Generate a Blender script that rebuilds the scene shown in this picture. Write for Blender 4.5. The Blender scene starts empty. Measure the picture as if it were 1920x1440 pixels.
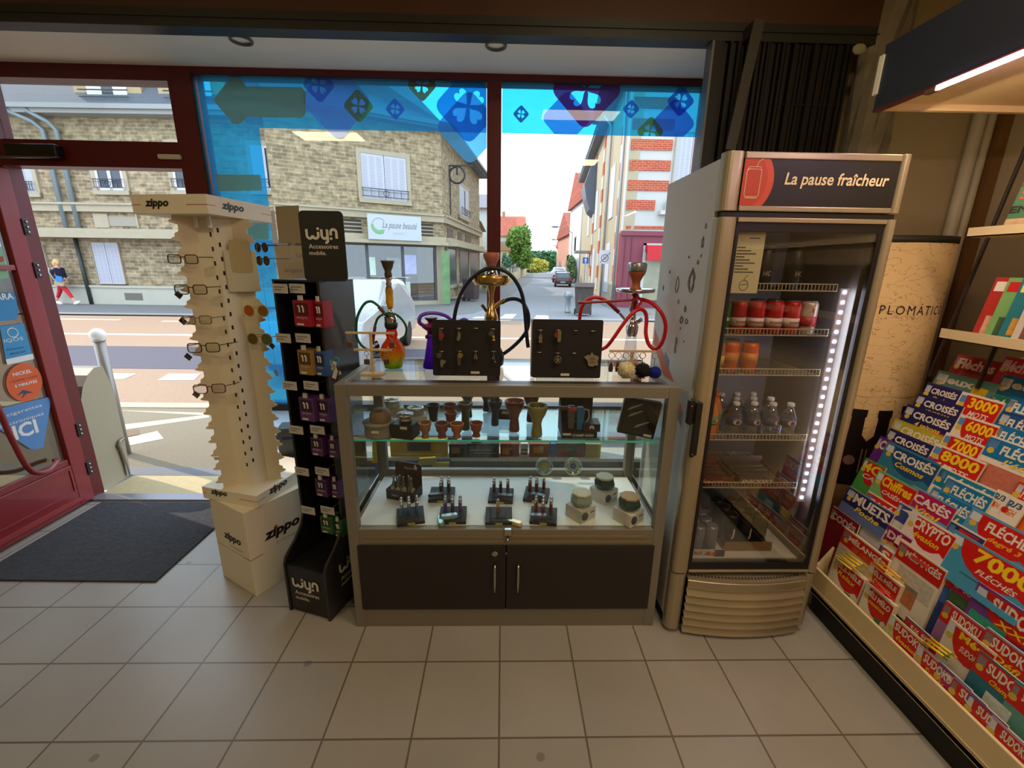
import bpy, math, random
from math import sin, cos, pi, radians as R, tan, atan2, sqrt
from mathutils import Vector, Matrix, Euler

SC = bpy.context.scene
COL = SC.collection

# ---------------------------------------------------------------- camera, sky, sun, lamps, exposure
F_PX, CAM_H = 815.3, 1.563
_p, _y, _r = R(15.17), R(-1.32), R(0.84)
FW = Vector((-sin(_y) * cos(_p), cos(_y) * cos(_p), -sin(_p)))
_rt = Vector((cos(_y), sin(_y), 0)); _up = _rt.cross(FW)
RT = _rt * cos(_r) + _up * sin(_r); UP = _up * cos(_r) - _rt * sin(_r)
CAMLOC = Vector((0, 0, CAM_H))
cd = bpy.data.cameras.new('camera'); cam = bpy.data.objects.new('camera', cd); COL.objects.link(cam)
m = Matrix.Identity(4)
for i in range(3):
    m[i][0] = RT[i]; m[i][1] = UP[i]; m[i][2] = -FW[i]; m[i][3] = CAMLOC[i]
cam.matrix_world = m
cd.sensor_fit = 'HORIZONTAL'; cd.sensor_width = 36; cd.lens = F_PX * 36 / 1920
cd.clip_start = 0.02; cd.clip_end = 400
SC.camera = cam

w = bpy.data.worlds.new('sky'); SC.world = w; w.use_nodes = True
bg = w.node_tree.nodes['Background']
bg.inputs[0].default_value = (0.70, 0.84, 1.0, 1); bg.inputs[1].default_value = 3.3

def light(name, kind, loc, energy, color, size=(1, 1), rot=(0, 0, 0), spread=None):
    l = bpy.data.lights.new(name, kind); l.energy = energy; l.color = color
    if kind == 'AREA':
        l.shape = 'RECTANGLE'; l.size, l.size_y = size
        if spread: l.spread = R(spread)
    o = bpy.data.objects.new(name, l); COL.objects.link(o); o.location = loc; o.rotation_euler = rot
    return o
sun = light('sun', 'SUN', (-20, 10, 30), 3.7, (1.0, 0.85, 0.70)); sun.data.angle = R(0.6)
sd = Vector((0.80, -0.34, -0.74))                                   # light travels to the right and slightly towards the shop
sun.rotation_euler = sd.to_track_quat('-Z', 'Y').to_euler()
# the shop's own ceiling lamps, behind and above the camera
for k, (x, y, e) in enumerate([(-1.95, 0.0, 15), (0.9, -1.0, 21), (0.7, 0.9, 13)]):
    light('ceiling_panel_light', 'AREA', (x, y, 2.93), e, (1.0, 0.82, 0.50), (0.7, 0.35))
light('canopy_led_light', 'AREA', (1.42, 0.75, 2.085), 9, (1.0, 0.76, 0.50), (0.06, 1.9), (0, R(-28), 0))
vs = SC.view_settings
vs.view_transform = 'Standard'; vs.look = 'None'; vs.gamma = 1; vs.exposure = 0.0; vs.use_curve_mapping = False
SC.cycles.max_bounces = 8; SC.cycles.transparent_max_bounces = 24; SC.cycles.transmission_bounces = 8
SC.cycles.glossy_bounces = 4; SC.cycles.diffuse_bounces = 4
SC.cycles.caustics_reflective = False; SC.cycles.caustics_refractive = False
SC.cycles.sample_clamp_indirect = 4.0

# ---------------------------------------------------------------- helpers
def ray(px, py): return FW + RT * ((px - 960) / F_PX) - UP * ((py - 720) / F_PX)
def at(px, py, ax, v):
    d = ray(px, py); i = 'xyz'.index(ax); return CAMLOC + d * ((v - CAMLOC[i]) / d[i])
def atline(px, py, A, B):            # the vertical plane over the ground line A-B
    d = ray(px, py); n = (-(B[1] - A[1]), B[0] - A[0]); t = (n[0] * A[0] + n[1] * A[1]) / (n[0] * d.x + n[1] * d.y)
    return CAMLOC + d * t

def lin(c):
    c /= 255.0
    return c / 12.92 if c <= 0.04045 else ((c + 0.055) / 1.055) ** 2.4
MATS = {}
def M(rgb, rough=0.55, metal=0.0, noise=0.0, scale=20.0, bump=0.0, emit=0.0, spec=0.5, coat=0.0, alpha=1.0):
    key = (rgb, rough, metal, noise, scale, bump, emit, spec, coat, alpha)
    if key in MATS: return MATS[key]
    ma = bpy.data.materials.new('mat_%d_%d_%d' % rgb); ma.use_nodes = True
    nt = ma.node_tree; b = nt.nodes['Principled BSDF']
    c = tuple(lin(v) for v in rgb) + (1,)
    b.inputs['Base Color'].default_value = c; b.inputs['Roughness'].default_value = rough
    b.inputs['Metallic'].default_value = metal; b.inputs['Specular IOR Level'].default_value = spec
    b.inputs['Coat Weight'].default_value = coat; b.inputs['Alpha'].default_value = alpha
    if emit: b.inputs['Emission Color'].default_value = c; b.inputs['Emission Strength'].default_value = emit
    if noise or bump:
        tc = nt.nodes.new('ShaderNodeTexCoord'); nz = nt.nodes.new('ShaderNodeTexNoise')
        nz.inputs['Scale'].default_value = scale; nz.inputs['Detail'].default_value = 5
        nt.links.new(tc.outputs['Object'], nz.inputs['Vector'])
        if noise:
            mx = nt.nodes.new('ShaderNodeMix'); mx.data_type = 'RGBA'
            mx.inputs[6].default_value = tuple(v * (1 - noise) for v in c[:3]) + (1,)
            mx.inputs[7].default_value = tuple(min(1, v * (1 + noise)) for v in c[:3]) + (1,)
            nt.links.new(nz.outputs['Fac'], mx.inputs[0]); nt.links.new(mx.outputs[2], b.inputs['Base Color'])
        if bump:
            bp = nt.nodes.new('ShaderNodeBump'); bp.inputs['Strength'].default_value = bump; bp.inputs['Distance'].default_value = 0.01
            nt.links.new(nz.outputs['Fac'], bp.inputs['Height']); nt.links.new(bp.outputs[0], b.inputs['Normal'])
    MATS[key] = ma
    return ma

def glassM(name, tint=(1, 1, 1), gloss=0.08, rough=0.0, gtint=(1, 1, 1), translucent=None, tfac=0.0):
    if name in MATS: return MATS[name]
    ma = bpy.data.materials.new(name); ma.use_nodes = True; nt = ma.node_tree
    nt.nodes.remove(nt.nodes['Principled BSDF']); out = nt.nodes['Material Output']
    tr = nt.nodes.new('ShaderNodeBsdfTransparent'); tr.inputs[0].default_value = tuple(tint) + (1,)
    gl = nt.nodes.new('ShaderNodeBsdfGlossy'); gl.inputs[0].default_value = tuple(gtint) + (1,); gl.inputs['Roughness'].default_value = rough
    src = tr
    if translucent:
        tl = nt.nodes.new('ShaderNodeBsdfTranslucent'); tl.inputs[0].default_value = tuple(translucent) + (1,)
        df = nt.nodes.new('ShaderNodeBsdfDiffuse'); df.inputs[0].default_value = tuple(translucent) + (1,)
        m1 = nt.nodes.new('ShaderNodeMixShader'); m1.inputs[0].default_value = 0.35
        nt.links.new(tl.outputs[0], m1.inputs[1]); nt.links.new(df.outputs[0], m1.inputs[2])
        m2 = nt.nodes.new('ShaderNodeMixShader'); m2.inputs[0].default_value = tfac
        nt.links.new(tr.outputs[0], m2.inputs[1]); nt.links.new(m1.outputs[0], m2.inputs[2]); src = m2
    lw = nt.nodes.new('ShaderNodeLayerWeight'); lw.inputs[0].default_value = 0.35
    ml = nt.nodes.new('ShaderNodeMath'); ml.operation = 'MULTIPLY_ADD'; ml.inputs[1].default_value = 0.2; ml.inputs[2].default_value = gloss
    mx = nt.nodes.new('ShaderNodeMixShader')
    nt.links.new(lw.outputs['Fresnel'], ml.inputs[0]); nt.links.new(ml.outputs[0], mx.inputs[0])
    nt.links.new(src.outputs[0], mx.inputs[1]); nt.links.new(gl.outputs[0], mx.inputs[2]); nt.links.new(mx.outputs[0], out.inputs[0])
    MATS[name] = ma
    return ma

class MB:
    def __init__(s): s.v = []; s.f = []; s.m = []
    def add(s, vs, fs, m=0):
        n = len(s.v); s.v += [Vector(v) for v in vs]; s.f += [tuple(i + n for i in f) for f in fs]; s.m += [m] * len(fs); return s
    def box(s, a, b, m=0):
        x0, y0, z0 = a; x1, y1, z1 = b
        return s.add([(x0, y0, z0), (x1, y0, z0), (x1, y1, z0), (x0, y1, z0), (x0, y0, z1), (x1, y0, z1), (x1, y1, z1), (x0, y1, z1)],
                     [(0, 3, 2, 1), (4, 5, 6, 7), (0, 1, 5, 4), (1, 2, 6, 5), (2, 3, 7, 6), (3, 0, 4, 7)], m)
    def cbox(s, c, h, m=0, rot=None):
        n = len(s.v); s.box((-h[0], -h[1], -h[2]), h, m)
        Mx = Matrix.Translation(c) @ (rot.to_4x4() if rot is not None else Matrix.Identity(4))
        for i in range(n, len(s.v)): s.v[i] = Mx @ s.v[i]
        return s
    def bar(s, p, q, w, d, m=0, up=(0, 0, 1)):      # a rectangular bar from p to q, w across, d deep
        p = Vector(p); q = Vector(q); a = (q - p); L = a.length; a.normalize(); u = Vector(up)
        if abs(a.dot(u)) > 0.98: u = Vector((0, 1, 0))
        x = a.cross(u).normalized(); y = x.cross(a).normalized()
        c = [p + x * sx * w / 2 + y * sy * d / 2 for sx, sy in ((-1, -1), (1, -1), (1, 1), (-1, 1))]
        e = [v + a * L for v in c]
        return s.add(c + e, [(0, 1, 2, 3), (7, 6, 5, 4), (0, 4, 5, 1), (1, 5, 6, 2), (2, 6, 7, 3), (3, 7, 4, 0)], m)
    def prism(s, pts, lo, hi, ax='z', m=0):          # 2-D outline pushed along an axis
        def P(a, b, c): return {'z': (a, b, c), 'y': (a, c, b), 'x': (c, a, b)}[ax]
        n = len(pts)
        return s.add([P(a, b, lo) for a, b in pts] + [P(a, b, hi) for a, b in pts],
                     [tuple(range(n)), tuple(range(2 * n - 1, n - 1, -1))] + [(i, (i + 1) % n + 0, (i + 1) % n + n, i + n)[::-1] for i in range(n)], m)
    def lathe(s, prof, n=20, c=(0, 0, 0), m=0, sx=1, sy=1):
        vs = []; fs = []; k = len(prof)
        for r, z in prof:
            for i in range(n):
                a = 2 * pi * i / n; vs.append((c[0] + r * cos(a) * sx, c[1] + r * sin(a) * sy, c[2] + z))
        for j in range(k - 1):
            for i in range(n):
                fs.append((j * n + i, j * n + (i + 1) % n, (j + 1) * n + (i + 1) % n, (j + 1) * n + i))
        if prof[0][0] > 1e-5: fs.append(tuple(range(n - 1, -1, -1)))
        if prof[-1][0] > 1e-5: fs.append(tuple((k - 1) * n + i for i in range(n)))
        return s.add(vs, fs, m)
    def tube(s, pts, r, n=8, m=0, closed=False):
        pts = [Vector(p) for p in pts]; k = len(pts); vs = []; fs = []
        rr = r if isinstance(r, (list, tuple)) else [r] * k
        nrm = None
        for i, p in enumerate(pts):
            a = pts[(i + 1) % k] - pts[i - 1] if closed else pts[min(i + 1, k - 1)] - pts[max(i - 1, 0)]
            a = a.normalized() if a.length > 1e-9 else Vector((0, 0, 1))
            if nrm is None: nrm = a.orthogonal().normalized()
            nrm = (nrm - a * nrm.dot(a)).normalized(); b = a.cross(nrm)
            for j in range(n):
                t = 2 * pi * j / n; vs.append(p + (nrm * cos(t) + b * sin(t)) * rr[i])
        for i in range(k if closed else k - 1):
            for j in range(n):
                i2 = (i + 1) % k
                fs.append((i * n + j, i * n + (j + 1) % n, i2 * n + (j + 1) % n, i2 * n + j))
        if not closed: fs += [tuple(range(n - 1, -1, -1)), tuple((k - 1) * n + j for j in range(n))]
        return s.add(vs, fs, m)
    def ball(s, c, r, m=0, n=12, k=8, sq=(1, 1, 1)):
        prof = [(max(r * sin(pi * i / k), 1e-6 if i in (0, k) else 0), -r * cos(pi * i / k)) for i in range(k + 1)]
        a = len(s.v); s.lathe([(q, z * sq[2]) for q, z in prof], n, c, m, sq[0], sq[1]); return s
    def xf(s, Mx, frm=0):
        for i in range(frm, len(s.v)): s.v[i] = Mx @ s.v[i]
        return s
    def mesh(s, name, mats, smooth=False):
        me = bpy.data.meshes.new(name); me.from_pydata([tuple(v) for v in s.v], [], s.f)
        for ma in mats: me.materials.append(ma)
        if len(mats) > 1: me.polygons.foreach_set('material_index', s.m)
        if smooth: me.polygons.foreach_set('use_smooth', [len(p.vertices) == 4 for p in me.polygons])
        me.update(); return me
    def build(s, name, mats, parent=None, smooth=False, bevel=0, **kw):
        if not isinstance(mats, (list, tuple)): mats = [mats]
        o = bpy.data.objects.new(name, s.mesh(name, mats, smooth)); COL.objects.link(o)
        if parent is not None: o.parent = parent
        if bevel:
            b = o.modifiers.new('bevel', 'BEVEL'); b.width = bevel; b.segments = 2; b.limit_method = 'ANGLE'
        for k_, v_ in kw.items(): o[k_] = v_
        return o

def thing(name, label, cat, loc=(0, 0, 0), rz=0.0, group=None, rot=None):
    o = bpy.data.objects.new(name, None); COL.objects.link(o); o.empty_display_size = 0.05
    o.location = loc; o.rotation_euler = rot if rot is not None else (0, 0, rz)
    o['label'] = label; o['category'] = cat
    if group: o['group'] = group
    return o
def tag(o, label, cat, group=None, kind=None):
    o['label'] = label; o['category'] = cat
    if group: o['group'] = group
    if kind: o['kind'] = kind
    return o
def struct(mb, name, mats, **kw):
    o = mb.build(name, mats, **kw); o['kind'] = 'structure'; return o
def dup(root, loc, rz=None, label=None, group=None, rot=None, swap=None, scale=None):
    r = root.copy(); COL.objects.link(r); r.location = loc
    if rz is not None: r.rotation_euler = (0, 0, rz)
    if rot is not None: r.rotation_euler = rot
    if scale is not None: r.scale = (scale,) * 3 if not isinstance(scale, tuple) else scale
    if label: r['label'] = label
    if group: r['group'] = group
    def sw(o):
        if swap and o.type == 'MESH' and o.name.split('.')[0] in swap:
            o.data = o.data.copy(); o.data.materials[0] = swap[o.name.split('.')[0]]
    sw(r)
    for ch in list(root.children):
        c = ch.copy(); COL.objects.link(c); c.parent = r; sw(c)
        for g in list(ch.children):
            d = g.copy(); COL.objects.link(d); d.parent = c; sw(d)
    return r

def text_mesh(s, w=None, h=None, bold=0.0, shear=0.0, res=2, align='L', thick=0.0006, spacing=1.0):
    """letters standing in the XZ plane, facing -Y, left edge at x=0, base at z=0, fitted into w x h"""
    c = bpy.data.curves.new('t', 'FONT'); c.body = s; c.resolution_u = res; c.offset = bold; c.shear = shear; c.space_character = spacing
    o = bpy.data.objects.new('t', c); me = bpy.data.meshes.new_from_object(o)
    vs = [v.co.copy() for v in me.vertices]; fs = [tuple(p.vertices) for p in me.polygons]
    bpy.data.objects.remove(o); bpy.data.curves.remove(c); bpy.data.meshes.remove(me)
    x0 = min(v.x for v in vs); x1 = max(v.x for v in vs); y0 = min(v.y for v in vs); y1 = max(v.y for v in vs)
    kx = w / (x1 - x0) if w else None; ky = h / (y1 - y0) if h else None
    if kx is None: kx = ky
    if ky is None: ky = kx
    mb = MB(); W = (x1 - x0) * kx
    sh = {'L': 0, 'C': -W / 2, 'R': -W}[align]
    mb.add([((v.x - x0) * kx + sh, -thick, (v.y - y0) * ky) for v in vs], fs)
    mb.W = W
    return mb
def text(s, name, mat, parent, pos=(0, 0, 0), rot=None, **k):
    mb = text_mesh(s, **k); Mx = Matrix.Translation(pos) @ (rot.to_4x4() if rot is not None else Matrix.Identity(4))
    return mb.xf(Mx).build(name, mat, parent)
def RZ(a): return Matrix.Rotation(a, 3, 'Z')
def RX(a): return Matrix.Rotation(a, 3, 'X')
def RY(a): return Matrix.Rotation(a, 3, 'Y')
def spline(pts, n=8, closed=False):
    P = [Vector(p) for p in pts]; k = len(P); out = []
    g = (lambda i: P[i % k]) if closed else (lambda i: P[max(0, min(k - 1, i))])
    for i in range(k if closed else k - 1):
        a, b, c, d = g(i - 1), g(i), g(i + 1), g(i + 2)
        for j in range(n):
            t = j / n
            out.append(0.5 * ((2 * b) + (c - a) * t + (2 * a - 5 * b + 4 * c - d) * t * t + (3 * b - a - 3 * c + d) * t ** 3))
    if not closed: out.append(P[-1])
    return out
def rrect(x0, z0, x1, z1, r, n=5):
    out = []
    for cx, cz, a0 in ((x1 - r, z1 - r, 0), (x0 + r, z1 - r, 90), (x0 + r, z0 + r, 180), (x1 - r, z0 + r, 270)):
        for i in range(n + 1):
            a = R(a0 + 90 * i / n); out.append((cx + r * cos(a), cz + r * sin(a)))
    return out
def circ(cx, cz, r, n=20, sx=1): return [(cx + r * cos(2 * pi * i / n) * sx, cz + r * sin(2 * pi * i / n)) for i in range(n)]
random.seed(7)
# ---------------------------------------------------------------- procedural surface materials
def node_mat(name):
    ma = bpy.data.materials.new(name); ma.use_nodes = True; nt = ma.node_tree
    return ma, nt, nt.nodes['Principled BSDF'], nt.links.new
def L4(rgb): return tuple(lin(v) for v in rgb) + (1,)
def brick_mat(name, c1, c2, mortar, bw, bh, ms=0.01, off=0.5, swz='xz', loc=(0, 0, 0), noise=0.35, nscale=6, rough=0.85, bump=0.3, squash=1.0):
    ma, nt, b, ln = node_mat(name)
    tc = nt.nodes.new('ShaderNodeTexCoord'); sp = nt.nodes.new('ShaderNodeSeparateXYZ'); cb = nt.nodes.new('ShaderNodeCombineXYZ')
    ln(tc.outputs['Object'], sp.inputs[0]); ln(sp.outputs['XYZ'.index(swz[0].upper())], cb.inputs[0]); ln(sp.outputs['XYZ'.index(swz[1].upper())], cb.inputs[1])
    mp = nt.nodes.new('ShaderNodeMapping'); mp.inputs['Location'].default_value = loc; ln(cb.outputs[0], mp.inputs[0])
    br = nt.nodes.new('ShaderNodeTexBrick'); br.inputs['Scale'].default_value = 1; br.offset = off; br.squash = squash; br.squash_frequency = 3
    br.inputs['Brick Width'].default_value = bw; br.inputs['Row Height'].default_value = bh; br.inputs['Mortar Size'].default_value = ms
    br.inputs['Color1'].default_value = L4(c1); br.inputs['Color2'].default_value = L4(c2); br.inputs['Mortar'].default_value = L4(mortar)
    src = mp.outputs[0]
    if off: # wobble the joints of rough stone a little
        nz0 = nt.nodes.new('ShaderNodeTexNoise'); nz0.inputs['Scale'].default_value = 2.2; ln(src, nz0.inputs['Vector'])
        va = nt.nodes.new('ShaderNodeVectorMath'); va.operation = 'MULTIPLY_ADD'; va.inputs[1].default_value = (bh * .5,) * 3; ln(nz0.outputs['Color'], va.inputs[0]); ln(src, va.inputs[2]); src = va.outputs[0]
    ln(src, br.inputs['Vector'])
    nz = nt.nodes.new('ShaderNodeTexNoise'); nz.inputs['Scale'].default_value = nscale; nz.inputs['Detail'].default_value = 6; ln(cb.outputs[0], nz.inputs['Vector'])
    mr = nt.nodes.new('ShaderNodeMapRange'); mr.inputs[1].default_value = 0.3; mr.inputs[2].default_value = 0.7; mr.inputs[3].default_value = 1 - noise; mr.inputs[4].default_value = 1 + noise * 0.6
    ln(nz.outputs['Fac'], mr.inputs[0])
    vm = nt.nodes.new('ShaderNodeVectorMath'); vm.operation = 'SCALE'; ln(br.outputs['Color'], vm.inputs[0]); ln(mr.outputs[0], vm.inputs['Scale'])
    ln(vm.outputs[0], b.inputs['Base Color']); b.inputs['Roughness'].default_value = rough
    if bump:
        iv = nt.nodes.new('ShaderNodeMath'); iv.operation = 'SUBTRACT'; iv.inputs[0].default_value = 1; ln(br.outputs['Fac'], iv.inputs[1])
        bp = nt.nodes.new('ShaderNodeBump'); bp.inputs['Strength'].default_value = bump; bp.inputs['Distance'].default_value = 0.006; ln(iv.outputs[0], bp.inputs['Height']); ln(bp.outputs[0], b.inputs['Normal'])
    return ma
tile_m = brick_mat('floor_tiles', (154, 150, 142), (160, 156, 148), (104, 94, 82), 0.30, 0.30, 0.0036, 0, 'xy', (0.001, 0.078, 0), 0.09, 2.2, 0.33, 0.4)
# dark trodden-in spots on the tiles
nt = tile_m.node_tree; b = nt.nodes['Principled BSDF']
vo = nt.nodes.new('ShaderNodeTexVoronoi'); vo.inputs['Scale'].default_value = 5.5; vo.inputs['Randomness'].default_value = 1
tc = nt.nodes.new('ShaderNodeTexCoord'); nt.links.new(tc.outputs['Object'], vo.inputs['Vector'])
lt = nt.nodes.new('ShaderNodeMath'); lt.operation = 'LESS_THAN'; lt.inputs[1].default_value = 0.085; nt.links.new(vo.outputs['Distance'], lt.inputs[0])
sx = nt.nodes.new('ShaderNodeSeparateXYZ'); nt.links.new(vo.outputs['Color'], sx.inputs[0])
g2 = nt.nodes.new('ShaderNodeMath'); g2.operation = 'GREATER_THAN'; g2.inputs[1].default_value = 0.72; nt.links.new(sx.outputs[0], g2.inputs[0])
mu = nt.nodes.new('ShaderNodeMath'); mu.operation = 'MULTIPLY'; nt.links.new(lt.outputs[0], mu.inputs[0]); nt.links.new(g2.outputs[0], mu.inputs[1])
mu2 = nt.nodes.new('ShaderNodeMath'); mu2.operation = 'MULTIPLY'; mu2.inputs[1].default_value = 0.45; nt.links.new(mu.outputs[0], mu2.inputs[0])
mx = nt.nodes.new('ShaderNodeMix'); mx.data_type = 'RGBA'; mx.inputs[7].default_value = L4((70, 66, 62))
old = b.inputs['Base Color'].links[0].from_socket
nt.links.new(mu2.outputs[0], mx.inputs[0]); nt.links.new(old, mx.inputs[6]); nt.links.new(mx.outputs[2], b.inputs['Base Color'])

RED = M((134, 34, 42), 0.38, coat=0.2); REDD = M((92, 16, 24), 0.4)
ALU = M((176, 174, 170), 0.35, 0.85); DARK = M((22, 21, 21), 0.5); WHITE = M((236, 232, 222), 0.5)
CREAM = M((226, 208, 166), 0.7, noise=0.05, scale=3); STEEL = M((190, 190, 190), 0.2, 1.0)
PANE = glassM('window_glass', (0.97, 0.99, 0.98), 0.012)
YW = 2.71

# ---------------------------------------------------------------- the shop's shell
struct(MB().box((-3.6, -2.7, -0.1), (2.6, 2.745, 0)), 'floor', tile_m)
struct(MB().box((-3.7, -2.8, 2.96), (2.7, 2.9, 3.06)), 'ceiling', M((214, 190, 142), 0.9, noise=0.06, scale=2))
struct(MB().box((-3.7, -2.8, 0), (-3.6, 2.9, 2.96)), 'wall_left', M((196, 178, 140), 0.9))
struct(MB().box((2.5, -2.8, 0), (2.6, 2.5, 2.96)), 'wall_right', M((186, 170, 136), 0.9, noise=0.05, scale=3))
struct(MB().box((-3.6, -2.8, 0), (2.6, -2.7, 2.96)), 'wall_rear', M((190, 172, 136), 0.9))
struct(MB().box((1.22, 2.42, 0), (2.5, 2.52, 2.96)), 'wall_back', M((176, 158, 122), 0.9, noise=0.05, scale=3))
struct(MB().box((-3.6, 2.71, 0), (-2.93, 2.79, 2.55)), 'wall_street', M((170, 150, 120), 0.9))
struct(MB().box((1.20, 2.52, 0), (1.5, 2.85, 2.96)), 'wall_jamb', M((170, 150, 120), 0.9))
struct(MB().box((-3.6, 2.33, 2.555), (1.25, 2.86, 2.60)), 'trim_soffit', M((246, 244, 236), 0.8, noise=0.03, scale=2))
wood = M((74, 44, 26), 0.6, noise=0.45, scale=3.5, bump=0.2)
struct(MB().box((-3.6, 2.25, 2.615), (1.78, 2.34, 2.96)), 'trim_beam', wood)
t = thing('gate_track', 'dark steel gate track running under the brown wooden beam above the window', 'rail', (0, 2.28, 2.545))
mb = MB().box((-3.55, -0.03, 0.0), (1.78, 0.05, 0.07)); mb.box((-3.55, -0.036, 0.035), (1.78, -0.03, 0.041)); mb.build('rail', M((48, 50, 46), 0.5, 0.3), t)
for px, nm in ((452, 'left of the two grey rings on the white soffit'), (930, 'right of the two grey rings on the white soffit')):
    p = at(px, 76 if px < 600 else 86, 'z', 2.548)
    mb = MB().tube([(0.045 * cos(a * pi / 12), 0.045 * sin(a * pi / 12), 0) for a in range(24)], 0.006, 8, closed=True)
    o = mb.build('ceiling_ring', M((90, 96, 90), 0.5), smooth=True); o.location = (p.x, p.y, 2.548); tag(o, 'round ' + nm, 'ring', 'grey rings on the soffit')
# low wall and ledge under the window, sill of the door
struct(MB().box((-1.70, 2.60, 0), (1.2, 2.84, 0.43)), 'wall_low', M((120, 122, 128), 0.8))
ledge = struct(MB().box((-1.70, 2.40, 0.43), (1.2, 2.66, 0.45)), 'trim_ledge', M((214, 214, 210), 0.6))
struct(MB().box((-2.765, 2.665, 0.0), (-1.78, 2.745, 0.014)), 'trim_threshold', M((150, 150, 158), 0.3, 0.6))
struct(MB().box((-2.765, 2.745, -0.06), (-1.70, 3.03, 0.004)), 'trim_sill', M((180, 164, 124), 0.8, noise=0.15, scale=30))
struct(MB().box((-3.4, 3.03, -0.06), (1.5, 3.17, 0.006)), 'trim_channel', M((104, 104, 108), 0.7, noise=0.1, scale=20))

# ---------------------------------------------------------------- shopfront frame (red) with door opening and big window
def fr(name, a, b, mat=REDD, parent=None, bevel=0.004): return MB().box(a, b).build(name, mat, parent, bevel=bevel)
wf = MB()
wf.box((-2.93, YW - .03, 0), (-2.762, YW + .07, 2.56)); wf.box((-1.79, YW - .03, 0), (-1.66, YW + .07, 2.56))
wf.box((-2.762, YW - .03, 2.485), (-1.79, YW + .07, 2.56)); wf.box((-2.762, YW - .03, 2.06), (-1.79, YW + .07, 2.19))
o = struct(wf, 'trim_door_frame', REDD)
wf = MB()
wf.box((-1.66, YW - .03, 2.52), (1.25, YW + .07, 2.56)); wf.box((-0.097, YW - .035, 0.69), (-0.018, YW + .07, 2.52))
wf.box((1.10, YW - .03, 0.43), (1.25, YW + .07, 2.52)); wf.box((-1.66, YW - .03, 0.43), (1.10, YW + .06, 0.46))
o = struct(wf, 'window_1', REDD)
for a, c in (((-1.66, 0.69), (-0.097, 2.52)), ((-0.018, 0.69), (1.10, 2.52))):
    MB().box((a[0], YW + .012, a[1]), (c[0], YW + .018, c[1])).build('pane', PANE, o)
MB().box((-1.66, YW + .012, 0.46), (1.10, YW + .018, 0.635)).build('pane', glassM('pale_film', (0.62, 0.80, 0.95), 0.03, translucent=(0.72, 0.84, 0.98), tfac=0.75), o, label='pale blue frosted lower pane')
MB().box((-1.66, YW - .03, 0.645), (1.10, YW + .06, 0.69)).build('bottom_rail', M((44, 44, 62), .4), o)
gb = MB(); gb.box((-1.665, YW - .034, 0.70), (-1.655, YW - .02, 2.53)); gb.box((-1.66, YW - .034, 2.515), (1.1, YW - .02, 2.522)); gb.build('glazing_seal', M((30, 30, 40), 0.4), o)
o2 = struct(MB().box((-2.762, YW + .005, 2.185), (-1.79, YW + .05, 2.20)), 'window_2', REDD)
MB().box((-2.762, YW + .02, 2.19), (-1.79, YW + .026, 2.485)).build('pane', PANE, o2)
mb = MB(); mb.box((-2.762, YW - .034, 2.19), (-2.747, YW - .02, 2.485)); mb.build('frame_bead', ALU, o2)
# door closer and alarm contact
p = at(72, 283, 'y', YW - .06)
t = thing('door_closer', 'black door closer box on the red transom at the far left', 'door closer', (p.x, YW - .03, p.z))
MB().box((-.16, -.05, -.032), (.11, 0, .032)).build('body', M((16, 15, 17), 0.35), t, bevel=.006)
MB().bar((.08, -.03, -.03), (-.20, -.16, -.06), .022, .008).build('arm', M((40, 38, 38), 0.4), t)
p = at(321, 295, 'y', YW - .03)
t = thing('door_contact', 'small cream alarm contact on the red transom', 'sensor', (p.x, YW - .03, p.z))
MB().box((-.06, -.022, -.012), (.06, 0, .012)).build('body', M((214, 204, 184), 0.5), t, bevel=.005)

# ---------------------------------------------------------------- red entrance door, standing open into the shop
LW = 0.94
door = thing('door_1', 'red metal entrance door with stickers on its glass, standing open', 'door', (-2.787, 2.685, 0), R(-90)); door['kind'] = 'structure'
# local x runs from the hinge along the leaf towards the camera, its face (towards the room) is local +y
mb = MB(); D = 0.045
mb.box((0, 0, .015), (.095, D, 2.045)); mb.box((LW - .095, 0, .015), (LW, D, 2.045)); mb.box((.095, 0, 1.95), (LW - .095, D, 2.045))
mb.box((.095, 0, .015), (LW - .095, D, .30)); mb.box((.095, 0.008, .30), (LW - .095, D - .008, .34)); mb.box((.095, 0.004, 1.50), (LW - .095, D - .004, 1.53))
mb.build('leaf_frame', RED, door, bevel=.004)
mb = MB(); mb.box((.095, D, .12), (LW - .095, D + .006, .125)); mb.box((.095, D, .05), (LW, D + .010, .075)); mb.box((.11, D, .13), (.116, D + .006, .27)); mb.build('panel_moulding', M((150, 60, 60), 0.4), door)
MB().box((.095, .018, .34), (LW - .095, .026, 1.95)).build('door_glass', glassM('door_glass', (0.93, 0.95, 0.93), 0.05), door)
for z in (.23, .50, 1.50, 1.74):
    mb = MB().box((-.028, D - .012, z - .045), (.006, D + .008, z + .045)); hg = mb.build('hinge', M((60, 58, 58), .35, .6), door, bevel=.003)
    mb = MB()
    for k in (-.028, 0, .028): mb.ball((-.012, D + .010, z + k), .007, n=8, k=6)
    mb.build('screw', STEEL, hg, smooth=True)
mb = MB().tube(spline([(.45, D - .01, .95), (.45, D + .07, .85), (.44, D + .09, .62), (.40, D + .09, .42), (.30, D + .07, .36), (.20, D + .03, .37), (.18, D, .375)]), .014, 10); mb.build('handle', RED, door, smooth=True)
def stk(px, py):                       # point of the leaf glass in leaf coordinates (x along the leaf, z up)
    P = at(px, py, 'x', -2.787 + .030); return (2.685 - P.y, P.z)
SK = .0275
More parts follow.
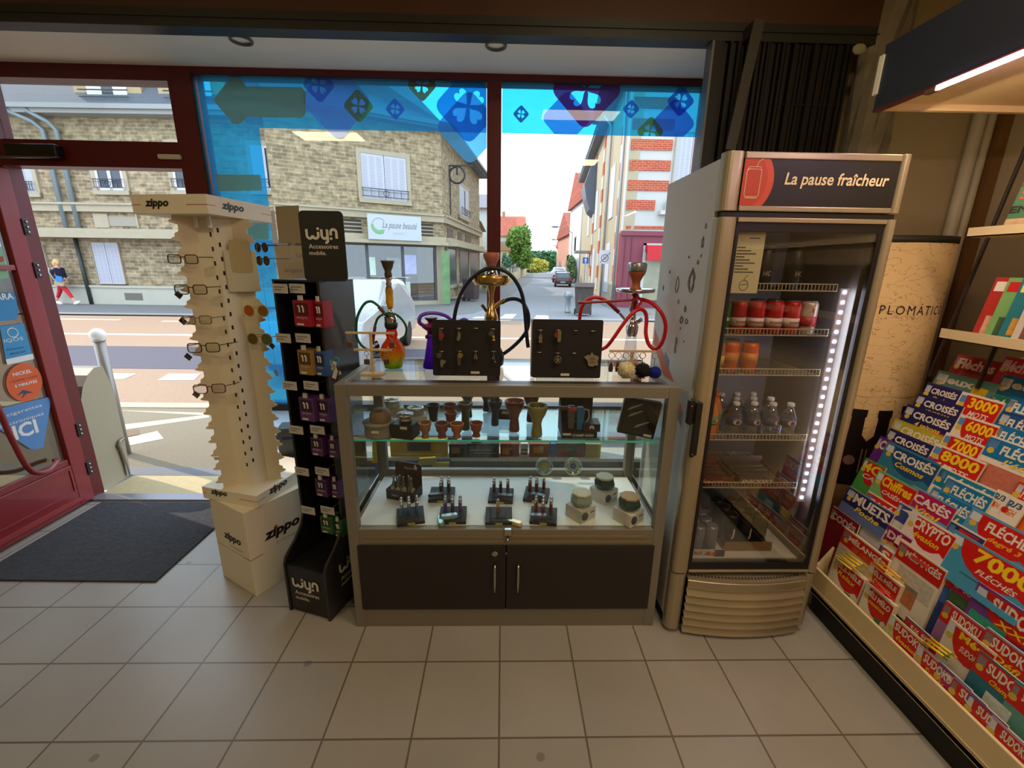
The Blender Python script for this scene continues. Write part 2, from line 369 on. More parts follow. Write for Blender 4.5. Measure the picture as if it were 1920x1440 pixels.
def sticker(name, label, cat, outline, mat, th=.0012):
    pts = [stk(*q) for q in outline]
    cx = sum(p[0] for p in pts) / len(pts); cz = min(p[1] for p in pts)
    t = thing(name, label, cat, (-2.787 + SK, 2.685 - cx, cz), R(-90), 'stickers on the red door')
    # the sticker's own frame: x to the viewer's right on the leaf is -x here
    MB().prism([(p[0] - cx, p[1] - cz) for p in pts], 0, th, 'y').build('sheet', mat, t)
    return t, cx, cz
def stext(t, cx, cz, s, px, py, h, w, mat, rot=0, **k):
    P = stk(px, py); mb = text_mesh(s, w=w, h=h, align='C', **k)
    mb.xf(Matrix.Rotation(pi, 4, 'Z')).xf(Matrix.Rotation(rot, 4, 'Y')).xf(Matrix.Translation((P[0] - cx, .0016, P[1] - cz)))
    return mb.build('lettering', mat, t)
WT = M((228, 228, 224), .5); SKY = M((60, 160, 205), .5)
t, cx, cz = sticker('door_sticker', 'pale blue inverted triangle sticker reading ICI at the foot of the door glass', 'sticker', [(-40, 775), (90, 745), (96, 752), (82, 838), (70, 842), (58, 842), (-40, 780)], M((84, 138, 196), .5))
stext(t, cx, cz, 'ICI', 52, 818, .085, .13, WT, bold=.03); stext(t, cx, cz, 'cigarettes', 48, 773, .022, .19, WT); stext(t, cx, cz, 'électroniques', 43, 792, .024, .24, WT)
t, cx, cz = sticker('door_sticker', 'round orange sticker offering an account in five minutes', 'sticker', [(46 + 34 * cos(a * pi / 12), 717 + 36 * sin(a * pi / 12)) for a in range(24)], M((214, 92, 40), .5))
stext(t, cx, cz, 'NICKEL', 43, 702, .02, .10, WT, bold=.02); stext(t, cx, cz, '1 COMPTE, 1 CARTE', 46, 713, .013, .15, M((130, 50, 30), .5)); stext(t, cx, cz, '5 MINUTES', 50, 722, .016, .12, WT, bold=.02)
P = stk(46, 740); mb = MB().prism([(P[0] - cx + a, P[1] - cz + b_) for a, b_ in ((-.05, 0), (.0, .028), (.04, .004), (.0, .012), (.02, -.02), (-.01, .002))], .0012, .0020, 'y'); mb.build('arrow_mark', M((50, 60, 96), .5), t)
t, cx, cz = sticker('door_sticker', 'sky blue rectangular sticker with a ring mark and white foot', 'sticker', [(0, 612), (45, 606), (63, 672), (13, 683)], M((48, 142, 196), .5))
stext(t, cx, cz, 'IQOS', 27, 641, .022, .10, WT); stext(t, cx, cz, 'Partenaire', 30, 655, .012, .09, M((24, 70, 110), .5)); stext(t, cx, cz, 'officiel SAV', 34, 663, .012, .09, M((24, 70, 110), .5))
P = stk(24, 624); MB().tube([(P[0] - cx + .026 * cos(a * pi / 10), .0014, P[1] - cz + .026 * sin(a * pi / 10)) for a in range(20)], .003, 6, closed=True).build('ring_mark', WT, t)
pts = [stk(*q) for q in ((11, 674), (62, 663), (64, 673), (14, 684))]; MB().prism([(p[0] - cx, p[1] - cz) for p in pts], .0011, .0018, 'y').build('white_strip', WT, t)
t, cx, cz = sticker('door_sticker', 'blue rounded sticker ending in ARA, cut by the picture edge', 'sticker', [(-30, 555), (22, 548), (30, 556), (35, 594), (28, 600), (-30, 605)], M((36, 130, 186), .5))
stext(t, cx, cz, 'ARA', 10, 562, .035, .09, WT, bold=.02)
t, cx, cz = sticker('door_sticker', 'green and red leaflet above the blue stickers', 'sticker', [(-20, 470), (4, 462), (17, 520), (-10, 526)], M((130, 180, 140), .6))
pts = [stk(*q) for q in ((-18, 485), (6, 480), (8, 490), (-16, 495))]; MB().prism([(p[0] - cx, p[1] - cz) for p in pts], .0011, .0018, 'y').build('red_bar', M((170, 60, 50), .5), t)
t, cx, cz = sticker('door_sticker', 'small bright green sticker at the top edge of the door glass', 'sticker', [(-20, 335), (4, 340), (10, 382), (-16, 380)], M((40, 150, 60), .5))

# ---------------------------------------------------------------- coloured film on the big window
FILM = glassM('blue_film', (0.18, 0.80, 1.0), 0.015, translucent=(0.28, 0.46, 0.86), tfac=0.30)
def film(rgbT, rgbS, f=.5): return glassM('film_%d_%d_%d' % tuple(int(v * 99) for v in rgbT), rgbT, 0.01, translucent=rgbS, tfac=f)
YF = YW + .006
def clip(poly, x0, z0, x1, z1):
    def cut(P, inside, inter):
        out = []
        for i in range(len(P)):
            a, b_ = P[i - 1], P[i]
            if inside(b_):
                if not inside(a): out.append(inter(a, b_))
                out.append(b_)
            elif inside(a): out.append(inter(a, b_))
        return out
    for k, v, sgn in ((0, x0, 1), (0, x1, -1), (1, z0, 1), (1, z1, -1)):
        if not poly: return poly
        def inter(a, b_, k=k, v=v):
            t_ = (v - a[k]) / (b_[k] - a[k]); return (a[0] + (b_[0] - a[0]) * t_, a[1] + (b_[1] - a[1]) * t_)
        poly = cut(poly, lambda p, k=k, v=v, s_=sgn: (p[k] - v) * s_ >= -1e-9, inter)
    return poly
wfm = thing('window_film', 'blue translucent film along the top and left edge of the shop window', 'window film', (0, YF, 2.28)); zb = 2.28
mb = MB(); mb.box((-1.655, -.001, 0), (-.10, 0, .24)); mb.box((-1.655, -.001, .69 - zb), (-1.355, 0, 0)); mb.box((-.015, -.001, 0), (1.097, 0, .24)); mb.build('sheet', FILM, wfm)
def heart(cx, cz, r, a):
    pts = []
    for i in range(24):
        t_ = 2 * pi * i / 24; x = 12.5 * sin(t_) ** 3 / 17; z = (13 * cos(t_) - 5 * cos(2 * t_) - 2 * cos(3 * t_) - cos(4 * t_)) / 17
        z = z + 1.18; pts.append((cx + (x * cos(a) - z * sin(a)) * r, cz + (x * sin(a) + z * cos(a)) * r))
    return pts
def rdiamond(cx, cz, r, tilt=0, k=.82):
    q = rrect(-k * .707 * r * 1.1, -k * .707 * r * 1.1, k * .707 * r * 1.1, k * .707 * r * 1.1, r * .22, 4); a = pi / 4 + tilt
    return [(cx + x * cos(a) - z * sin(a), cz + x * sin(a) + z * cos(a)) for x, z in q]
def put(poly, y0, y1, nm, mat, par):
    out = None; mb = MB()
    for a, c in (((-1.655, .69), (-.10, 2.52)), ((-.015, 2.28), (1.097, 2.52))):
        q = clip(poly, a[0], a[1], c[0], c[1])
        if len(q) > 2: mb.prism([(x, z - zb) for x, z in q], y0, y1, 'y')
    return mb.build(nm, mat, par) if mb.v else None
for (px, py, r, cT, cS) in ((598, 160, 29, (.30, .42, .85), (.3, .4, .75)), (672, 199, 28, (.52, .50, .13), (.45, .45, .2)), (741, 205, 18, (.22, .34, .85), (.25, .35, .8)),
        (791, 160, 27, (.62, .20, .08), (.6, .25, .15)), (878, 200, 62, (.02, .45, .88), (.1, .45, .8)), (977, 214, 15, (.04, .22, .38), (.1, .2, .4)),
        (1100, 168, 66, (.62, .08, .26), (.55, .1, .3)), (1183, 205, 16, (.10, .32, .82), (.15, .3, .8)), (1276, 190, 26, (.14, .28, .80), (.2, .3, .75)), (1219, 247, 26, (.50, .50, .10), (.45, .45, .2))):
    P = at(px, py, 'y', YF); rr = r * .00345
    polys = []
    for aa, cc in (((-1.655, .69), (-.10, 2.52)), ((-.015, 2.28), (1.097, 2.52))):
        for pl_ in [rdiamond(P.x, P.z, rr)] + [heart(P.x, P.z, rr * .25 * .92, a - .12) for a in (pi / 4, -pi / 4, 3 * pi / 4, -3 * pi / 4)]:
            q = clip(pl_, aa[0], aa[1], cc[0], cc[1])
            if len(q) > 2: polys.append(q)
    cu = bpy.data.curves.new('c', 'CURVE'); cu.dimensions = '2D'; cu.fill_mode = 'BOTH'
    for q in polys:
        sp_ = cu.splines.new('POLY'); sp_.points.add(len(q) - 1); sp_.use_cyclic_u = True
        for k, (x, z) in enumerate(q): sp_.points[k].co = (x, z - zb, 0, 1)
    co = bpy.data.objects.new('c', cu); me = bpy.data.meshes.new_from_object(co); me.transform(Matrix.Rotation(pi / 2, 4, 'X')); me.transform(Matrix.Translation((0, -.002, 0)))
    me.materials.clear(); me.materials.append(film(cT, cS, .55)); o = bpy.data.objects.new('clover_badge', me); COL.objects.link(o); o.parent = wfm; bpy.data.objects.remove(co)
for px, py, r, c in ((630, 190, 62, (.62, .74, .98)), (1062, 222, 44, (.30, .66, .95)), (1262, 232, 40, (.40, .58, .95)), (880, 240, 60, (.35, .70, .95))):
    P = at(px, py, 'y', YF); put(rdiamond(P.x, P.z, r * .0036), -.0016, -.001, 'soft_shape', film(c, c, .4), wfm)
OLV = film((.62, .60, .40), (.78, .66, .46), .70)
ar = [(400, 188), (432, 146), (452, 148), (462, 162), (566, 164), (573, 172), (573, 214), (566, 221), (462, 219), (454, 231), (438, 233)]
put([(at(x, y, 'y', YF).x, at(x, y, 'y', YF).z) for x, y in ar], -.0022, -.001, 'arrow_patch', OLV, wfm)
for q in ([(403, 327), (488, 328), (492, 357), (410, 359)], [(424, 419), (503, 418), (505, 449), (430, 451)]):
    put([(at(x, y, 'y', YF).x, at(x, y, 'y', YF).z) for x, y in q], -.0022, -.001, 'label_patch', OLV, wfm)
# sheets taped to the glass beside the film
def paper(corners, mat, nm, label, txts=()):
    P = [at(x, y, 'y', YW - .01) for x, y in corners]; cx = sum(p.x for p in P) / 4; cz = min(p.z for p in P)
    t = thing(nm, label, 'paper notice', (cx, YW - .010, cz)); MB().prism([(p.x - cx, p.z - cz) for p in P], 0, .0008, 'y').build('sheet', mat, t)
    for s, x, y, w_, h_ in txts:
        q = at(x, y, 'y', YW - .01); mb = text_mesh(s, w=w_, h=h_, align='C'); mb.xf(Matrix.Diagonal((-1, 1, 1, 1)))
        mb.xf(Matrix.Translation((q.x - cx, -.0008, q.z - cz))).build('lettering', M((130, 122, 108), .7), t)
paper([(516, 387), (560, 385), (566, 456), (523, 456)], M((164, 146, 114), .8), 'paper_notice', 'blank tan back of a notice taped above the photocopy notice')
paper([(514, 462), (574, 460), (580, 527), (524, 530)], M((186, 170, 142), .8), 'photocopy_notice', 'beige notice on the window reading photocopy backwards', (('copie', 551, 513, .105, .030), ('ici', 562, 483, .04, .03)))
paper([(503, 395), (514, 394), (522, 455), (512, 456)], M((222, 226, 236), .8), 'paper_notice', 'narrow white notice between the blue film and the tan sheet')

# ---------------------------------------------------------------- door mat
q = [at(*c, 'z', 0) for c in ((0, 1085), (310, 1091), (404, 1000))]
mat_o = MB().prism([(-2.66, 1.90), (-1.735, 1.885), (-1.735, 2.64), (-2.66, 2.64)], 0, .009).build('door_mat', M((56, 58, 62), 0.95, noise=0.5, scale=45, bump=0.6))
tag(mat_o, 'dark grey ribbed door mat on the tiles inside the red door', 'doormat')
# ---------------------------------------------------------------- glass showcase in the middle
CX0, CX1, CY0, CY1, CZ = -0.640, 0.691, 1.602, 2.115, 1.121
CF = M((130, 124, 110), 0.45, 0.25); BLK = M((36, 29, 26), 0.5); CW = M((244, 244, 242), 0.6)
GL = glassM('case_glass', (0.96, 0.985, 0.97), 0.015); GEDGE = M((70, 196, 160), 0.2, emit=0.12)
cab = thing('showcase', 'grey framed glass showcase with black doors below, full of smoking wares', 'display cabinet', (0, CY0, 0))
def cb(mb, a, b_): mb.box((a[0], a[1] - CY0, a[2]), (b_[0], b_[1] - CY0, b_[2]))
mb = MB()
for x0, x1 in ((CX0, CX0 + .045), (CX1 - .045, CX1)):
    cb(mb, (x0, CY0, 0), (x1, CY0 + .04, CZ)); cb(mb, (x0, CY1 - .04, .45), (x1, CY1, CZ))
cb(mb, (CX0 + .045, CY0, CZ - .046), (CX1 - .045, CY0 + .04, CZ)); cb(mb, (CX0, CY1 - .03, CZ - .03), (CX1, CY1, CZ))
cb(mb, (CX0, CY0 + .04, CZ - .03), (CX0 + .03, CY1 - .03, CZ)); cb(mb, (CX1 - .03, CY0 + .04, CZ - .03), (CX1, CY1 - .03, CZ))
cb(mb, (CX0 + .045, CY0, .42), (CX1 - .045, CY0 + .03, .495)); cb(mb, (CX0, CY1 - .03, .47), (CX1, CY1, .53))
mb.build('frame', CF, cab, bevel=.002)
mb = MB(); cb(mb, (CX0 + .06, CY0 - .003, .456), (CX1 - .06, CY0, .462)); cb(mb, (CX0 + .06, CY0 - .004, .435), (CX1 - .06, CY0, .440)); cb(mb, (.04, CY0 - .006, .462), (CX1 - .075, CY0, .468)); mb.build('sliding_track', M((150, 130, 96), .4, .4), cab)
mb = MB(); cb(mb, (CX0, CY0 + .002, 0), (CX1, CY0 + .03, .095)); cb(mb, (CX0, CY0 + .03, .02), (CX0 + .02, CY1, .47)); cb(mb, (CX1 - .02, CY0 + .03, .02), (CX1, CY1, .47)); cb(mb, (CX0 + .02, CY1 - .02, .02), (CX1 - .02, CY1, .47)); mb.build('base_cabinet', CF, cab)
mb = MB(); cb(mb, (CX0 + .03, CY0 + .03, .47), (CX1 - .03, CY1 - .03, .497)); mb.build('white_deck', CW, cab)
for x0, x1, hx in ((CX0 + .035, .021, -.025), (.025, CX1 - .035, .075)):
    mb = MB(); cb(mb, (x0, CY0 - .006, .097), (x1, CY0 + .006, .42)); d = mb.build('door', BLK, cab, bevel=.002)
    mb = MB().tube([(hx, -.006, .333), (hx, -.022, .325), (hx, -.026, .264), (hx, -.022, .202), (hx, -.006, .194)], .0055, 8); mb.build('handle', STEEL, d, smooth=True)
    if hx < 0:
        mb = MB().lathe([(.013, 0), (.013, .004), (.010, .006), (.001, .006)], 16); mb.xf(Matrix.Translation((-.026, -.006, .383)) @ Matrix.Rotation(pi / 2, 4, 'X')); mb.build('lock', STEEL, d)
mb = MB(); cb(mb, (CX0 + .045, CY0 + .012, .49), (.03, CY0 + .016, CZ - .044)); mb.build('front_pane', GL, cab)
mb = MB(); cb(mb, (.018, CY0 + .020, .49), (CX1 - .045, CY0 + .024, CZ - .044)); mb.build('front_pane', GL, cab)
for x in (CX0 + .012, CX1 - .016):
    mb = MB(); cb(mb, (x, CY0 + .04, .53), (x + .004, CY1 - .04, CZ - .03)); mb.build('side_pane', GL, cab)
mb = MB(); cb(mb, (CX0 + .028, CY0 + .036, CZ - .007), (CX1 - .028, CY1 - .028, CZ - .001)); mb.build('top_pane', glassM('top_glass', (.93, .95, .94), .10), cab)
mb = MB(); cb(mb, (CX0 + .045, CY1 - .012, .53), (CX1 - .045, CY1 - .008, CZ - .03)); mb.build('back_pane', GL, cab)
sh = MB(); cb(sh, (CX0 + .045, CY0 + .05, .870), (CX1 - .045, CY1 - .06, .878)); sh = sh.build('glass_shelf', glassM('shelf_glass', (.86, .95, .92), .06), cab)
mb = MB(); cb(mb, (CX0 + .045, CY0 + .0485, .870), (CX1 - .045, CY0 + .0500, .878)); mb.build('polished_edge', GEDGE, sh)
mb = MB(); cb(mb, (.014, CY0 - .008, .468), (.044, CY0 + .01, .498)); lk = mb.build('pane_lock', STEEL, cab, bevel=.002)
mb = MB().lathe([(.007, 0), (.007, .012), (.004, .018), (.001, .018)], 12); mb.xf(Matrix.Translation((.028, -.008, .458)) @ Matrix.Rotation(pi / 2, 4, 'X')); mb.build('lock_barrel', STEEL, lk, smooth=True)
# dark rubber strip along the front of the top
mb = MB(); cb(mb, (CX0 + .05, CY0 + .04, CZ - .001), (CX1 - .05, CY0 + .075, CZ + .0005)); mb.build('top_seal', M((60, 58, 60), .4), cab)
DK, SH, TP = .4975, .8785, CZ + .0005      # heights of the deck, the shelf and the top

def spot(px, py, z): v = at(px, py, 'z', z); return v
def scale_at(px, py, z):                   # metres per pixel there
    v = spot(px, py, z); return (v - CAMLOC).dot(FW) / F_PX

LAB = M((214, 204, 170), .7); YLAB = M((176, 178, 60), .7)
def pricetag(par, x, y, z, w_=.03, h_=.011, mat=LAB, rot=None):
    mb = MB().cbox((0, 0, 0), (w_ / 2, .0005, h_ / 2)); o = mb.xf(Matrix.Translation((x, y, z)) @ (rot.to_4x4() if rot is not None else Matrix.Identity(4))).build('price_label', mat, par)
    return o

# ---- shelf: bowls, grinders, boxes
def bowl(px, py, z, H, R0, rgb, kind, label, rim=None, y=None):
    p = at(px, py, 'z', z); R0 *= 1.25 if R0 < .03 else 1.08; H *= 1.08; c = M(rgb, .35, noise=.25, scale=40, coat=.3)
    t = thing('shisha_bowl', label, 'hookah bowl', (p.x, p.y, z), 0, 'hookah bowls on the glass shelf')
    if kind == 'cup': prof = [(.55, 0), (.62, .04), (.66, .35), (.85, .7), (1, .93), (1, 1), (.9, .985), (.78, .85), (.2, .80), (0.0001, .8)]
    elif kind == 'foot': prof = [(.60, 0), (.66, .06), (.50, .22), (.56, .36), (.84, .55), (.78, .66), (1, .92), (1, 1), (.9, 1), (.75, .82), (.2, .76), (.0001, .76)]
    elif kind == 'phunnel': prof = [(.50, 0), (.56, .05), (.52, .22), (.44, .42), (.56, .58), (.84, .74), (1, .90), (1.02, 1), (.92, 1), (.80, .90), (.30, .86), (.24, .95), (.12, .95), (.10, .8), (.0001, .8)]
    else: prof = [(.55, 0), (.60, .06), (.52, .3), (.50, .6), (.62, .78), (.98, .9), (1, .97), (1, 1), (.85, 1), (.72, .94), (.2, .9), (.0001, .9)]
    mb = MB().lathe([(r * R0, h * H) for r, h in prof], 24); mb.build('bowl', c, t, smooth=True)
    mb = MB().tube([(R0 * .97 * cos(a * pi / 12), R0 * .97 * sin(a * pi / 12), H) for a in range(24)], .0022, 6, closed=True); mb.build('rim', M(rim or tuple(min(255, int(v * 1.3) + 12) for v in rgb), .25), t, smooth=True)
    return t
bowl(798, 820, SH, .060, .0215, (150, 104, 74), 'foot', 'tan ribbed clay hookah bowl, first in the front row on the shelf')
bowl(829, 820, SH, .057, .0235, (120, 66, 52), 'foot', 'dark red clay hookah bowl second in the shelf front row')
bowl(857, 820, SH, .056, .0225, (160, 92, 60), 'foot', 'orange clay hookah bowl third in the shelf front row')
bowl(893, 818, SH, .055, .0220, (138, 62, 40), 'foot', 'rust red clay hookah bowl standing alone before the tall green one')
bowl(846, 800, SH, .062, .0215, (128, 62, 44), 'foot', 'red clay hookah bowl half hidden behind the front row')
bowl(813, 789, SH, .070, .0240, (44, 22, 28), 'cup', 'almost black glazed hookah bowl beside the silver tins')
bowl(844, 789, SH, .072, .0240, (136, 84, 60), 'cup', 'light brown glazed hookah bowl behind the red clay one')
bowl(873, 805, SH, .110, .0300, (84, 76, 54), 'tall', 'tall olive ceramic hookah bowl with flat rim')
bowl(877, 782, SH, .110, .0290, (40, 36, 34), 'tall', 'tall black hookah bowl behind the olive one')
bowl(912, 770, SH, .095, .0300, (40, 40, 52), 'phunnel', 'dark slate hookah bowl at the back of the shelf')
bowl(928, 797, SH, .105, .0250, (34, 40, 66), 'phunnel', 'navy blue hookah bowl left of the pane joint')
bowl(964, 808, SH, .125, .0380, (122, 62, 52), 'phunnel', 'tall maroon hookah bowl with wide funnel at the pane joint')
bowl(1006, 818, SH, .125, .0390, (138, 132, 62), 'phunnel', 'tall olive green hookah bowl with wide funnel')
bowl(995, 790, SH, .120, .0330, (110, 34, 50), 'phunnel', 'crimson hookah bowl hidden behind the olive green one')
# grinders and tins
GRY = M((150, 142, 130), .5, noise=.15, scale=30)
p = spot(712, 815, SH); t = thing('round_stand', 'grey round container carrying a domed wooden grinder', 'container', (p.x, p.y, SH))
MB().lathe([(.057, 0), (.059, .008), (.058, .052), (.064, .056), (.064, .062), (.0001, .062)], 32).build('drum', GRY, t, smooth=True); pricetag(t, 0, -.060, .034)
t2 = thing('dome_grinder', 'brown domed wooden grinder on the grey round container', 'grinder', (p.x + .008, p.y, SH + .0625))
MB().lathe([(.042, 0), (.044, .006), (.042, .012), (.044, .016), (.043, .030), (.034, .046), (.016, .054), (.0001, .056)], 28).build('dome', M((146, 118, 92), .5, noise=.3, scale=25), t2, smooth=True)
MB().bar((-.006, -.030, .046), (.014, -.022, .052), .008, .004).build('slot', M((70, 50, 38), .5), t2)
p = spot(760, 818, SH); t = thing('black_carton', 'black carton box carrying a small silver grinder', 'box', (p.x, p.y, SH), R(-14))
MB().box((-.048, -.035, 0), (.048, .04, .062)).build('carton', M((30, 24, 22), .5), t, bevel=.002); pricetag(t, .012, -.0356, .050)
t2 = thing('silver_grinder', 'small silver topped grinder on the black carton', 'grinder', (p.x + .004, p.y, SH + .0625))
MB().lathe([(.022, 0), (.024, .004), (.024, .012), (.022, .016), (.024, .022), (.034, .030), (.034, .038), (.0001, .040)], 24).build('lid', M((190, 188, 190), .25, .8), t2, smooth=True)
MB().lathe([(.0225, .001), (.0245, .004), (.0245, .010), (.0225, .012)], 24).build('base_ring', M((80, 44, 34), .4), t2, smooth=True)
for (px, py, lbl, rb) in ((739, 780, 'white carton carrying the rear silver tin', 'silver round tin on the rear white carton by the post'), (782, 795, 'white carton carrying the lower silver tin', 'silver round tin left of the black glazed bowl')):
    p = spot(px, py, SH); t = thing('white_carton', lbl, 'box', (p.x, p.y, SH), R(12)); MB().box((-.045, -.035, 0), (.045, .04, .045)).build('carton', M((196, 190, 178), .6), t, bevel=.0015)
    t2 = thing('tin_grinder', rb, 'grinder', (p.x - .004, p.y, SH + .0455)); MB().lathe([(.034, 0), (.035, .003), (.035, .018), (.037, .020), (.037, .032), (.035, .034), (.0001, .034)], 28).build('tin', M((188, 182, 170), .3, .7), t2, smooth=True)
    mb = MB()
    for a in range(3): mb.bar((.028 * cos(a * 2.1), .028 * sin(a * 2.1), .0345), (-.02 * cos(a * 2.1 + .6), -.02 * sin(a * 2.1 + .6), .0345), .005, .002)
    mb.build('lid_marks', M((70, 66, 66), .5), t2)
# small black box with label, torch lighters and their cases
p = spot(975, 782, SH + .045)
p = spot(938, 790, SH); t = thing('small_black_case', 'small dark case with pale label between the two hookah bowls', 'box', (p.x + .02, p.y + .04, SH), R(-6)); MB().box((-.04, -.02, 0), (.04, .03, .05)).build('case', M((24, 24, 28), .5), t, bevel=.003); pricetag(t, .005, -.0206, .036, .034, .014)
p = spot(1086, 822, SH); t = thing('torch_display', 'wide black display box with white lettering holding two torch lighters', 'display box', (p.x, p.y, SH))
mb = MB(); mb.box((-.073, 0, 0), (.073, .13, .028)); mb.box((-.073, .12, .028), (.073, .13, .16)); mb.prism([(0, .028), (.13, .028), (.13, .16)], -.073, -.069, 'x'); mb.build('box', M((17, 15, 15), .5), t)
text('CHAMP·HIGH', 'lettering', M((205, 205, 200), .5), t, (-.030, -.001, .008), w=.088, h=.012, bold=.02); pricetag(t, -.052, -.001, .018, .034, .009)
def torch(x, y, rgb, lbl):
    q = thing('torch_lighter', lbl, 'lighter', (p.x + x, p.y + y, SH + .0285), 0, 'torch lighters in the black display box'); c = M(rgb, .35)
    MB().prism([(-.012, 0), (.012, 0), (.015, .04), (.018, .085), (.012, .10), (-.014, .10), (-.018, .085), (-.015, .04)], -.011, .011, 'y').build('body', c, q, bevel=.003)
    mb = MB().box((-.045, -.008, .082), (.012, .008, .096)); mb.box((-.052, -.010, .080), (-.044, .010, .098)); mb.build('nozzle', M((84, 80, 78), .4, .3) if rgb[2] < 120 else M((190, 60, 50), .4), q, bevel=.002)
    MB().tube([(.014, 0, .09), (.034, 0, .085), (.038, 0, .055), (.030, 0, .035), (.014, 0, .03)], .0035, 6).build('trigger_guard', M((180, 176, 166), .4), q, smooth=True)
torch(-.030, .045, (96, 88, 84), 'grey torch lighter standing in the black display box'); torch(.004, .030, (30, 110, 160), 'bright blue torch lighter standing in the black display box')
t = thing('black_gift_box', 'black gift box with a white flower mark on the display box', 'box', (p.x + .052, p.y + .032, SH + .0285), R(-4)); MB().box((-.035, -.03, 0), (.035, .05, .034)).build('box', M((26, 25, 27), .4), t, bevel=.002)
mb = MB()
for a in range(5): mb.prism([(x * .0035 + .007 * sin((a - 2) * .7), z * .006 + .016 + .007 * cos((a - 2) * .7)) for x, z in circ(0, 0, 1, 8)], -.0312, -.0302, 'y')
mb.build('flower_mark', M((210, 200, 180), .5), t)
p = spot(1190, 825, SH); t = thing('pipe_box', 'large black box showing three slim silver implements, tipped at right', 'box', (p.x + .005, p.y + .02, SH + .002), R(-10)); t.rotation_euler = (0, R(8), R(-10))
MB().box((-.075, 0, .008), (.075, .035, .165)).build('box', M((20, 17, 16), .4), t, bevel=.002)
mb = MB()
for x, z in ((-.030, .128), (-.022, .100), (.012, .058)): mb.prism([(x - .026, z - .014), (x - .016, z - .012), (x + .030, z + .020), (x + .026, z + .022), (x - .014, z + .001)], -.0018, -.0005, 'y')
mb.build('silver_blades', M((150, 146, 140), .4, .3), t); text('HIGH FLOW', 'lettering', M((92, 84, 76), .5), t, (-.022, -.001, .022), w=.045, h=.007); pricetag(t, .048, -.001, .02, .032, .010)
# brown wooden thing lying behind the bowls (orange bar at the left post)
p = spot(700, 790, SH)

# ---- deck: lighter trays
def lighter_proto():
    t = thing('slim_lighter', 'x', 'lighter', (0, 0, 0), 0, 'x')
    MB().lathe([(.0070, 0), (.0075, .002), (.0075, .040), (.0070, .042)], 12).build('barrel', M((60, 100, 150), .25, .5), t, smooth=True)
    MB().lathe([(.0068, .042), (.0072, .043), (.0068, .056), (.0050, .062), (.0001, .062)], 12).build('metal_cap', STEEL, t, smooth=True)
    return t
LP = lighter_proto(); first = [True]
def put_lighter(loc, rz, rgb, label, group):
    ma = M(rgb, .22, .55, noise=.3, scale=60)
    if first[0]:
        first[0] = False; LP.location = loc; LP.rotation_euler = (0, 0, rz); LP['label'] = label; LP['group'] = group
        LP.children[0].data.materials[0] = ma; return LP
    r = LP.copy(); COL.objects.link(r); r.location = loc; r.rotation_euler = (0, 0, rz); r['label'] = label; r['group'] = group
    for ch in LP.children:
        c = ch.copy(); COL.objects.link(c); c.parent = r
        if 'barrel' in c.name: c.data = c.data.copy(); c.data.materials[0] = ma
    return r
def tray(px, py, rz, rgb, holes, label, name, ovals, tl=YLAB):
    p = spot(px, py, DK); t = thing('lighter_tray', 'black lighter tray ' + label, 'lighter tray', (p.x, p.y, DK), R(rz), 'black lighter trays on the white deck')
    W2, Dp = .058, .100
    MB().prism([(0, 0), (Dp, 0), (Dp, .030), (0, .014)], -W2, W2, 'x').build('block', M((30, 30, 34), .55), t, bevel=.002)
    mb = MB().box((-.014, -.0012, .002), (.016, -.0002, .012)); mb.build('price_label', tl, t)
    mb = MB(); cx_ = [-.036, -.004, .030]
    allh = [(x, y) for x in cx_ for y in (.045, .065, .085)]
    for i, (x, y) in enumerate(allh):
        if i not in holes: mb.lathe([(.0066, 0), (.0001, .0003)], 12, (x, y, .0142 + y * .16))
    if mb.v: mb.build('empty_sockets', M((6, 6, 8), .8), t)
    for i, (x, y) in enumerate(allh):
        if i in holes:
            q = Matrix.Rotation(R(rz), 4, 'Z') @ Vector((x, y, 0)); put_lighter((p.x + q.x, p.y + q.y, DK + .0145 + y * .16), R(rz), rgb, holes_lbl % name, 'slim lighters in the ' + name + ' tray')
    # recess with a lighter lying in it, and a tin if there is one
    mb = MB().tube(spline([(-.04, .016, .018), (-.03, .026, .020), (.03, .026, .020), (.04, .016, .018), (.03, .008, .017), (-.03, .008, .017)], 5, True), .0016, 6, closed=True); mb.build('oval_recess', M((70, 68, 66), .5), t, smooth=True)
    for k, (x, y, a, c, nm) in enumerate(ovals):
        q = Matrix.Rotation(R(rz), 4, 'Z') @ Vector((x, y, 0))
        tt = thing('lighter_tin', nm, 'tin case', (p.x + q.x, p.y + q.y, DK + .027 if abs(x) < .05 else DK + .001), R(rz + a)); oc = M(c, .3, .5)
        MB().prism(rrect(-.036, -.013, .036, .013, .0125), 0, .012, 'z').build('tin_base', oc, tt, bevel=.002, smooth=False)
        MB().prism(rrect(-.034, -.011, .034, .011, .0105), .0122, .016, 'z').build('tin_lid', M(tuple(min(255, v + 30) for v in c), .3, .4), tt, bevel=.0015)
holes_lbl = 'slim metal lighter standing in the %s tray'
tray(771, 985, 14, (74, 124, 170), (0, 1, 2, 3, 4, 5, 6, 7, 8), 'with light blue lighters, at the front left', 'light blue', ())
tray(848, 984, 2, (108, 70, 140), (1, 2, 4, 5, 7, 8), 'with violet lighters beside two open tins', 'violet front', ((-.050, .020, 100, (150, 190, 190), 'pale green oval tin lying left of the violet tray'), (-.012, .012, 12, (150, 180, 190), 'pale blue oval tin lying across the violet tray')))
tray(935, 985, 0, (196, 150, 120), (4, ), 'with one rose gold lighter at the pane joint', 'rose gold', ((.066, .010, -28, (220, 200, 150), 'cream oval tin leaning right of the rose gold tray'),))
tray(1018, 985, -8, (150, 34, 38), (2, 1, 4, 5, 3, 7, 8), 'with red lighters at the front right', 'bright red', ((-.020, .014, 4, (86, 92, 108), 'slate oval tin lying on the front red tray'),))
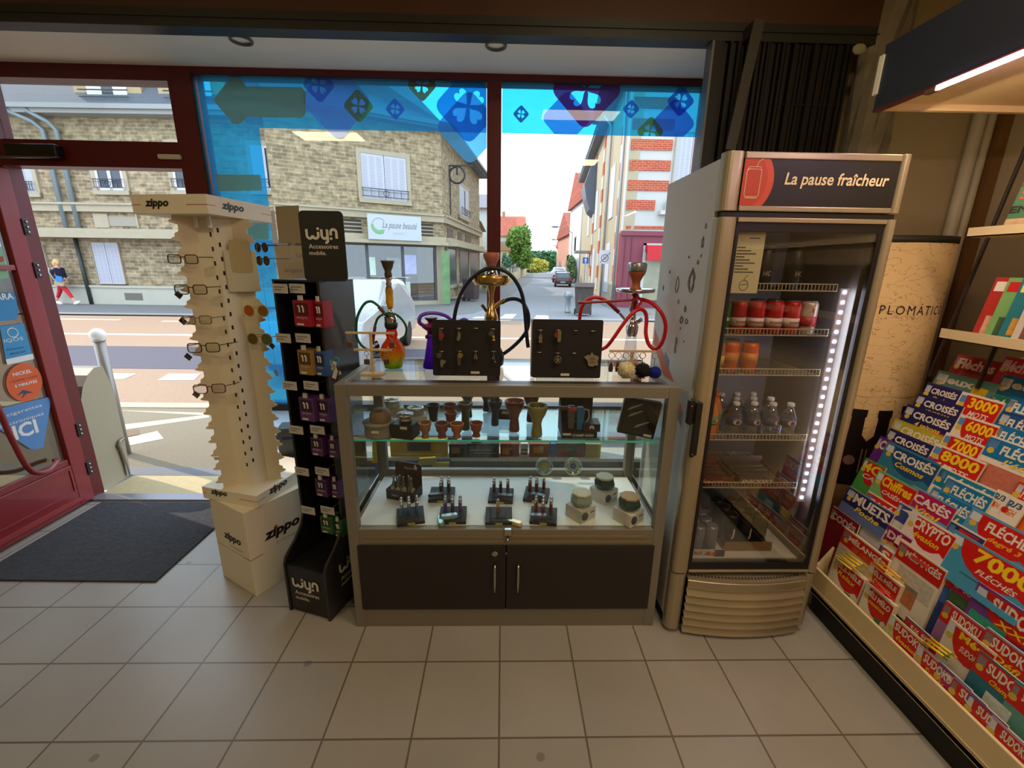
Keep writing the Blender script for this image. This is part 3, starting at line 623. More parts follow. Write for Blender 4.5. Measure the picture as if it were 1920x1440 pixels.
tray(826, 943, 0, (48, 36, 44), (3, 4, 5, 7, 8), 'with black lighters behind the violet one', 'black', ((-.022, .012, 10, (44, 46, 54), 'dark oval tin on the tray with black lighters'),))
tray(938, 945, -4, (80, 44, 90), (1, 2, 4, 7, 8), 'with plum lighters behind the rose gold one', 'plum', ((.022, .014, -4, (62, 66, 76), 'charcoal oval tin on the tray with plum lighters'),))
tray(1003, 943, -12, (120, 28, 34), (1, 2, 4, 5, 8), 'with dark red lighters behind the bright red one', 'dark red', ((.014, .010, -10, (52, 58, 66), 'dark slate oval tin on the rear red tray'),))
# cardboard display with bottle shaped lighters
p = spot(752, 938, DK); t = thing('lighter_display', 'black cardboard display with raised back holding petrol lighters', 'display box', (p.x - .005, p.y - .005, DK), R(-18))
mb = MB(); mb.box((-.07, 0, 0), (.07, .004, .05)); mb.box((-.07, 0, 0), (-.066, .09, .05)); mb.box((.066, 0, 0), (.07, .09, .05)); mb.box((-.07, 0, 0), (.07, .09, .022)); mb.build('tray', M((32, 28, 30), .5), t)
MB().prism(rrect(-.07, 0, .07, .155, .012), .088, .092, 'y').build('back_card', M((62, 26, 30), .45), t)
text('zippo', 'lettering', M((190, 170, 160), .5), t, (-.022, .087, .118), w=.05, h=.018, bold=.02); text('zippo', 'lettering', M((190, 170, 160), .5), t, (-.04, -.001, .018), w=.036, h=.013, bold=.02)
mb = MB().prism([(.030, .125), (.045, .122), (.05, .135), (.042, .142), (.044, .150), (.034, .146)], .0868, .088, 'y'); mb.build('flame_mark', M((220, 210, 200), .5), t)
for k, (x, y) in enumerate(((-.045, .03), (-.02, .045), (-.02, .025), (.004, .035), (.024, .050), (.044, .035))):
    q = Matrix.Rotation(R(-18), 4, 'Z') @ Vector((x, y, 0))
    b_ = thing('petrol_lighter', 'clear bottle necked lighter with cream tag in the cardboard display', 'lighter', (p.x - .005 + q.x, p.y - .005 + q.y, DK + .0225), R(-18 + 12 * k), 'tagged lighters in the cardboard display')
    MB().lathe([(.009, 0), (.010, .004), (.010, .045), (.005, .060), (.0045, .078), (.0001, .08)], 12).build('bottle', M((120, 124, 122), .12, .4), b_, smooth=True)
    MB().lathe([(.0052, .078), (.0056, .086), (.0001, .088)], 10).build('cap', STEEL, b_, smooth=True)
    MB().prism([(-.012, 0), (.002, -.006), (.012, .004), (.010, .034), (.002, .040), (-.010, .034)], -.0145, -.0135, 'y').build('paper_tag', M((206, 200, 176), .7), b_)
# glass ashtrays standing at the back and storage tins on cartons
for px, py, c1, lb in ((1020, 890, (190, 186, 120), 'round glass ashtray with yellow flower print leaning at the back'), (1074, 893, (90, 84, 150), 'round glass ashtray with violet print leaning at the back')):
    p = at(px, py, 'y', 2.03); t = thing('glass_ashtray', lb, 'ashtray', (p.x, 2.045, DK + .078), rot=(R(80), 0, 0), group='glass ashtrays at the back')
    MB().lathe([(.030, 0), (.044, .002), (.046, .020), (.038, .022), (.034, .008), (.0001, .006)], 32).build('dish', glassM('ashtray_glass', (.80, .92, .84), .22), t, smooth=True)
    mb = MB().lathe([(.030, .0085), (.0001, .0087)], 28); o = mb.build('print', M((170, 176, 150), .3), t)
    mb = MB()
    for a in range(5): mb.ball((.010 * cos(a * 1.256), .010 * sin(a * 1.256), .009), .007, n=8, k=4, sq=(1, 1, .15))
    mb.build('flower_print', M(c1, .4), o)
    MB().box((-.018, -.012, -.062), (.018, .0, -.030)).build('stand', M((190, 200, 200), .2), t)
def pot(px, py, rz, rgb, wood_, lbl, lbl2):
    p = spot(px, py, DK); t = thing('pot_carton', lbl2, 'box', (p.x, p.y, DK), R(rz))
    MB().box((-.047, -.047, 0), (.047, .047, .060)).build('carton', M((204, 198, 186), .6), t, bevel=.0015)
    mb = MB().prism([(-.044 + x * .042, .012 + z * .040) for x, z in ((.0, .35), (.3, 0), (.8, 0), (1, .4), (.8, .8), (.3, 1), (0, .8))], -.0482, -.0472, 'y'); mb.build('pot_picture', M((58, 66, 76), .5), t)
    mb = MB().box((.010, -.0482, .034), (.036, -.0472, .042)); mb.box((.0472, -.02, .022), (.0482, .0, .034)); mb.box((.004, -.0482, .016), (.036, -.0472, .017)); mb.box((.0472, .01, .02), (.0482, .028, .04)); mb.build('print', M((130, 116, 112), .6), t)
    b_ = thing('storage_pot', lbl, 'pot', (p.x, p.y, DK + .0605), R(rz + 20), 'facetted pots on their cartons')
    MB().lathe([(.034, 0), (.048, .016), (.050, .026), (.040, .050), (.0001, .050)], 8).build('pot', M(rgb, .35), b_)
    MB().lathe([(.040, .0515), (.043, .053), (.043, .058), (.040, .060), (.0001, .060)], 8).build('lid', M(wood_, .5, noise=.12, scale=30), b_)
pot(1088, 968, 38, (146, 160, 150), (206, 194, 160), 'pale green facetted pot with a light wooden lid', 'white carton under the pale green pot')
pot(1131, 935, 38, (24, 60, 62), (200, 188, 156), 'dark teal facetted pot with pale lid, at the back', 'white carton under the rear teal pot')
pot(1177, 975, 38, (22, 58, 58), (190, 156, 110), 'dark teal facetted pot with brown wooden lid, at the front', 'white carton under the front teal pot')
# things on the ledge under the window, seen through the showcase
def ledgebox(px0, px1, py, h, rgb, label, deco=None, dy=0):
    a = at(px0, py, 'y', 2.42 + dy); b_ = at(px1, py, 'y', 2.42 + dy); t = thing('product_box', label, 'box', ((a.x + b_.x) / 2, 2.42 + dy, .4505)); hw = (b_.x - a.x) / 2
    MB().box((-hw, 0, 0), (hw, .06, h)).build('carton', M(rgb, .55), t)
    for k, (u0, v0, u1, v1, c) in enumerate(deco or ()):
        MB().box((-hw + 2 * hw * u0, -.001, h * v0), (-hw + 2 * hw * u1, 0, h * v1)).build('print', M(c, .6), t)
    return t
ledgebox(732, 838, 846, .10, (204, 170, 50), 'yellow game box with grey keypad picture on the ledge', ((.30, .35, .72, .9, (70, 76, 96)), (.05, .1, .9, .2, (230, 210, 120))))
ledgebox(842, 882, 846, .085, (36, 34, 34), 'black box with an oval photo on the ledge', ((.1, .3, .5, .8, (160, 130, 110)),), -.012)
ledgebox(884, 902, 840, .10, (150, 120, 40), 'narrow ochre box on the ledge behind the black one')
ledgebox(865, 925, 847, .09, (42, 62, 78), 'dark blue box with white scribbles behind the red clay bowl', ((.1, .5, .8, .56, (190, 190, 190)), (.2, .3, .9, .35, (150, 170, 180))), -.012).location.x += .035
ledgebox(938, 974, 848, .085, (140, 66, 44), 'orange red picture box on the ledge right of the joint', ((.1, .2, .6, .7, (190, 120, 60)), (.5, .1, .9, .5, (110, 40, 34))))
ledgebox(976, 990, 848, .085, (200, 200, 206), 'narrow white box on the ledge by the picture box', ((.1, .2, .9, .3, (60, 60, 80)), (.1, .5, .9, .6, (60, 60, 80))))
ledgebox(993, 1030, 848, .085, (150, 90, 60), 'brown red patterned box in the middle of the ledge', ((.2, .3, .7, .8, (200, 150, 60)),))
ledgebox(1032, 1042, 848, .085, (60, 110, 170), 'narrow blue box on the ledge')
ledgebox(1044, 1096, 848, .09, (110, 104, 100), 'grey and red mottled box on the ledge', ((.05, .1, .35, .6, (160, 60, 50)), (.4, .3, .7, .8, (70, 90, 90)), (.75, .05, .95, .5, (150, 50, 60))))
ledgebox(1097, 1126, 848, .085, (190, 170, 110), 'tan box with yellow side at the ledge end', ((.8, 0, 1, 1, (214, 206, 60)),))
# blue and yellow flyers lying against the wall below the ledge at left
def flyer(corners, rgb, label, txt=None, y=2.35):
    P = [at(x, z, 'y', y) for x, z in corners]; cx = sum(p.x for p in P) / len(P); cz = min(p.z for p in P)
    t = thing('flyer_pack', label, 'flyer', (cx, y, cz)); MB().prism([(p.x - cx, p.z - cz) for p in P], 0, .02, 'y').build('sheet', M(rgb, .6), t)
    if txt: q = at(txt[1], txt[2], 'y', y); text(txt[0], 'lettering', M(txt[5], .6), t, (q.x - cx, -.001, q.z - cz), w=txt[3], h=txt[4], bold=.03)
    return t
flyer(((698, 868), (845, 862), (845, 888), (698, 905)), (52, 96, 150), 'blue leaflet panel with orange letters behind the showcase', ('NTES', 776, 884, .10, .028, (214, 130, 40)), 2.39)
flyer(((812, 868), (842, 868), (842, 888), (810, 888)), (206, 190, 70), 'yellow leaflet beside the blue panel', None, 2.365)
flyer(((786, 860), (816, 858), (818, 872), (784, 872)), (200, 180, 70), 'small yellow leaflet above the blue panel', None, 2.365)
flyer(((698, 830), (715, 800), (718, 868), (698, 868)), (214, 190, 60), 'tall yellow leaflet behind the left post', None, 2.33)
# ---------------------------------------------------------------- hookahs on the showcase
Z1 = lambda x, y: (620 + x / 5.332, 460 + y / 5.332)
Z2 = lambda x, y: (940 + x / 5.334, 460 + y / 5.334)
CHROME = M((200, 200, 205), .12, 1.0); GOLD = M((190, 160, 96), .22, .9)
def hose(t, zf, pts, y, r, mat, name='hose', dy=None, n=8, rib=False):
    P = []
    for i, q in enumerate(pts):
        yy = y + (dy[i] if dy else 0); v = at(*zf(*q), 'y', yy); P.append(v - Vector(t.location))
    S = spline(P, n * (3 if rib else 1)); rr = [r * (1 + .14 * (i % 2)) for i in range(len(S))] if rib else r
    return MB().tube(S, rr, 10).build(name, mat, t, smooth=True)
def grad_mat(name, stops, zlo, zhi, rough=.08):
    ma, nt, b, ln = node_mat(name); tc = nt.nodes.new('ShaderNodeTexCoord'); sp = nt.nodes.new('ShaderNodeSeparateXYZ'); ln(tc.outputs['Object'], sp.inputs[0])
    mr = nt.nodes.new('ShaderNodeMapRange'); mr.inputs[1].default_value = zlo; mr.inputs[2].default_value = zhi; ln(sp.outputs[2], mr.inputs[0])
    cr = nt.nodes.new('ShaderNodeValToRGB'); ln(mr.outputs[0], cr.inputs[0]); e = cr.color_ramp.elements
    while len(e) < len(stops): e.new(.5)
    for i, (p_, c) in enumerate(stops): e[i].position = p_; e[i].color = L4(c)
    ln(cr.outputs[0], b.inputs['Base Color']); b.inputs['Roughness'].default_value = rough
    # coloured glass: part of the daylight behind it comes through, tinted
    out = nt.nodes['Material Output']; tr = nt.nodes.new('ShaderNodeBsdfTransparent'); ln(cr.outputs[0], tr.inputs[0]); tl = nt.nodes.new('ShaderNodeBsdfTranslucent'); ln(cr.outputs[0], tl.inputs[0])
    m1 = nt.nodes.new('ShaderNodeMixShader'); m1.inputs[0].default_value = .45; ln(tr.outputs[0], m1.inputs[1]); ln(tl.outputs[0], m1.inputs[2])
    m2 = nt.nodes.new('ShaderNodeMixShader'); m2.inputs[0].default_value = .35; ln(m1.outputs[0], m2.inputs[1]); ln(b.outputs[0], m2.inputs[2]); ln(m2.outputs[0], out.inputs[0])
    return ma
# rainbow one
K = .00234; yb = 1.90; p = at(736, 690, 'z', TP)
t = thing('hookah', 'rainbow hookah with orange to green glass base and green hose', 'hookah', (p.x, yb, TP))
def prof(rows, y0, k=K): return [(w_ / 2 * k, (y0 - yy) * k) for w_, yy in rows]
MB().lathe(prof([(33, 690), (34, 687), (36, 680), (44, 672), (47, 665), (46, 657), (36, 645), (24, 638), (19, 633), (22, 628), (20, 622), (17, 615)], 690), 28).build('glass_base', grad_mat('rainbow_glass', [(0, (120, 190, 50)), (.12, (180, 205, 50)), (.3, (235, 190, 40)), (.5, (235, 110, 30)), (.9, (225, 60, 40))], 0, .175), t, smooth=True)
MB().lathe(prof([(20, 617), (24, 612), (24, 606), (20, 604)], 690), 24).build('rubber_seal', M((30, 28, 30), .6), t, smooth=True)
MB().lathe(prof([(22, 608), (24, 604), (24, 595), (20, 592), (14, 588), (8, 582), (7, 578)], 690), 24).build('metal_collar', CHROME, t, smooth=True)
MB().lathe(prof([(9, 580), (12, 574), (14, 566), (13, 556), (14, 547), (11, 541), (8, 539)], 690), 20).build('yellow_stem', M((214, 160, 40), .25, noise=.35, scale=60), t, smooth=True)
MB().lathe(prof([(8, 541), (11, 536), (8, 531), (12, 527), (9, 523)], 690), 20).build('upper_stem', CHROME, t, smooth=True)
MB().lathe(prof([(12, 527), (78, 525.5), (79, 524), (12, 523.5)], 690), 32).build('ash_plate', CHROME, t, smooth=True)
MB().lathe([(max(a, 1e-5), b_) for a, b_ in prof([(12, 524), (14, 518), (11, 514), (18, 506), (20, 502), (23, 498), (25, 495), (21, 495), (12, 502), (0, 503)], 690)], 22).build('clay_bowl', M((70, 62, 40), .4, noise=.3, scale=50), t, smooth=True)
GRN = M((28, 112, 60), .35); DRD = M((110, 34, 34), .4)
hose(t, Z1, [(545, 690), (520, 650), (470, 600), (410, 562), (350, 575), (300, 640), (262, 740), (256, 860), (270, 940), (320, 1010), (400, 1050), (500, 1060)], yb, .0058, GRN, dy=[-.02, -.03, -.03, -.03, -.03, -.02, -.01, 0, .01, .02, .04, .05])
hose(t, Z1, [(425, 960), (432, 880), (445, 800), (480, 720), (560, 680), (650, 690), (720, 750), (758, 830), (740, 910), (680, 965)], yb + .02, .0052, GRN, dy=[-.03, -.03, -.03, -.05, -.06, -.05, -.03, 0, .02, .04])
hose(t, Z1, [(480, 620), (510, 650), (550, 695)], yb - .012, .0066, DRD, 'mouthpiece', dy=[-.02, -.025, -.015]); hose(t, Z1, [(422, 990), (430, 900), (445, 810)], yb, .0065, DRD, 'mouthpiece', dy=[-.02, -.02, -.02])
# purple one
yb = 1.90; p = at(812, 688, 'z', TP); t = thing('hookah', 'small purple hookah with ribbed purple hose beside the black key board', 'hookah', (p.x, yb, TP))
MB().lathe(prof([(36, 690), (37, 686), (30, 672), (24, 655), (19, 640), (15, 632), (17, 624)], 690), 24).build('plastic_base', grad_mat('purple_glass', [(0, (110, 40, 200)), (1, (140, 60, 215))], 0, .15, .2), t, smooth=True)
PK = M((120, 30, 90), .3)
MB().lathe(prof([(14, 626), (18, 620), (34, 614), (38, 609), (16, 606), (10, 603)], 690), 24).build('pink_tray', PK, t, smooth=True)
MB().lathe([(max(a, 1e-5), b_) for a, b_ in prof([(10, 606), (12, 603), (22, 598), (24, 595), (20, 595), (0, 599)], 690)], 20).build('clay_bowl', M((70, 26, 40), .4), t, smooth=True)
v = at(*Z1(965, 915), 'y', yb) - Vector(t.location); MB().tube([(0, 0, v.z), v], .006, 8).ball(v, .010, n=10, k=6).build('side_port', PK, t, smooth=True)
PUR = M((122, 70, 210), .35)
hose(t, Z1, [(1230, 775), (1170, 715), (1080, 682), (980, 678), (910, 700), (885, 745), (900, 785), (960, 808), (1010, 805)], yb, .0075, PUR, rib=True, dy=[.03, .02, 0, -.02, -.03, -.03, -.02, 0, .01])
hose(t, Z1, [(1270, 790), (1300, 750), (1345, 738), (1385, 770), (1380, 800)], yb, .006, PUR, 'mouthpiece', dy=[.03, .02, .02, .03, .04])
# brass one
yb = 1.955; p = at(921, 620, 'y', yb); K2 = .00246; t = thing('hookah', 'tall brass hookah with wide bowl tray and black hose behind the key board', 'hookah', (p.x, yb, TP)); zt = lambda y_: (at(921, y_, 'y', yb).z - TP)
def prof2(rows, cx=921, yb=None): return [(max(w_ / 2 * K2, 1e-5), zt(y_)) for w_, y_ in rows]
MB().lathe([(.050, 0), (.056, .006), (.060, .05), (.045, .08), (.018, .105), (.016, zt(605))], 24).build('glass_base', grad_mat('smoke_glass', [(0, (60, 60, 66)), (1, (80, 80, 86))], 0, .1), t, smooth=True)
MB().lathe(prof2([(26, 612), (27, 606), (27, 600), (24, 599)]), 24).build('metal_collar', CHROME, t, smooth=True)
MB().lathe(prof2([(25, 600), (24, 592), (17, 582), (11, 574), (8, 562), (9, 550), (14, 538), (17, 532)]), 24).build('brass_stem', GOLD, t, smooth=True)
MB().lathe(prof2([(18, 536), (60, 534), (67, 528), (68, 516), (66, 515), (64, 526), (16, 529)]), 32).build('bowl_tray', GOLD, t, smooth=True)
MB().lathe(prof2([(22, 530), (24, 515), (20, 508), (16, 505)]), 20).build('neck', CHROME, t, smooth=True)
MB().lathe(prof2([(15, 512), (15, 500), (20, 492), (28, 484), (29, 477), (26, 473.5), (22, 473.5), (18, 480), (0, 481)]), 24).build('clay_bowl', M((172, 104, 92), .5), t, smooth=True)
hose(t, Z1, [(1600, 650), (1660, 600), (1740, 545)], yb, .009, GOLD, 'hose_port', dy=[0, 0, 0]); hose(t, Z1, [(1560, 660), (1510, 590)], yb, .007, M((120, 70, 60), .3, .5), 'valve', dy=[0, -.01])
BH = M((22, 30, 46), .4)
hose(t, Z2, [(0, 575), (60, 545), (130, 535), (200, 560), (250, 630), (272, 720), (262, 830), (210, 920), (110, 1020), (0, 1100)], yb, .0085, BH, dy=[0, 0, -.01, -.02, -.03, -.03, -.02, -.0, .02, .03])
hose(t, Z1, [(1225, 900), (1232, 760), (1262, 600), (1320, 450), (1420, 320), (1550, 240), (1680, 235), (1790, 290), (1870, 390), (1920, 520), (1945, 700), (1960, 900), (1975, 1020)], yb - .04, .0085, BH, 'hose_loop', dy=[0, 0, 0, 0, -.01, -.02, -.02, -.02, -.01, 0, 0, .01, .01])
# red one
yb = 2.0; p = at(1183, 640, 'y', yb); t = thing('hookah', 'chrome hookah with clay bowl and bright red hose beside the fridge', 'hookah', (p.x, yb, TP)); zt = lambda y_: (at(1187, y_, 'y', yb).z - TP)
MB().lathe([(.036, 0), (.040, .004), (.040, .02), (.030, .055), (.026, zt(640)), (.023, zt(626))], 24).build('glass_base', glassM('clear_base', (.86, .88, .92), .12), t, smooth=True)
MB().lathe(prof2([(18, 630), (22, 622), (23, 612), (16, 606), (10, 596), (8, 580)]), 20).build('metal_body', CHROME, t, smooth=True)
MB().lathe(prof2([(8, 582), (9, 575), (12, 568), (9, 560), (12, 553), (8, 549)]), 18).build('red_stem', M((170, 20, 24), .25), t, smooth=True)
MB().lathe(prof2([(12, 551), (68, 547.5), (70, 544), (70, 541), (66, 543), (12, 545)]), 32).build('ash_plate', CHROME, t, smooth=True)
MB().lathe(prof2([(22, 546), (20, 540), (14, 536), (15, 528), (24, 518), (31, 512), (32, 506), (0, 506)]), 24).build('clay_bowl', M((176, 90, 52), .5), t, smooth=True)
MB().lathe(prof2([(33, 509), (34, 503), (34, 495), (30, 492), (0, 492)]), 20).build('wind_cover', M((170, 170, 170), .3, .8), t, smooth=True)
v = at(*Z2(1440, 178), 'y', yb) - Vector(t.location); MB().bar((0, 0, zt(493)), v, .008, .004).build('cover_handle', STEEL, t)
hose(t, Z2, [(1330, 700), (1300, 640), (1330, 500)], yb, .010, CHROME, 'side_tube', dy=[0, 0, 0]); hose(t, Z2, [(1320, 790), (1370, 760), (1400, 740)], yb, .010, CHROME, 'valve', dy=[0, -.01, -.02])
RH = M((214, 22, 26), .35)
hose(t, Z2, [(1390, 540), (1490, 570), (1590, 660), (1640, 780), (1632, 900), (1590, 1000), (1530, 1035), (1475, 990), (1445, 880), (1452, 740), (1435, 665), (1380, 640), (1300, 690), (1210, 800), (1120, 930), (1050, 1015), (985, 1045)], yb - .03, .0085, RH, dy=[0, -.04, -.08, -.09, -.09, -.08, -.06, -.05, -.04, -.03, -.03, -.04, -.05, -.05, -.04, -.02, 0])
hose(t, Z2, [(782, 760), (790, 680), (815, 600), (870, 540), (950, 520), (1030, 545), (1090, 590)], yb - .02, .0080, RH, 'hose_loop', dy=[.02, .01, 0, 0, 0, 0, 0])
hose(t, Z2, [(1090, 590), (1175, 670)], yb - .02, .0085, M((140, 20, 26), .3), 'mouthpiece', dy=[0, 0]); hose(t, Z2, [(1175, 670), (1240, 750)], yb - .02, .006, CHROME, 'hose_tip', dy=[0, .01])
hose(t, Z2, [(768, 577), (1330, 545)], yb - .06, .0058, M((160, 22, 28), .3), 'long_handle', dy=[0, 0])
hose(t, Z2, [(1320, 560), (1360, 520), (1400, 560), (1360, 620), (1370, 660)], yb - .055, .006, M((190, 30, 36), .5), 'ribbon_tie')

# ---------------------------------------------------------------- black key boards
VEL = M((30, 26, 26), .85)
def keyboard(tl, tr, bl, br, lbl, side):
    A = at(*bl, 'z', TP); y0 = A.y; T = at(*tl, 'y', y0); B = at(*br, 'y', y0); w2 = (B.x - A.x) / 2; H = T.z - TP
    t = thing('keyring_board', lbl, 'display board', ((A.x + B.x) / 2, y0, TP), 0, 'black keyring boards on the showcase'); t.rotation_euler = (R(-2), 0, 0)
    MB().prism(rrect(-w2, 0, w2, H, .008), 0, .008, 'y').build('board', VEL, t)
    MB().box((-w2 + .02, .008, 0), (w2 - .02, .05, H * .8) if side else (w2 - .02, .05, .01)).build('easel', M((120, 118, 116), .6), t)
    if side: MB().box((-w2 - .004, .006, .002), (-w2 + .014, .05, H - .002)).build('box_side', M((150, 146, 140), .6), t)
    pricetag(t, .035 if not side else -.005, -.001, .014, .036, .010)
    return t, y0, w2, H
def charm_mb(kind):
    mb = MB()
    if kind == 'disc': mb.lathe([(.0001, -.0015), (.011, -.0015), (.011, .0015), (.0001, .0015)], 18); mb.xf(Matrix.Translation((0, 0, -.011)) @ Matrix.Rotation(pi / 2, 4, 'X'))
    elif kind == 'bell': mb.lathe([(.003, 0), (.006, -.006), (.0065, -.016), (.009, -.020), (.0001, -.020)], 14)
    elif kind == 'tower': mb.prism([(-.007, -.036), (.007, -.036), (.006, -.02), (.008, -.018), (.005, -.006), (0, 0), (-.005, -.006), (-.008, -.018), (-.006, -.02)], -.004, .004, 'y')
    elif kind == 'statue': mb.prism([(-.009, -.034), (.002, -.036), (.008, -.024), (.009, -.010), (.003, 0), (-.003, 0), (-.004, -.012)], -.003, .003, 'y')
    elif kind == 'cup': mb.prism([(-.004, -.040), (.004, -.042), (.006, -.030), (.016, -.022), (.018, -.010), (.012, -.014), (.006, -.008), (-.004, -.010), (-.006, -.026)], -.004, .004, 'y')
    elif kind == 'bar': mb.prism(rrect(-.007, -.045, .007, 0, .004), -.003, .003, 'y')
    elif kind == 'shoes':
        for s_ in (-1, 1): mb.prism([(s_ * .002, 0), (s_ * .006, -.012), (s_ * .008, -.024), (s_ * .003, -.026), (s_ * .001, -.012)], -.003, .003, 'y')
    elif kind == 'clubs': mb.bar((0, 0, 0), (.006, 0, -.034), .002, .002); mb.bar((.002, 0, 0), (-.004, 0, -.02), .002, .002); mb.ball((.006, 0, -.034), .004, n=8, k=6); mb.ball((-.004, 0, -.02), .004, n=8, k=6)
    elif kind == 'star':
        pts = []
        for i in range(10): a = pi / 2 + i * pi / 5; r_ = .013 if i % 2 == 0 else .006; pts.append((r_ * cos(a), -.014 + r_ * sin(a)))
        mb.prism(pts, -.0015, .0015, 'y'); mb.tube([(.014 * cos(a * pi / 12), 0, -.014 + .014 * sin(a * pi / 12)) for a in range(24)], .002, 6, closed=True)
    elif kind == 'square': mb.prism(rrect(-.011, -.022, .011, 0, .003), -.003, .003, 'y')
    elif kind == 'leather': mb.prism([(-.007, -.040), (.006, -.040), (.009, -.026), (.006, -.010), (.003, 0), (-.003, 0), (-.006, -.010), (-.009, -.026)], -.005, .005, 'y')
    return mb
KM = {'silver': M((176, 170, 156), .25, .9), 'gold': M((196, 170, 96), .25, .9), 'red': M((150, 34, 30), .4), 'brown': M((84, 62, 44), .5, noise=.4, scale=80), 'grey': M((90, 86, 80), .4, .4), 'leather': M((70, 30, 30), .6), 'pink': M((206, 150, 160), .4), 'blue': M((60, 90, 190), .4)}
def keyring(loc, label, group, charms, ring_r=.0, chain=.012):
    t = thing('keyring', label, 'keyring', loc, 0, group); z = 0
    if ring_r: MB().tube([(ring_r * cos(a * pi / 10), 0, -ring_r + ring_r * sin(a * pi / 10)) for a in range(20)], .0012, 6, closed=True).build('split_ring', KM['silver'], t, smooth=True); z = -2 * ring_r
    MB().tube([(0, 0, z), (.0015, 0, z - chain / 2), (0, 0, z - chain)], .0016, 6).build('chain', KM['silver'], t)
    for k, (kind, c, dx, dz) in enumerate(charms): charm_mb(kind).xf(Matrix.Translation((dx, -.002 * k, z - chain + dz))).build('charm', KM[c], t)
    return t
def hook(t, x, z): MB().tube([(x - .009, -.002, z + .002), (x - .009, -.010, z), (x + .009, -.010, z), (x + .009, -.002, z + .002)], .0018, 6).build('hook', KM['silver'], t, smooth=True)
t, y0, w2, H = keyboard((812, 600), (938, 606), (812, 704), (938, 706), 'left black key board on the showcase with eight hooks', False)
def onboard(zf, x, y): v = at(*zf(x, y), 'y', y0 - .006); return v
G1 = 'keyrings on the left black board'
K1 = [(1102, 832, 'red disc keyring, first in the top row of the left board', [('bar', 'grey', -.001, .010), ('disc', 'red', .002, -.004)]),
      (1280, 832, 'silver figure keyring in the top row of the left board', [('statue', 'silver', 0, 0)]),
      (1450, 832, None, None),
      (1622, 838, 'grey disc and gold bell keyring in the top right of the left board', [('disc', 'grey', -.007, .006), ('bell', 'gold', .003, -.012)]),
      (1105, 1062, 'trophy cup keyring with disc in the lower left of the left board', [('disc', 'grey', -.008, .008), ('cup', 'silver', .002, -.010)]),
      (1283, 1060, 'gold coin and long tag keyring in the lower row of the left board', [('bar', 'grey', 0, 0), ('disc', 'gold', .006, .008)]),
      (1450, 1060, 'pair of tiny silver shoes keyring in the lower row of the left board', [('shoes', 'silver', 0, .006)]),
      (1630, 1062, 'golf club keyring in the lower right of the left board', [('clubs', 'silver', 0, .004)])]
for x, y, lb, ch in K1:
    v = onboard(Z1, x, y); hook(t, v.x - t.location.x, v.z - TP)
    if lb: keyring((v.x, y0 - .012, v.z), lb, G1, ch)
t, y0, w2, H = keyboard((1000, 599), (1131, 600), (997, 708), (1125, 712), 'right black key board on the showcase with a map plaque', True)
K3 = [(392, 850, 'lantern tower keyring in the top left of the right board', [('tower', 'silver', 0, 0)]), (570, 850, 'red disc and key keyring on the right board', [('disc', 'red', -.005, .006), ('bar', 'silver', .004, .012)]), (748, 856, None, None), (920, 860, None, None),
      (380, 1070, None, None), (565, 1078, 'round star keyring in the lower row of the right board', [('star', 'silver', 0, 0)]), (730, 1080, None, None)]
for x, y, lb, ch in K3:
    v = onboard(Z2, x, y); hook(t, v.x - t.location.x, v.z - TP)
    if lb: keyring((v.x, y0 - .012, v.z), lb, 'keyrings on the right black board', ch)
P = [(825, 1120), (865, 1095), (890, 1100), (905, 1068), (925, 1095), (975, 1115), (970, 1145), (960, 1160), (972, 1195), (950, 1205), (930, 1200), (915, 1215), (870, 1205), (862, 1160), (845, 1135)]
pts = [onboard(Z2, *q) for q in P]; cx = sum(v.x for v in pts) / len(pts); cz = sum(v.z for v in pts) / len(pts)
t = thing('map_plaque', 'small France shaped metal plaque on the right black board', 'plaque', (cx, y0 - .0062, cz)); MB().prism([(v.x - cx, v.z - cz) for v in pts], 0, .003, 'y').build('plate', M((150, 140, 112), .4, .4), t)
mb = MB(); [mb.box((-.012 + a, -.0006, b_), (.012 - a, 0, b_ + .0025)) for a, b_ in ((.004, .008), (0, .001), (.008, -.005), (0, -.012))]; mb.build('engraving', M((70, 62, 46), .6), t)
# ---------------------------------------------------------------- wooden key trees
WD = M((206, 176, 130), .6, noise=.12, scale=20)
p = spot(700, 704, TP); ys = p.y
def ZP(zf, x, y): return at(*zf(x, y), 'y', ys)
t = thing('keyring_stand', 'small pale wooden key tree at the left end of the showcase', 'display stand', (p.x, ys, TP)); mb = MB().box((-.045, -.02, 0), (.045, .02, .012)); mb.build('foot', WD, t, bevel=.002)
a = ZP(Z1, 407, 875); MB().box((-.005, -.005, .012), (.005, .005, a.z - TP)).build('post', WD, t)
for x0, x1, y in ((150, 640, 872), (235, 610, 1042)):
    q, r_ = ZP(Z1, x0, y), ZP(Z1, x1, y); MB().box((q.x - p.x, -.007, q.z - TP - .004), (r_.x - p.x, .003, q.z - TP + .004)).build('arm', WD, t)
for x, y, lb in ((190, 880, 'brown square keyring hanging from the left tip of the upper arm'), (362, 1048, 'brown square keyring hanging left of the wooden post'), (612, 880, 'dark square keyring hanging from the right tip of the upper arm'), (560, 1048, 'dark square keyring hanging from the right of the lower arm')):
    q = ZP(Z1, x, y); keyring((q.x, ys - .010, q.z - .003), lb, 'keyrings on the small wooden key tree', [('square', 'brown', 0, 0)], .009, .014)
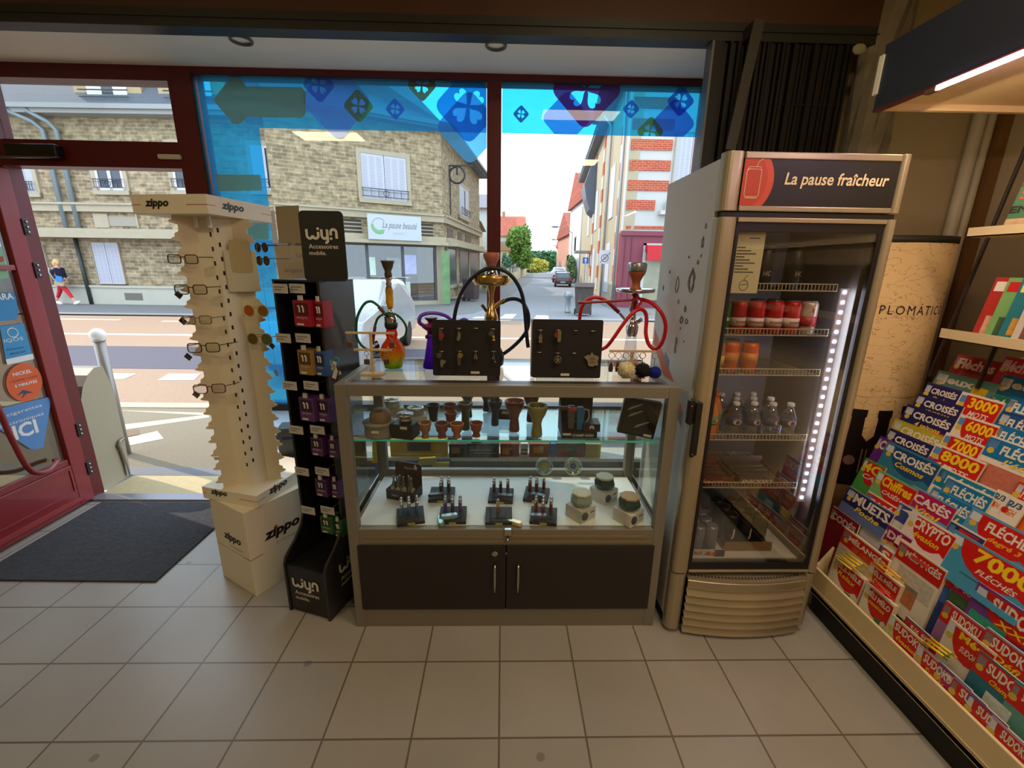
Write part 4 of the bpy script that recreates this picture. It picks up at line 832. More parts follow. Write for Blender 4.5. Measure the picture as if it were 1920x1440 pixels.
# right key tree with fur balls
p = spot(1185, 700, TP + .0); ys = 1.76; p = at(1185, 700, 'y', ys)
q, r_ = at(1143, 658, 'y', ys), at(1228, 664, 'y', ys)
t = thing('keyring_stand', 'pale wooden bar of keyrings at the right end of the showcase', 'display stand', ((q.x + r_.x) / 2, ys, TP)); hw = (r_.x - q.x) / 2
MB().box((-hw, -.006, q.z - TP - .004), (hw, .006, q.z - TP + .004)).build('arm', WD, t); MB().box((-.006, -.004, .010), (.006, .008, q.z - TP - .004)).build('post', WD, t); MB().box((-.04, -.03, 0), (.04, .05, .010)).build('foot', WD, t)
zr = q.z - .004
FUR = [(1245, 1290, 92, (222, 210, 170), 'cream fluffy pompom keyring hanging on the wooden bar'), (1412, 1290, 82, (16, 16, 18), 'black fluffy pompom keyring hanging on the wooden bar'), (1535, 1280, 66, (20, 40, 150), 'royal blue fluffy pompom keyring at the right end of the bar')]
for x, y, lb, ch in ((1098, 0, 'dark leather keyring at the left end of the wooden bar', [('leather', 'leather', 0, 0)]), (1165, 0, 'dark leather keyring second on the wooden bar', [('leather', 'leather', 0, 0)]), (1240, 0, 'pink disc keyring third on the wooden bar', [('disc', 'pink', 0, 0)]),
                     (1335, 0, 'pink disc and gold tag keyring fourth on the wooden bar', [('disc', 'pink', .003, .008), ('statue', 'gold', 0, 0)]), (1405, 0, 'blue butterfly keyring fifth on the wooden bar', [('statue', 'blue', 0, 0)])):
    v = at(*Z2(x, 1080), 'y', ys); keyring((v.x, ys - .012, zr), lb, 'keyrings on the wooden bar', ch, .0125, .016)
for x, y, r0, c, lb in FUR:
    v = at(*Z2(x, y), 'y', ys - .028); rr = r0 / 5.334 * .00222; t = thing('pompom_keyring', lb, 'keyring', (v.x, v.y, max(v.z, TP + rr * 1.02)), 0, 'pompom keyrings on the wooden bar')
    mb = MB(); rnd = random.Random(x)
    mb.ball((0, 0, 0), rr * .82, n=16, k=10)
    for i in range(420):
        u = rnd.uniform(-1, 1); a = rnd.uniform(0, 2 * pi); d_ = Vector((sqrt(1 - u * u) * cos(a), sqrt(1 - u * u) * sin(a), u)); s_ = d_.orthogonal().normalized() * .0022; L_ = rr * rnd.uniform(.96, 1.08); b0 = d_ * rr * .75
        mb.add([b0 + s_, b0 - s_, b0 + d_.cross(s_), d_ * L_ + Vector((0, 0, -.002))], [(0, 1, 3), (1, 2, 3), (2, 0, 3)])
    mb.build('fur', M(c, .9), t)
    MB().tube([(0, .016, rr * .8), (.0, .018, zr - t.location.z - .024)], .0015, 6).build('cord', KM['silver'], t)
    MB().tube([(.012 * cos(a * pi / 10), .018, zr - t.location.z - .012 + .012 * sin(a * pi / 10)) for a in range(20)], .0012, 6, closed=True).build('split_ring', KM['silver'], t, smooth=True)
# ---------------------------------------------------------------- cardboard eyewear stand
CARD = M((230, 222, 202), .6, noise=.03, scale=6); CARD2 = M((222, 210, 182), .5); INK = M((24, 20, 20), .5); RINK = M((170, 40, 36), .5); GINK = M((168, 160, 146), .6)
def frame2(N, Lp):                                   # frame with origin at the near corner: x to the left corner, y back to the right
    u = Vector((Lp.x - N.x, Lp.y - N.y, 0)); L = u.length; u.normalize(); return u, L
BN = at(481, 1119, 'z', 0); BL = at(419, 1079, 'z', 0); u, LB = frame2(BN, BL)
ang = atan2(-u.y, -u.x)                              # world angle of the left face's run from left corner to near corner
t = thing('cardboard_box', 'large white cardboard box lettered eyewear under the glasses stand', 'box', (BN.x, BN.y, 0), ang)
# local: near corner at origin, left face from (-LB,0) to (0,0) facing -y, right face from (0,0) back along +y facing +x
BH_ = at(454, 963, 'y', BN.y).z; BD = .40
MB().box((-LB, 0, 0), (0, BD, BH_)).build('carton', CARD, t, bevel=.002)
def zippo(t, x, z, w_, right=False, ew=True, y=0):
    mb = text_mesh('zippo', w=w_, h=w_ * .36, bold=.045, shear=.25); fx = (lambda mb, X, Z: mb.xf(Matrix.Rotation(pi / 2, 4, 'Z')).xf(Matrix.Translation((y, X, Z)))) if right else (lambda mb, X, Z: mb.xf(Matrix.Translation((X, y, Z))))
    o = fx(mb, x, z).build('lettering', INK, t)
    m2 = MB().box((w_ * .315, -.0012, w_ * .29), (w_ * .375, -.0004, w_ * .375)); fx(m2, x, z).build('red_mark', RINK, t)
    if ew: fx(text_mesh('EYEWEAR', w=w_ * .75, h=w_ * .09), x + w_ * .3, z - w_ * .17).build('fine_print', GINK, t)
zippo(t, -.21, .245, .15); zippo(t, .075, .245, .19, True)
MB().box((-LB, -.0008, .20), (-.02, 0, .203)).box((-.02, -.0008, .20), (0, 0, .203)).build('red_line', GINK, t)
MB().box((0, 0, .20), (.0008, .06, .203)).box((0, .30, .20), (.0008, BD, .203)).box((-.055, -.0009, .20), (0, -.0001, .203)).build('red_line', RINK, t)
TN = at(483.5, 953, 'z', BH_); TL_ = at(382, 934, 'z', BH_); u, LT = frame2(TN, TL_); ang = atan2(-u.y, -u.x)
stand = thing('eyewear_stand', 'tall cream eyewear display column with scalloped edges and slotted corner', 'display stand', (TN.x, TN.y, BH_ + .0005), ang)
TD = .40; th_ = .062
def loc_(t, v):
    a = -t.rotation_euler[2]; d = Vector(v) - Vector(t.location); return Vector((d.x * cos(a) - d.y * sin(a), d.x * sin(a) + d.y * cos(a), d.z))
MB().box((-LT, 0, 0), (0, TD, th_)).build('tray', CARD, stand, bevel=.002)
zippo(stand, -.27, .024, .10, ew=False); zippo(stand, .07, .020, .12, True, ew=False)
MB().box((-LT, -.0008, .03), (-.30, 0, .032)).box((-.10, -.0008, .03), (0, 0, .032)).build('red_line', RINK, stand); MB().box((0, 0, .03), (.0008, .05, .032)).build('red_line', RINK, stand)
zt_ = BH_ + th_
PC, PSL, PSR, PFL, PFR = [loc_(stand, at(x, y, 'z', zt_)) for x, y in ((475, 911), (423, 917), (530, 897), (449, 909), (503, 900))]
HN = at(391, 401, 'y', TN.y - .015); HZ = HN.z - stand.location.z
def panel(a, b_, z0, z1, wavy=0, n=1, thick=.003, z_steps=None):
    """upright sheet from a to b (both xy); the b edge is scalloped when wavy"""
    a = Vector((a.x, a.y, 0)); b_ = Vector((b_.x, b_.y, 0)); d = (b_ - a).normalized(); nrm = Vector((-d.y, d.x, 0)) * thick / 2
    zs = []; off = []
    if wavy:
        pit = .068; z = z0
        while z < z1 - .01:
            for f, o in ((0, .000), (.10, -.012), (.30, -.018), (.50, -.014), (.58, .004), (.66, .014), (.74, .012), (.80, .002), (.92, .001)):
                if z + f * pit < z1: zs.append(z + f * pit); off.append(o)
            z += pit
        zs.append(z1); off.append(0)
    else: zs = [z0, z1]; off = [0, 0]
    mb = MB(); vs = []
    for z, o in zip(zs, off):
        for s_ in (-1, 1): vs += [a + nrm * s_ + Vector((0, 0, z)), b_ + d * o + nrm * s_ + Vector((0, 0, z))]
    fs = []
    for i in range(len(zs) - 1):
        k = 4 * i; fs += [(k, k + 1, k + 5, k + 4), (k + 6, k + 7, k + 3, k + 2), (k + 1, k + 3, k + 7, k + 5), (k + 2, k, k + 4, k + 6)]
    mb.add(vs, fs + [(0, 2, 3, 1), (len(vs) - 4, len(vs) - 3, len(vs) - 1, len(vs) - 2)]); return mb
PSL = PSL + (PSL - PFL) * .35; PSR = PSR + (PSR - PFR) * .10
panel(PFL, PSL, th_, HZ, 1).build('scalloped_panel', CARD2, stand); panel(PFR, PSR, th_, HZ, 1).build('scalloped_panel', CARD2, stand)
back = (PFL + PFR) / 2 + ((PFL + PFR) / 2 - PC) * 1.6
panel(back, PSL + (back - PSL) * .1, th_, HZ, 0).build('rear_panel', CARD2, stand); panel(back, PSR + (back - PSR) * .1, th_, HZ, 0).build('rear_panel', CARD2, stand)
nsl = 22
for (A, B_) in ((PC, PFL), (PC, PFR)):
    mb = panel(A, B_, th_, HZ)
    d = (B_ - A); d.z = 0; d.normalize(); nr = Vector((d.y, -d.x, 0)); nr = nr if nr.dot(Vector((-.1, -1, 0))) > 0 or A is None else -nr
    for i in range(nsl):
        z = th_ + .05 + i * .058 + (.018 if B_ is PFR else 0)
        if z > HZ - .03: continue
        c = A + d * (.014 if B_ is PFL else .016) + Vector((0, 0, z)); mb.add([c - d * .004 + nr * s_ * .0022 + Vector((0, 0, zz)) for s_ in (-1, 1) for zz in (-.009, .009)] + [c + d * .004 + nr * s_ * .0022 + Vector((0, 0, zz)) for s_ in (-1, 1) for zz in (-.009, .009)],
               [(0, 1, 3, 2), (4, 6, 7, 5), (0, 4, 5, 1), (2, 3, 7, 6), (0, 2, 6, 4), (1, 5, 7, 3)], 1)
    mb.build('slotted_strip', [CARD, M((30, 24, 20), .8)], stand)
# mirror panel on the right-hand side near the top
mz = (at(445, 540, 'y', TN.y + .05).z - stand.location.z, at(445, 478, 'y', TN.y + .05).z - stand.location.z)
A = PC + (PFR - PC) * .35; B_ = PSR + (PSR - PFR) * .1; mp = panel(A, B_, mz[0] - .02, mz[1] + .02); d = Vector((B_.x - A.x, B_.y - A.y, 0)).normalized(); nr = Vector((d.y, -d.x, 0))
mp.v = [v + nr * .012 for v in mp.v]; mo = mp.build('mirror_panel', M((200, 196, 178), .3, coat=.3), stand)
mb = MB().prism(rrect(0, 0, 1, 1, .12), -.001, 0, 'y'); c0 = A + d * .022 + nr * .0145; Lm = (B_ - A).length - .04
mb.v = [c0 + d * v.x * Lm + nr * (-v.y) + Vector((0, 0, mz[0] + v.z * (mz[1] - mz[0]))) for v in mb.v]; mb.build('mirror', M((235, 235, 235), .02, 1.0), mo)
# header
HL = at(274, 398, 'z', HN.z); uh, LH = frame2(HN, HL); LH = min(LH, .46)
hn = loc_(stand, HN); LH, HD_, ha = .33, .37, R(-9) - ang
hd = MB().box((-LH, 0, 0), (0, HD_, .072)).build('header_tray', CARD, stand, bevel=.002); hd.location = (hn.x, hn.y, HZ); hd.rotation_euler = (0, 0, ha)
text_mesh('zippo', w=.105, h=.038, bold=.04, shear=.25).xf(Matrix.Translation((-LH + .06, -.0004, .018))).build('lettering', INK, hd)
text_mesh('zippo', w=.125, h=.038, bold=.04, shear=.25).xf(Matrix.Rotation(pi / 2, 4, 'Z')).xf(Matrix.Translation((.0004, .07, .018))).build('lettering', INK, hd)
MB().box((-LH, -.0008, .033), (-LH + .04, 0, .035)).box((-.09, -.0008, .033), (0, 0, .035)).build('red_line', RINK, hd); MB().box((0, 0, .033), (.0008, .04, .035)).box((0, .30, .033), (.0008, .37, .035)).build('red_line', RINK, hd)
mb = MB()
for x in (-.14, -.07): mb.bar((hn.x + x, hn.y + .06, HZ - .045), (hn.x + x, hn.y + .06, HZ), .016, .006)
mb.build('hanging_clips', M((230, 230, 226), .4), stand)
# glasses
def glasses(px, py, label, frame, lens, wpx=58, rz=12, ypl=None, tag_=None, sun=False, full=True, temple=True):
    yy = ypl or (stand.location.y + .03); v = at(px, py, 'y', yy); k = (v - CAMLOC).dot(FW) / F_PX; W = max(wpx * k, .09); g = thing('sunglasses' if sun else 'eyeglasses', label, 'glasses', v, R(rz), 'spectacles on the cream stand')
    fr_ = M(frame, .3); hw = W / 2; lh = W * (.20 if sun else .15)
    mb = MB()
    for s_ in (-1, 1):
        c = s_ * hw * .54; out = rrect(c - hw * .40, -lh, c + hw * .40, lh, lh * (.95 if sun else .55), 5); mb.tube([(x, 0, z) for x, z in out], .0022, 6, closed=True)
    mb.tube([(-hw * .14, 0, lh * .4), (0, -.002, lh * .55), (hw * .14, 0, lh * .4)], .002, 6); mb.build('frame', fr_, g, smooth=True)
    for s_ in (-1, 1):
        c = s_ * hw * .54; MB().prism(rrect(c - hw * .39, -lh * .97, c + hw * .39, lh * .97, lh * (.92 if sun else .5), 5), -.0008, .0008, 'y').build('lens', lens, g)
    if temple:
        for s_ in (-1, 1): MB().tube([(s_ * hw * .96, 0, lh * .5), (s_ * hw * .98 + .02, .03, lh * .55), (s_ * hw * .9 + .05, .07, lh * .6)], .0018, 6).build('temple', fr_, g, smooth=True)
    if tag_:
        q = at(tag_[0], tag_[1], 'y', yy - .006); d_ = q - v; a = -R(rz); d_ = Vector((d_.x * cos(a) - d_.y * sin(a), d_.x * sin(a) + d_.y * cos(a), d_.z))
        mb = MB().prism([(d_.x + x * .016, d_.z + z * .018) for x, z in ((-1, .1), (-.1, 1), (1, -.1), (.1, -1))], d_.y - .001, d_.y, 'y'); mb.tube([(-hw * .5, 0, -lh), (d_.x, d_.y - .0005, d_.z + .012)], .0006, 4)
        mb.build('price_tag', M(tag_[2], .4), g)
    return g
LENS = glassM('clear_lens', (.9, .9, .88), .12)
glasses(343, 486, 'brown framed glasses, topmost on the left edge of the stand', (70, 28, 26), LENS, 52)
glasses(358, 543, 'black framed glasses second down the left edge of the stand', (34, 24, 26), LENS, 56, tag_=(335, 553, (40, 40, 40)))
glasses(370, 600, 'clear framed glasses third down the left edge of the stand', (120, 110, 96), LENS, 50, tag_=(343, 602, (34, 34, 36)))
glasses(382, 652, 'thin black framed glasses fourth down the left edge of the stand', (36, 32, 32), LENS, 56, tag_=(353, 669, (60, 60, 60)))
glasses(393, 729, 'burgundy framed glasses lowest on the left edge of the stand', (110, 30, 44), LENS, 56, tag_=(368, 740, (90, 90, 84)))
OR = glassM('amber_lens', (.75, .28, .04), .25, gtint=(1, .6, .3)); OL = glassM('olive_lens', (.32, .26, .08), .2, gtint=(.8, .7, .4))
sy = stand.location.y + loc_(stand, stand.location).y + .10
glasses(480, 583, 'sunglasses with orange mirror lenses on the right edge of the stand', (190, 170, 120), OR, 52, -8, stand.location.y + .10, None, True)
glasses(487, 636, 'sunglasses with dark olive lenses under the orange pair', (150, 136, 80), OL, 52, -8, stand.location.y + .10, (510, 648, (40, 40, 40)), True)
glasses(490, 464, 'black sunglasses on the far right side of the stand, the upper pair', (20, 20, 24), glassM('black_lens', (.05, .05, .07), .2), 40, -30, stand.location.y + .16, None, True)
glasses(493, 489, 'brown sunglasses on the far right side of the stand, the lower pair', (40, 30, 30), glassM('brown_lens', (.2, .12, .08), .2), 40, -30, stand.location.y + .16, (518, 699, (140, 140, 130)), True)

# ---------------------------------------------------------------- black phone accessory tower
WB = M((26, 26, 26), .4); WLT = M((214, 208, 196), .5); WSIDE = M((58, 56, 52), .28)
t = thing('accessory_tower', 'black phone accessory tower with rounded sign and box foot beside the showcase', 'display stand', (-0.983, 1.70, 0), R(-18)); tw = t
W_, Y1, Y2, HT = .228, .14, .355, 1.49
for x in (0, W_ - .012):
    out = [(0, 0), (Y2, 0), (Y2, HT), (Y1, HT), (Y1, .42), (.125, .385), (.10, .355), (.07, .325), (.035, .30), (.012, .28), (0, .25)]
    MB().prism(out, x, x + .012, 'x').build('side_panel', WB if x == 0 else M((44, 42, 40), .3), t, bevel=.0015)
MB().box((.012, Y2 - .012, 0), (W_ - .012, Y2, HT)).build('back_panel', WB, t); MB().box((.012, .006, .01), (W_ - .012, .016, .245)).build('front_panel', WB, t)
MB().box((.012, .016, .225), (W_ - .012, Y2 - .012, .237)).build('base_shelf', WB, t); MB().box((0, Y1, HT), (W_, Y2, HT + .008)).build('top_panel', WB, t)
def wlogo(par, x, z, s, ma=WLT, right=False, y=0):
    fx = (lambda mb: mb.xf(Matrix.Rotation(pi / 2, 4, 'Z')).xf(Matrix.Translation((y, x, z)))) if right else (lambda mb: mb.xf(Matrix.Translation((x, y, z))))
    # rounded strokes: w, i, y, n
    r_ = s * .052; mb = MB(); Z0 = s * .62
    def arc(cx, cz, rr, a0, a1, n=8): return [(cx + rr * cos(R(a0 + (a1 - a0) * i / n)), -.002, cz + rr * sin(R(a0 + (a1 - a0) * i / n))) for i in range(n + 1)]
    q = s * .11; h_ = s * .34
    mb.tube([(0, -.002, Z0 + h_)] + arc(q, Z0 + q, q, 180, 360) + arc(3 * q, Z0 + q, q, 180, 360) + [(4 * q, -.002, Z0 + h_ * .72)], r_, 6)
    mb.ball((4 * q, -.002, Z0 + h_ * 1.05), r_ * 1.05, n=8, k=6)
    mb.tube([(5.2 * q, -.002, Z0 + h_)] + arc(6.2 * q, Z0 + q, q, 180, 360) + [(7.2 * q, -.002, Z0 + h_), (7.2 * q, -.002, Z0 - q * .4)] + arc(6.4 * q, Z0 - q * .6, q * .8, 0, -100, 5), r_, 6)
    mb.tube([(8.4 * q, -.002, Z0 + h_ * .35)] + arc(9.4 * q, Z0 + h_ - q, q, 180, 0) + [(10.4 * q, -.002, Z0)], r_, 6); mb.ball((8.4 * q, -.002, Z0), r_ * 1.05, n=8, k=6)
    for v in mb.v: v.y = -.0025 + (v.y + .002) * .05
    fx(mb).build('logo', ma, par)
    fx(text_mesh('Accessoires', w=s * 1.14, h=s * .17, bold=.015).xf(Matrix.Translation((s * .02, 0, s * .24)))).build('lettering', ma, par)
    fx(text_mesh('mobile.', w=s * .66, h=s * .155, bold=.015).xf(Matrix.Translation((s * .02, 0, 0)))).build('lettering', ma, par)
wlogo(t, .042, .075, .115, y=.0055); wlogo(t, .09, .115, .125, right=True, y=W_ + .0005)
# sign at the top
S = [at(x, y, 'y', 1.80) for x, y in ((556, 388), (640, 388), (572, 521), (652, 522))]
c = loc_(t, (S[2] + S[3]) / 2); sw = (S[1].x - S[0].x) / 2; mb = MB().prism(rrect(-sw, 0, sw, S[0].z - S[2].z, .018), 0, .005, 'y'); mb.xf(Matrix.Translation((c.x, c.y, c.z - .012)) @ Matrix.Rotation(R(18), 4, 'Z'))
sg = mb.build('sign_board', M((34, 36, 34), .45), t)
wlogo(sg, -.058, .10, .100)
for o in list(sg.children):
    Mx = Matrix.Translation((c.x, c.y - .0012, c.z - .012)) @ Matrix.Rotation(R(18), 4, 'Z')
    o.data.transform(Mx)
TICK = M((186, 182, 178), .4); rows = [
    (541, (525, 557), 'red', (150, 26, 48), ((566, 588, 40), (598, 590, 22)), 'red earphone'), (634, (531, 568), 'gold', (150, 116, 60), ((572, 680, 34), (600, 682, 24)), 'gold charger'),
    (723, (543, 583), 'violet', (92, 50, 110), ((575, 768, 36), (606, 770, 30)), 'violet cable'), (806, (555, 595), 'violet', (84, 40, 96), ((594, 838, 30), (624, 842, 22)), 'dark violet cable'),
    (884, (566, 604), 'violet', (78, 36, 90), ((602, 915, 30), (628, 918, 20)), 'deep violet cable'), (957, (578, 614), 'green', (46, 92, 44), ((612, 985, 32), (634, 992, 20)), 'green pack')]
nth = ['topmost', 'second', 'third', 'fourth', 'fifth', 'lowest']
for i, (hy, tx, nm, rgb, packs, what) in enumerate(rows):
    for j, x in enumerate(tx):
        v = at(x, hy, 'y', 1.735); l_ = loc_(t, v)
        mb = MB().cbox((0, 0, 0), (.036, .0008, .018)); o = mb.xf(Matrix.Translation(l_)).build('price_ticket', TICK, t); 
        mb = MB().box((-.028, -.0012, .004), (.022, -.0009, .007)).box((-.028, -.0012, -.006), (.004, -.0009, -.003)); mb.xf(Matrix.Translation(l_)).build('print', M((90, 86, 90), .6), o)
        MB().tube([(l_.x + .012, Y2 - .013, l_.z + .004), (l_.x + .012, l_.y + .002, l_.z + .004)], .0022, 6).build('hook', STEEL, t)
    for j, (x, y, wpx) in enumerate(packs):
        v = at(x, y, 'y', 1.755); hw_ = wpx * .0010; c_ = rgb if not (i == 1 and j == 1) else (50, 84, 140); hh = .052 if i in (0, 1, 2) else .042
        nm_ = (what if not (i == 1 and j == 1) else 'blue cable')
        a_ = thing('accessory_pack', '%s pack hanging in the %s row of the accessory tower, %s' % (nm_, nth[i], 'left' if j == 0 else 'right'), 'product pack', v, R(-18), 'packs hanging in the black accessory tower')
        MB().box((-hw_, 0, -hh), (hw_, .055, hh)).build('pack', M(c_, .35), a_, bevel=.001)
        MB().box((-hw_ * .25, -.004, hh), (hw_ * .25, .004, hh + .02)).build('hang_tab', M((200, 196, 186), .5), a_)
        MB().box((-hw_ * .8, -.001, -hh * .15), (hw_ * .8, 0, hh * .8)).build('window', M(tuple(int(v_ * .55) for v_ in c_), .15), a_)
        mb = MB(); [mb.tube([(hw_ * s_, -.002, hh * .1), (hw_ * s_, -.002, hh * .45), (hw_ * (s_ - .15), -.002, hh * .6)], .0032, 6) for s_ in (-.2, .25)]; mb.build('earphones', M((206, 200, 196), .3), a_)
        text('wiyn', 'lettering', M((214, 190, 196), .5), a_, (-hw_ * .7, -.001, -hh * .45), w=hw_ * 1.3, h=.012); MB().box((-hw_ * .7, -.0012, -hh * .9), (hw_ * .1, 0, -hh * .75)).build('barcode', M((210, 204, 200), .5), a_)
for x, y, c_, rot_, lb in ((637, 685, (70, 120, 160), 18, 'white and blue pack tucked between tower and showcase'), (654, 690, (120, 170, 150), -20, 'pale teal pack leaning by the showcase corner'), (629, 701, (70, 20, 30), 20, 'dark red pack low between tower and showcase')):
    v = at(x, y, 'y', 1.70); v.x = min(v.x, -.668); a_ = thing('accessory_pack', lb, 'product pack', v, 0, 'packs beside the showcase corner', rot=(0, R(rot_), R(-18)))
    MB().prism([(-.014, -.032), (.014, -.032), (.014, .022), (.007, .034), (-.007, .034), (-.014, .022)], 0, .008, 'y').build('card', M(c_, .45), a_); MB().box((-.009, -.002, -.02), (.009, 0, .016)).build('window', M((206, 206, 204), .3), a_)
# grey letter box behind
v = at(543, 832, 'y', 2.30); t = thing('letter_box', 'dark grey metal box with a slot behind the eyewear stand', 'letter box', (v.x, 2.30, 0), R(12))
MB().box((-.06, 0, v.z - .10), (.09, .12, v.z + .09)).build('body', M((64, 68, 66), .4, .3), t, bevel=.003); MB().box((-.035, -.002, v.z + .025), (.05, 0, v.z + .038)).build('slot', M((12, 12, 12), .6), t); MB().box((.0, .04, 0), (.04, .08, v.z - .10)).build('post', M((50, 52, 52), .4), t)
# ---------------------------------------------------------------- drinks fridge
FX0, FX1, FY, FYB, FH = .735, 1.350, 1.560, 2.10, 1.935
SIL = M((168, 156, 130), .34, .55); SIDE = M((212, 206, 198), .45); FBLK = M((20, 17, 15), .45); LINER = M((74, 70, 66), .5)
f = thing('drinks_fridge', 'tall silver drinks fridge with glass door and black header sign', 'fridge', (FX0, FY, 0)); FW_ = FX1 - FX0; FD = FYB - FY
SWL = MB().box((0, .045, .06), (.022, FD, FH - .01)); MB().box((FW_ - .022, .045, .06), (FW_, FD, FH - .01)).build('side_wall', SIDE, f)
MB().box((.022, .045, FH - .03), (FW_ - .022, FD, FH - .01)).build('roof_panel', SIDE, f); MB().box((.022, FD - .02, .06), (FW_ - .022, FD, FH - .03)).build('back_wall', SIDE, f)
mb = MB(); mb.box((.022, .05, .34), (.05, FD - .02, 1.74)); mb.box((FW_ - .05, .05, .34), (FW_ - .022, FD - .02, 1.74)); mb.box((.05, FD - .05, .34), (FW_ - .05, FD - .02, 1.74)); mb.box((.022, .05, 1.74), (FW_ - .022, FD - .02, 1.78)); mb.box((.022, .05, .30), (FW_ - .022, FD - .02, .34)); mb.build('liner', LINER, f)
mb = MB(); mb.box((.05, .06, .34), (FW_ - .05, .45, .345)); mb.build('liner_floor', M((206, 200, 180), .4), f)
def post(x0, x1, z0, z1, y0=0, rr=.022, nm='door_post', mat=SIL):
    out = [(x0, .045), (x0, y0 + rr)] + [(x0 + rr - rr * cos(R(a)), y0 + rr - rr * sin(R(a))) for a in (22, 45, 67, 90)] + [(x1 - rr + rr * sin(R(a)), y0 + rr - rr * cos(R(a))) for a in (0, 22, 45, 67)] + [(x1, y0 + rr), (x1, .045)]
    return MB().prism(out, z0, z1, 'z').build(nm, mat, f, bevel=.001)
# header
post(-.003, .062, 1.755, FH + .004, nm='header_post'); post(FW_ - .026, FW_ + .004, 1.755, FH + .004, rr=.012, nm='header_post')
MB().box((.062, .004, FH - .018), (FW_ - .026, .05, FH + .004)).build('header_rail', SIL, f, bevel=.003); MB().box((.062, .004, 1.755), (FW_ - .026, .05, 1.772)).build('header_rail', SIL, f, bevel=.003)
hs = MB().box((.062, .008, 1.772), (FW_ - .026, .045, FH - .018)).build('header_sign', FBLK, f)
cl = clip(circ(.05, 1.85, .118, 40), .062, 1.772, FW_, FH - .018); MB().prism(cl, .0068, .008, 'y').build('orange_disc', M((206, 78, 36), .45), hs)
cl = clip(circ(.05, 1.85, .096, 40), .062, 1.772, FW_, FH - .018); MB().prism(cl, .0062, .0068, 'y').build('inner_disc', M((190, 62, 26), .45), hs)
SL_ = M((236, 214, 170), .5); mb = MB(); lw = .0011
can = rrect(.073, 1.800, .122, 1.885, .008, 3); mb.tube([(x, .0058, z) for x, z in can], lw, 5, closed=True); mb.tube([(.076, .0058, 1.796), (.119, .0058, 1.796)], lw, 5); mb.tube([(.080, .0058, 1.892), (.117, .0058, 1.892)], lw, 5); mb.tube([(.104, .0058, 1.892), (.108, .0058, 1.908), (.122, .0058, 1.918)], lw, 5)
mb.tube([(.073, .0058, 1.882), (.080, .0058, 1.892)], lw, 5); mb.tube([(.122, .0058, 1.882), (.117, .0058, 1.892)], lw, 5); mb.build('can_drawing', SL_, hs)
text('La pause fraîcheur', 'lettering', SL_, hs, (.205, .0065, 1.828), w=.355, h=.050, bold=.018, shear=.15, res=3)
# door
MB().box((.01, .012, 1.735), (FW_ - .005, .045, 1.752)).build('gap_strip', FBLK, f)
dr = post(-.003, .066, .312, 1.735, nm='door_post'); post(FW_ - .030, FW_ + .004, .312, 1.735, rr=.014)
MB().box((.066, .004, 1.720), (FW_ - .030, .04, 1.735)).build('door_rail', SIL, f, bevel=.002); MB().box((.066, .004, .312), (FW_ - .030, .04, .322)).build('door_rail', SIL, f, bevel=.002)
mb = MB(); mb.box((.066, .012, .322), (.078, .03, 1.72)); mb.box((FW_ - .046, .012, .322), (FW_ - .030, .03, 1.72)); mb.box((.078, .012, 1.69), (FW_ - .046, .03, 1.72)); mb.box((.078, .012, .322), (FW_ - .046, .03, .352)); mb.build('door_seal', M((14, 12, 12), .4), f)
MB().box((.066, .013, .322), (FW_ - .030, .017, 1.72)).build('door_glass', glassM('fridge_glass', (.92, .92, .92), .02), f)
# paper price list in the window
pl = MB().box((.082, .0315, 1.48), (.185, .0325, 1.69)).build('price_list', M((206, 196, 150), .7), f)
mb = MB()
for k in range(9): mb.box((.090, .0308, 1.636 - k * .0105), (.120 + .02 * ((k * 7) % 3), .0314, 1.640 - k * .0105)); 
mb.box((.13, .0308, 1.668), (.165, .0314, 1.671)); mb.build('list_print', M((90, 82, 66), .7), pl)
mb = MB().tube([(.132 + .016 * cos(a * pi / 8), .0312, 1.508 + .018 * sin(a * pi / 8)) for a in range(16)], .0012, 4, closed=True); mb.tube([(.130, .0312, 1.526), (.136, .0312, 1.540), (.146, .0312, 1.543)], .0012, 4); mb.tube([(.12, .0312, 1.51), (.144, .0312, 1.512)], .0012, 4); mb.build('drink_drawing', M((90, 82, 66), .7), pl)
# lock handle
h1 = MB().prism(rrect(-.028, .985, -.006, 1.085, .008, 3), -.008, .012, 'y').build('lock', M((16, 15, 16), .35), f, bevel=.003)
MB().prism(rrect(-.004, .86, .022, 1.08, .008, 3), -.018, -.001, 'y').build('handle', M((18, 17, 18), .35), f, bevel=.004); MB().ball((.004, -.012, .862), .010, n=10, k=6).build('handle_knob', M((18, 17, 18), .35), f, smooth=True); MB().ball((-.017, -.009, 1.06), .004, n=8, k=6).build('key_barrel', M((150, 60, 50), .3, .5), f)
# lower grille panel, bowed
post(-.004, .066, .02, .305, nm='base_post', rr=.03); post(FW_ - .036, FW_ + .002, .04, .305, rr=.018, nm='base_post')
def bow(x): u = (x - .066) / (FW_ - .10); return -.030 * (1 - (2 * u - 1) ** 2) - .002
bowm = MB(); n = 16; xs = [.066 + (FW_ - .102) * i / n for i in range(n + 1)]
prof = [(.285, .010), (.278, 0), (.245, 0)]
for k in range(6):
    z = .240 - k * .038; prof += [(z, -.001), (z - .004, .010), (z - .030, -.006), (z - .034, -.008)]
prof += [(.018, -.002), (.018, .03)]
vs = [(x, bow(x) + dy, z) for x in xs for z, dy in prof]; m_ = len(prof); fs = [(i * m_ + j, i * m_ + j + 1, (i + 1) * m_ + j + 1, (i + 1) * m_ + j) for i in range(n) for j in range(m_ - 1)]
bowm.add(vs, fs); bowm.build('louvre_panel', SIL, f)
mb = MB()
for i in range(34):
    x = .085 + i * (FW_ - .14) / 34; mb.bar((x, bow(x) + .028, .293), (x + .004, bow(x) + .004, .283), .006, .002)
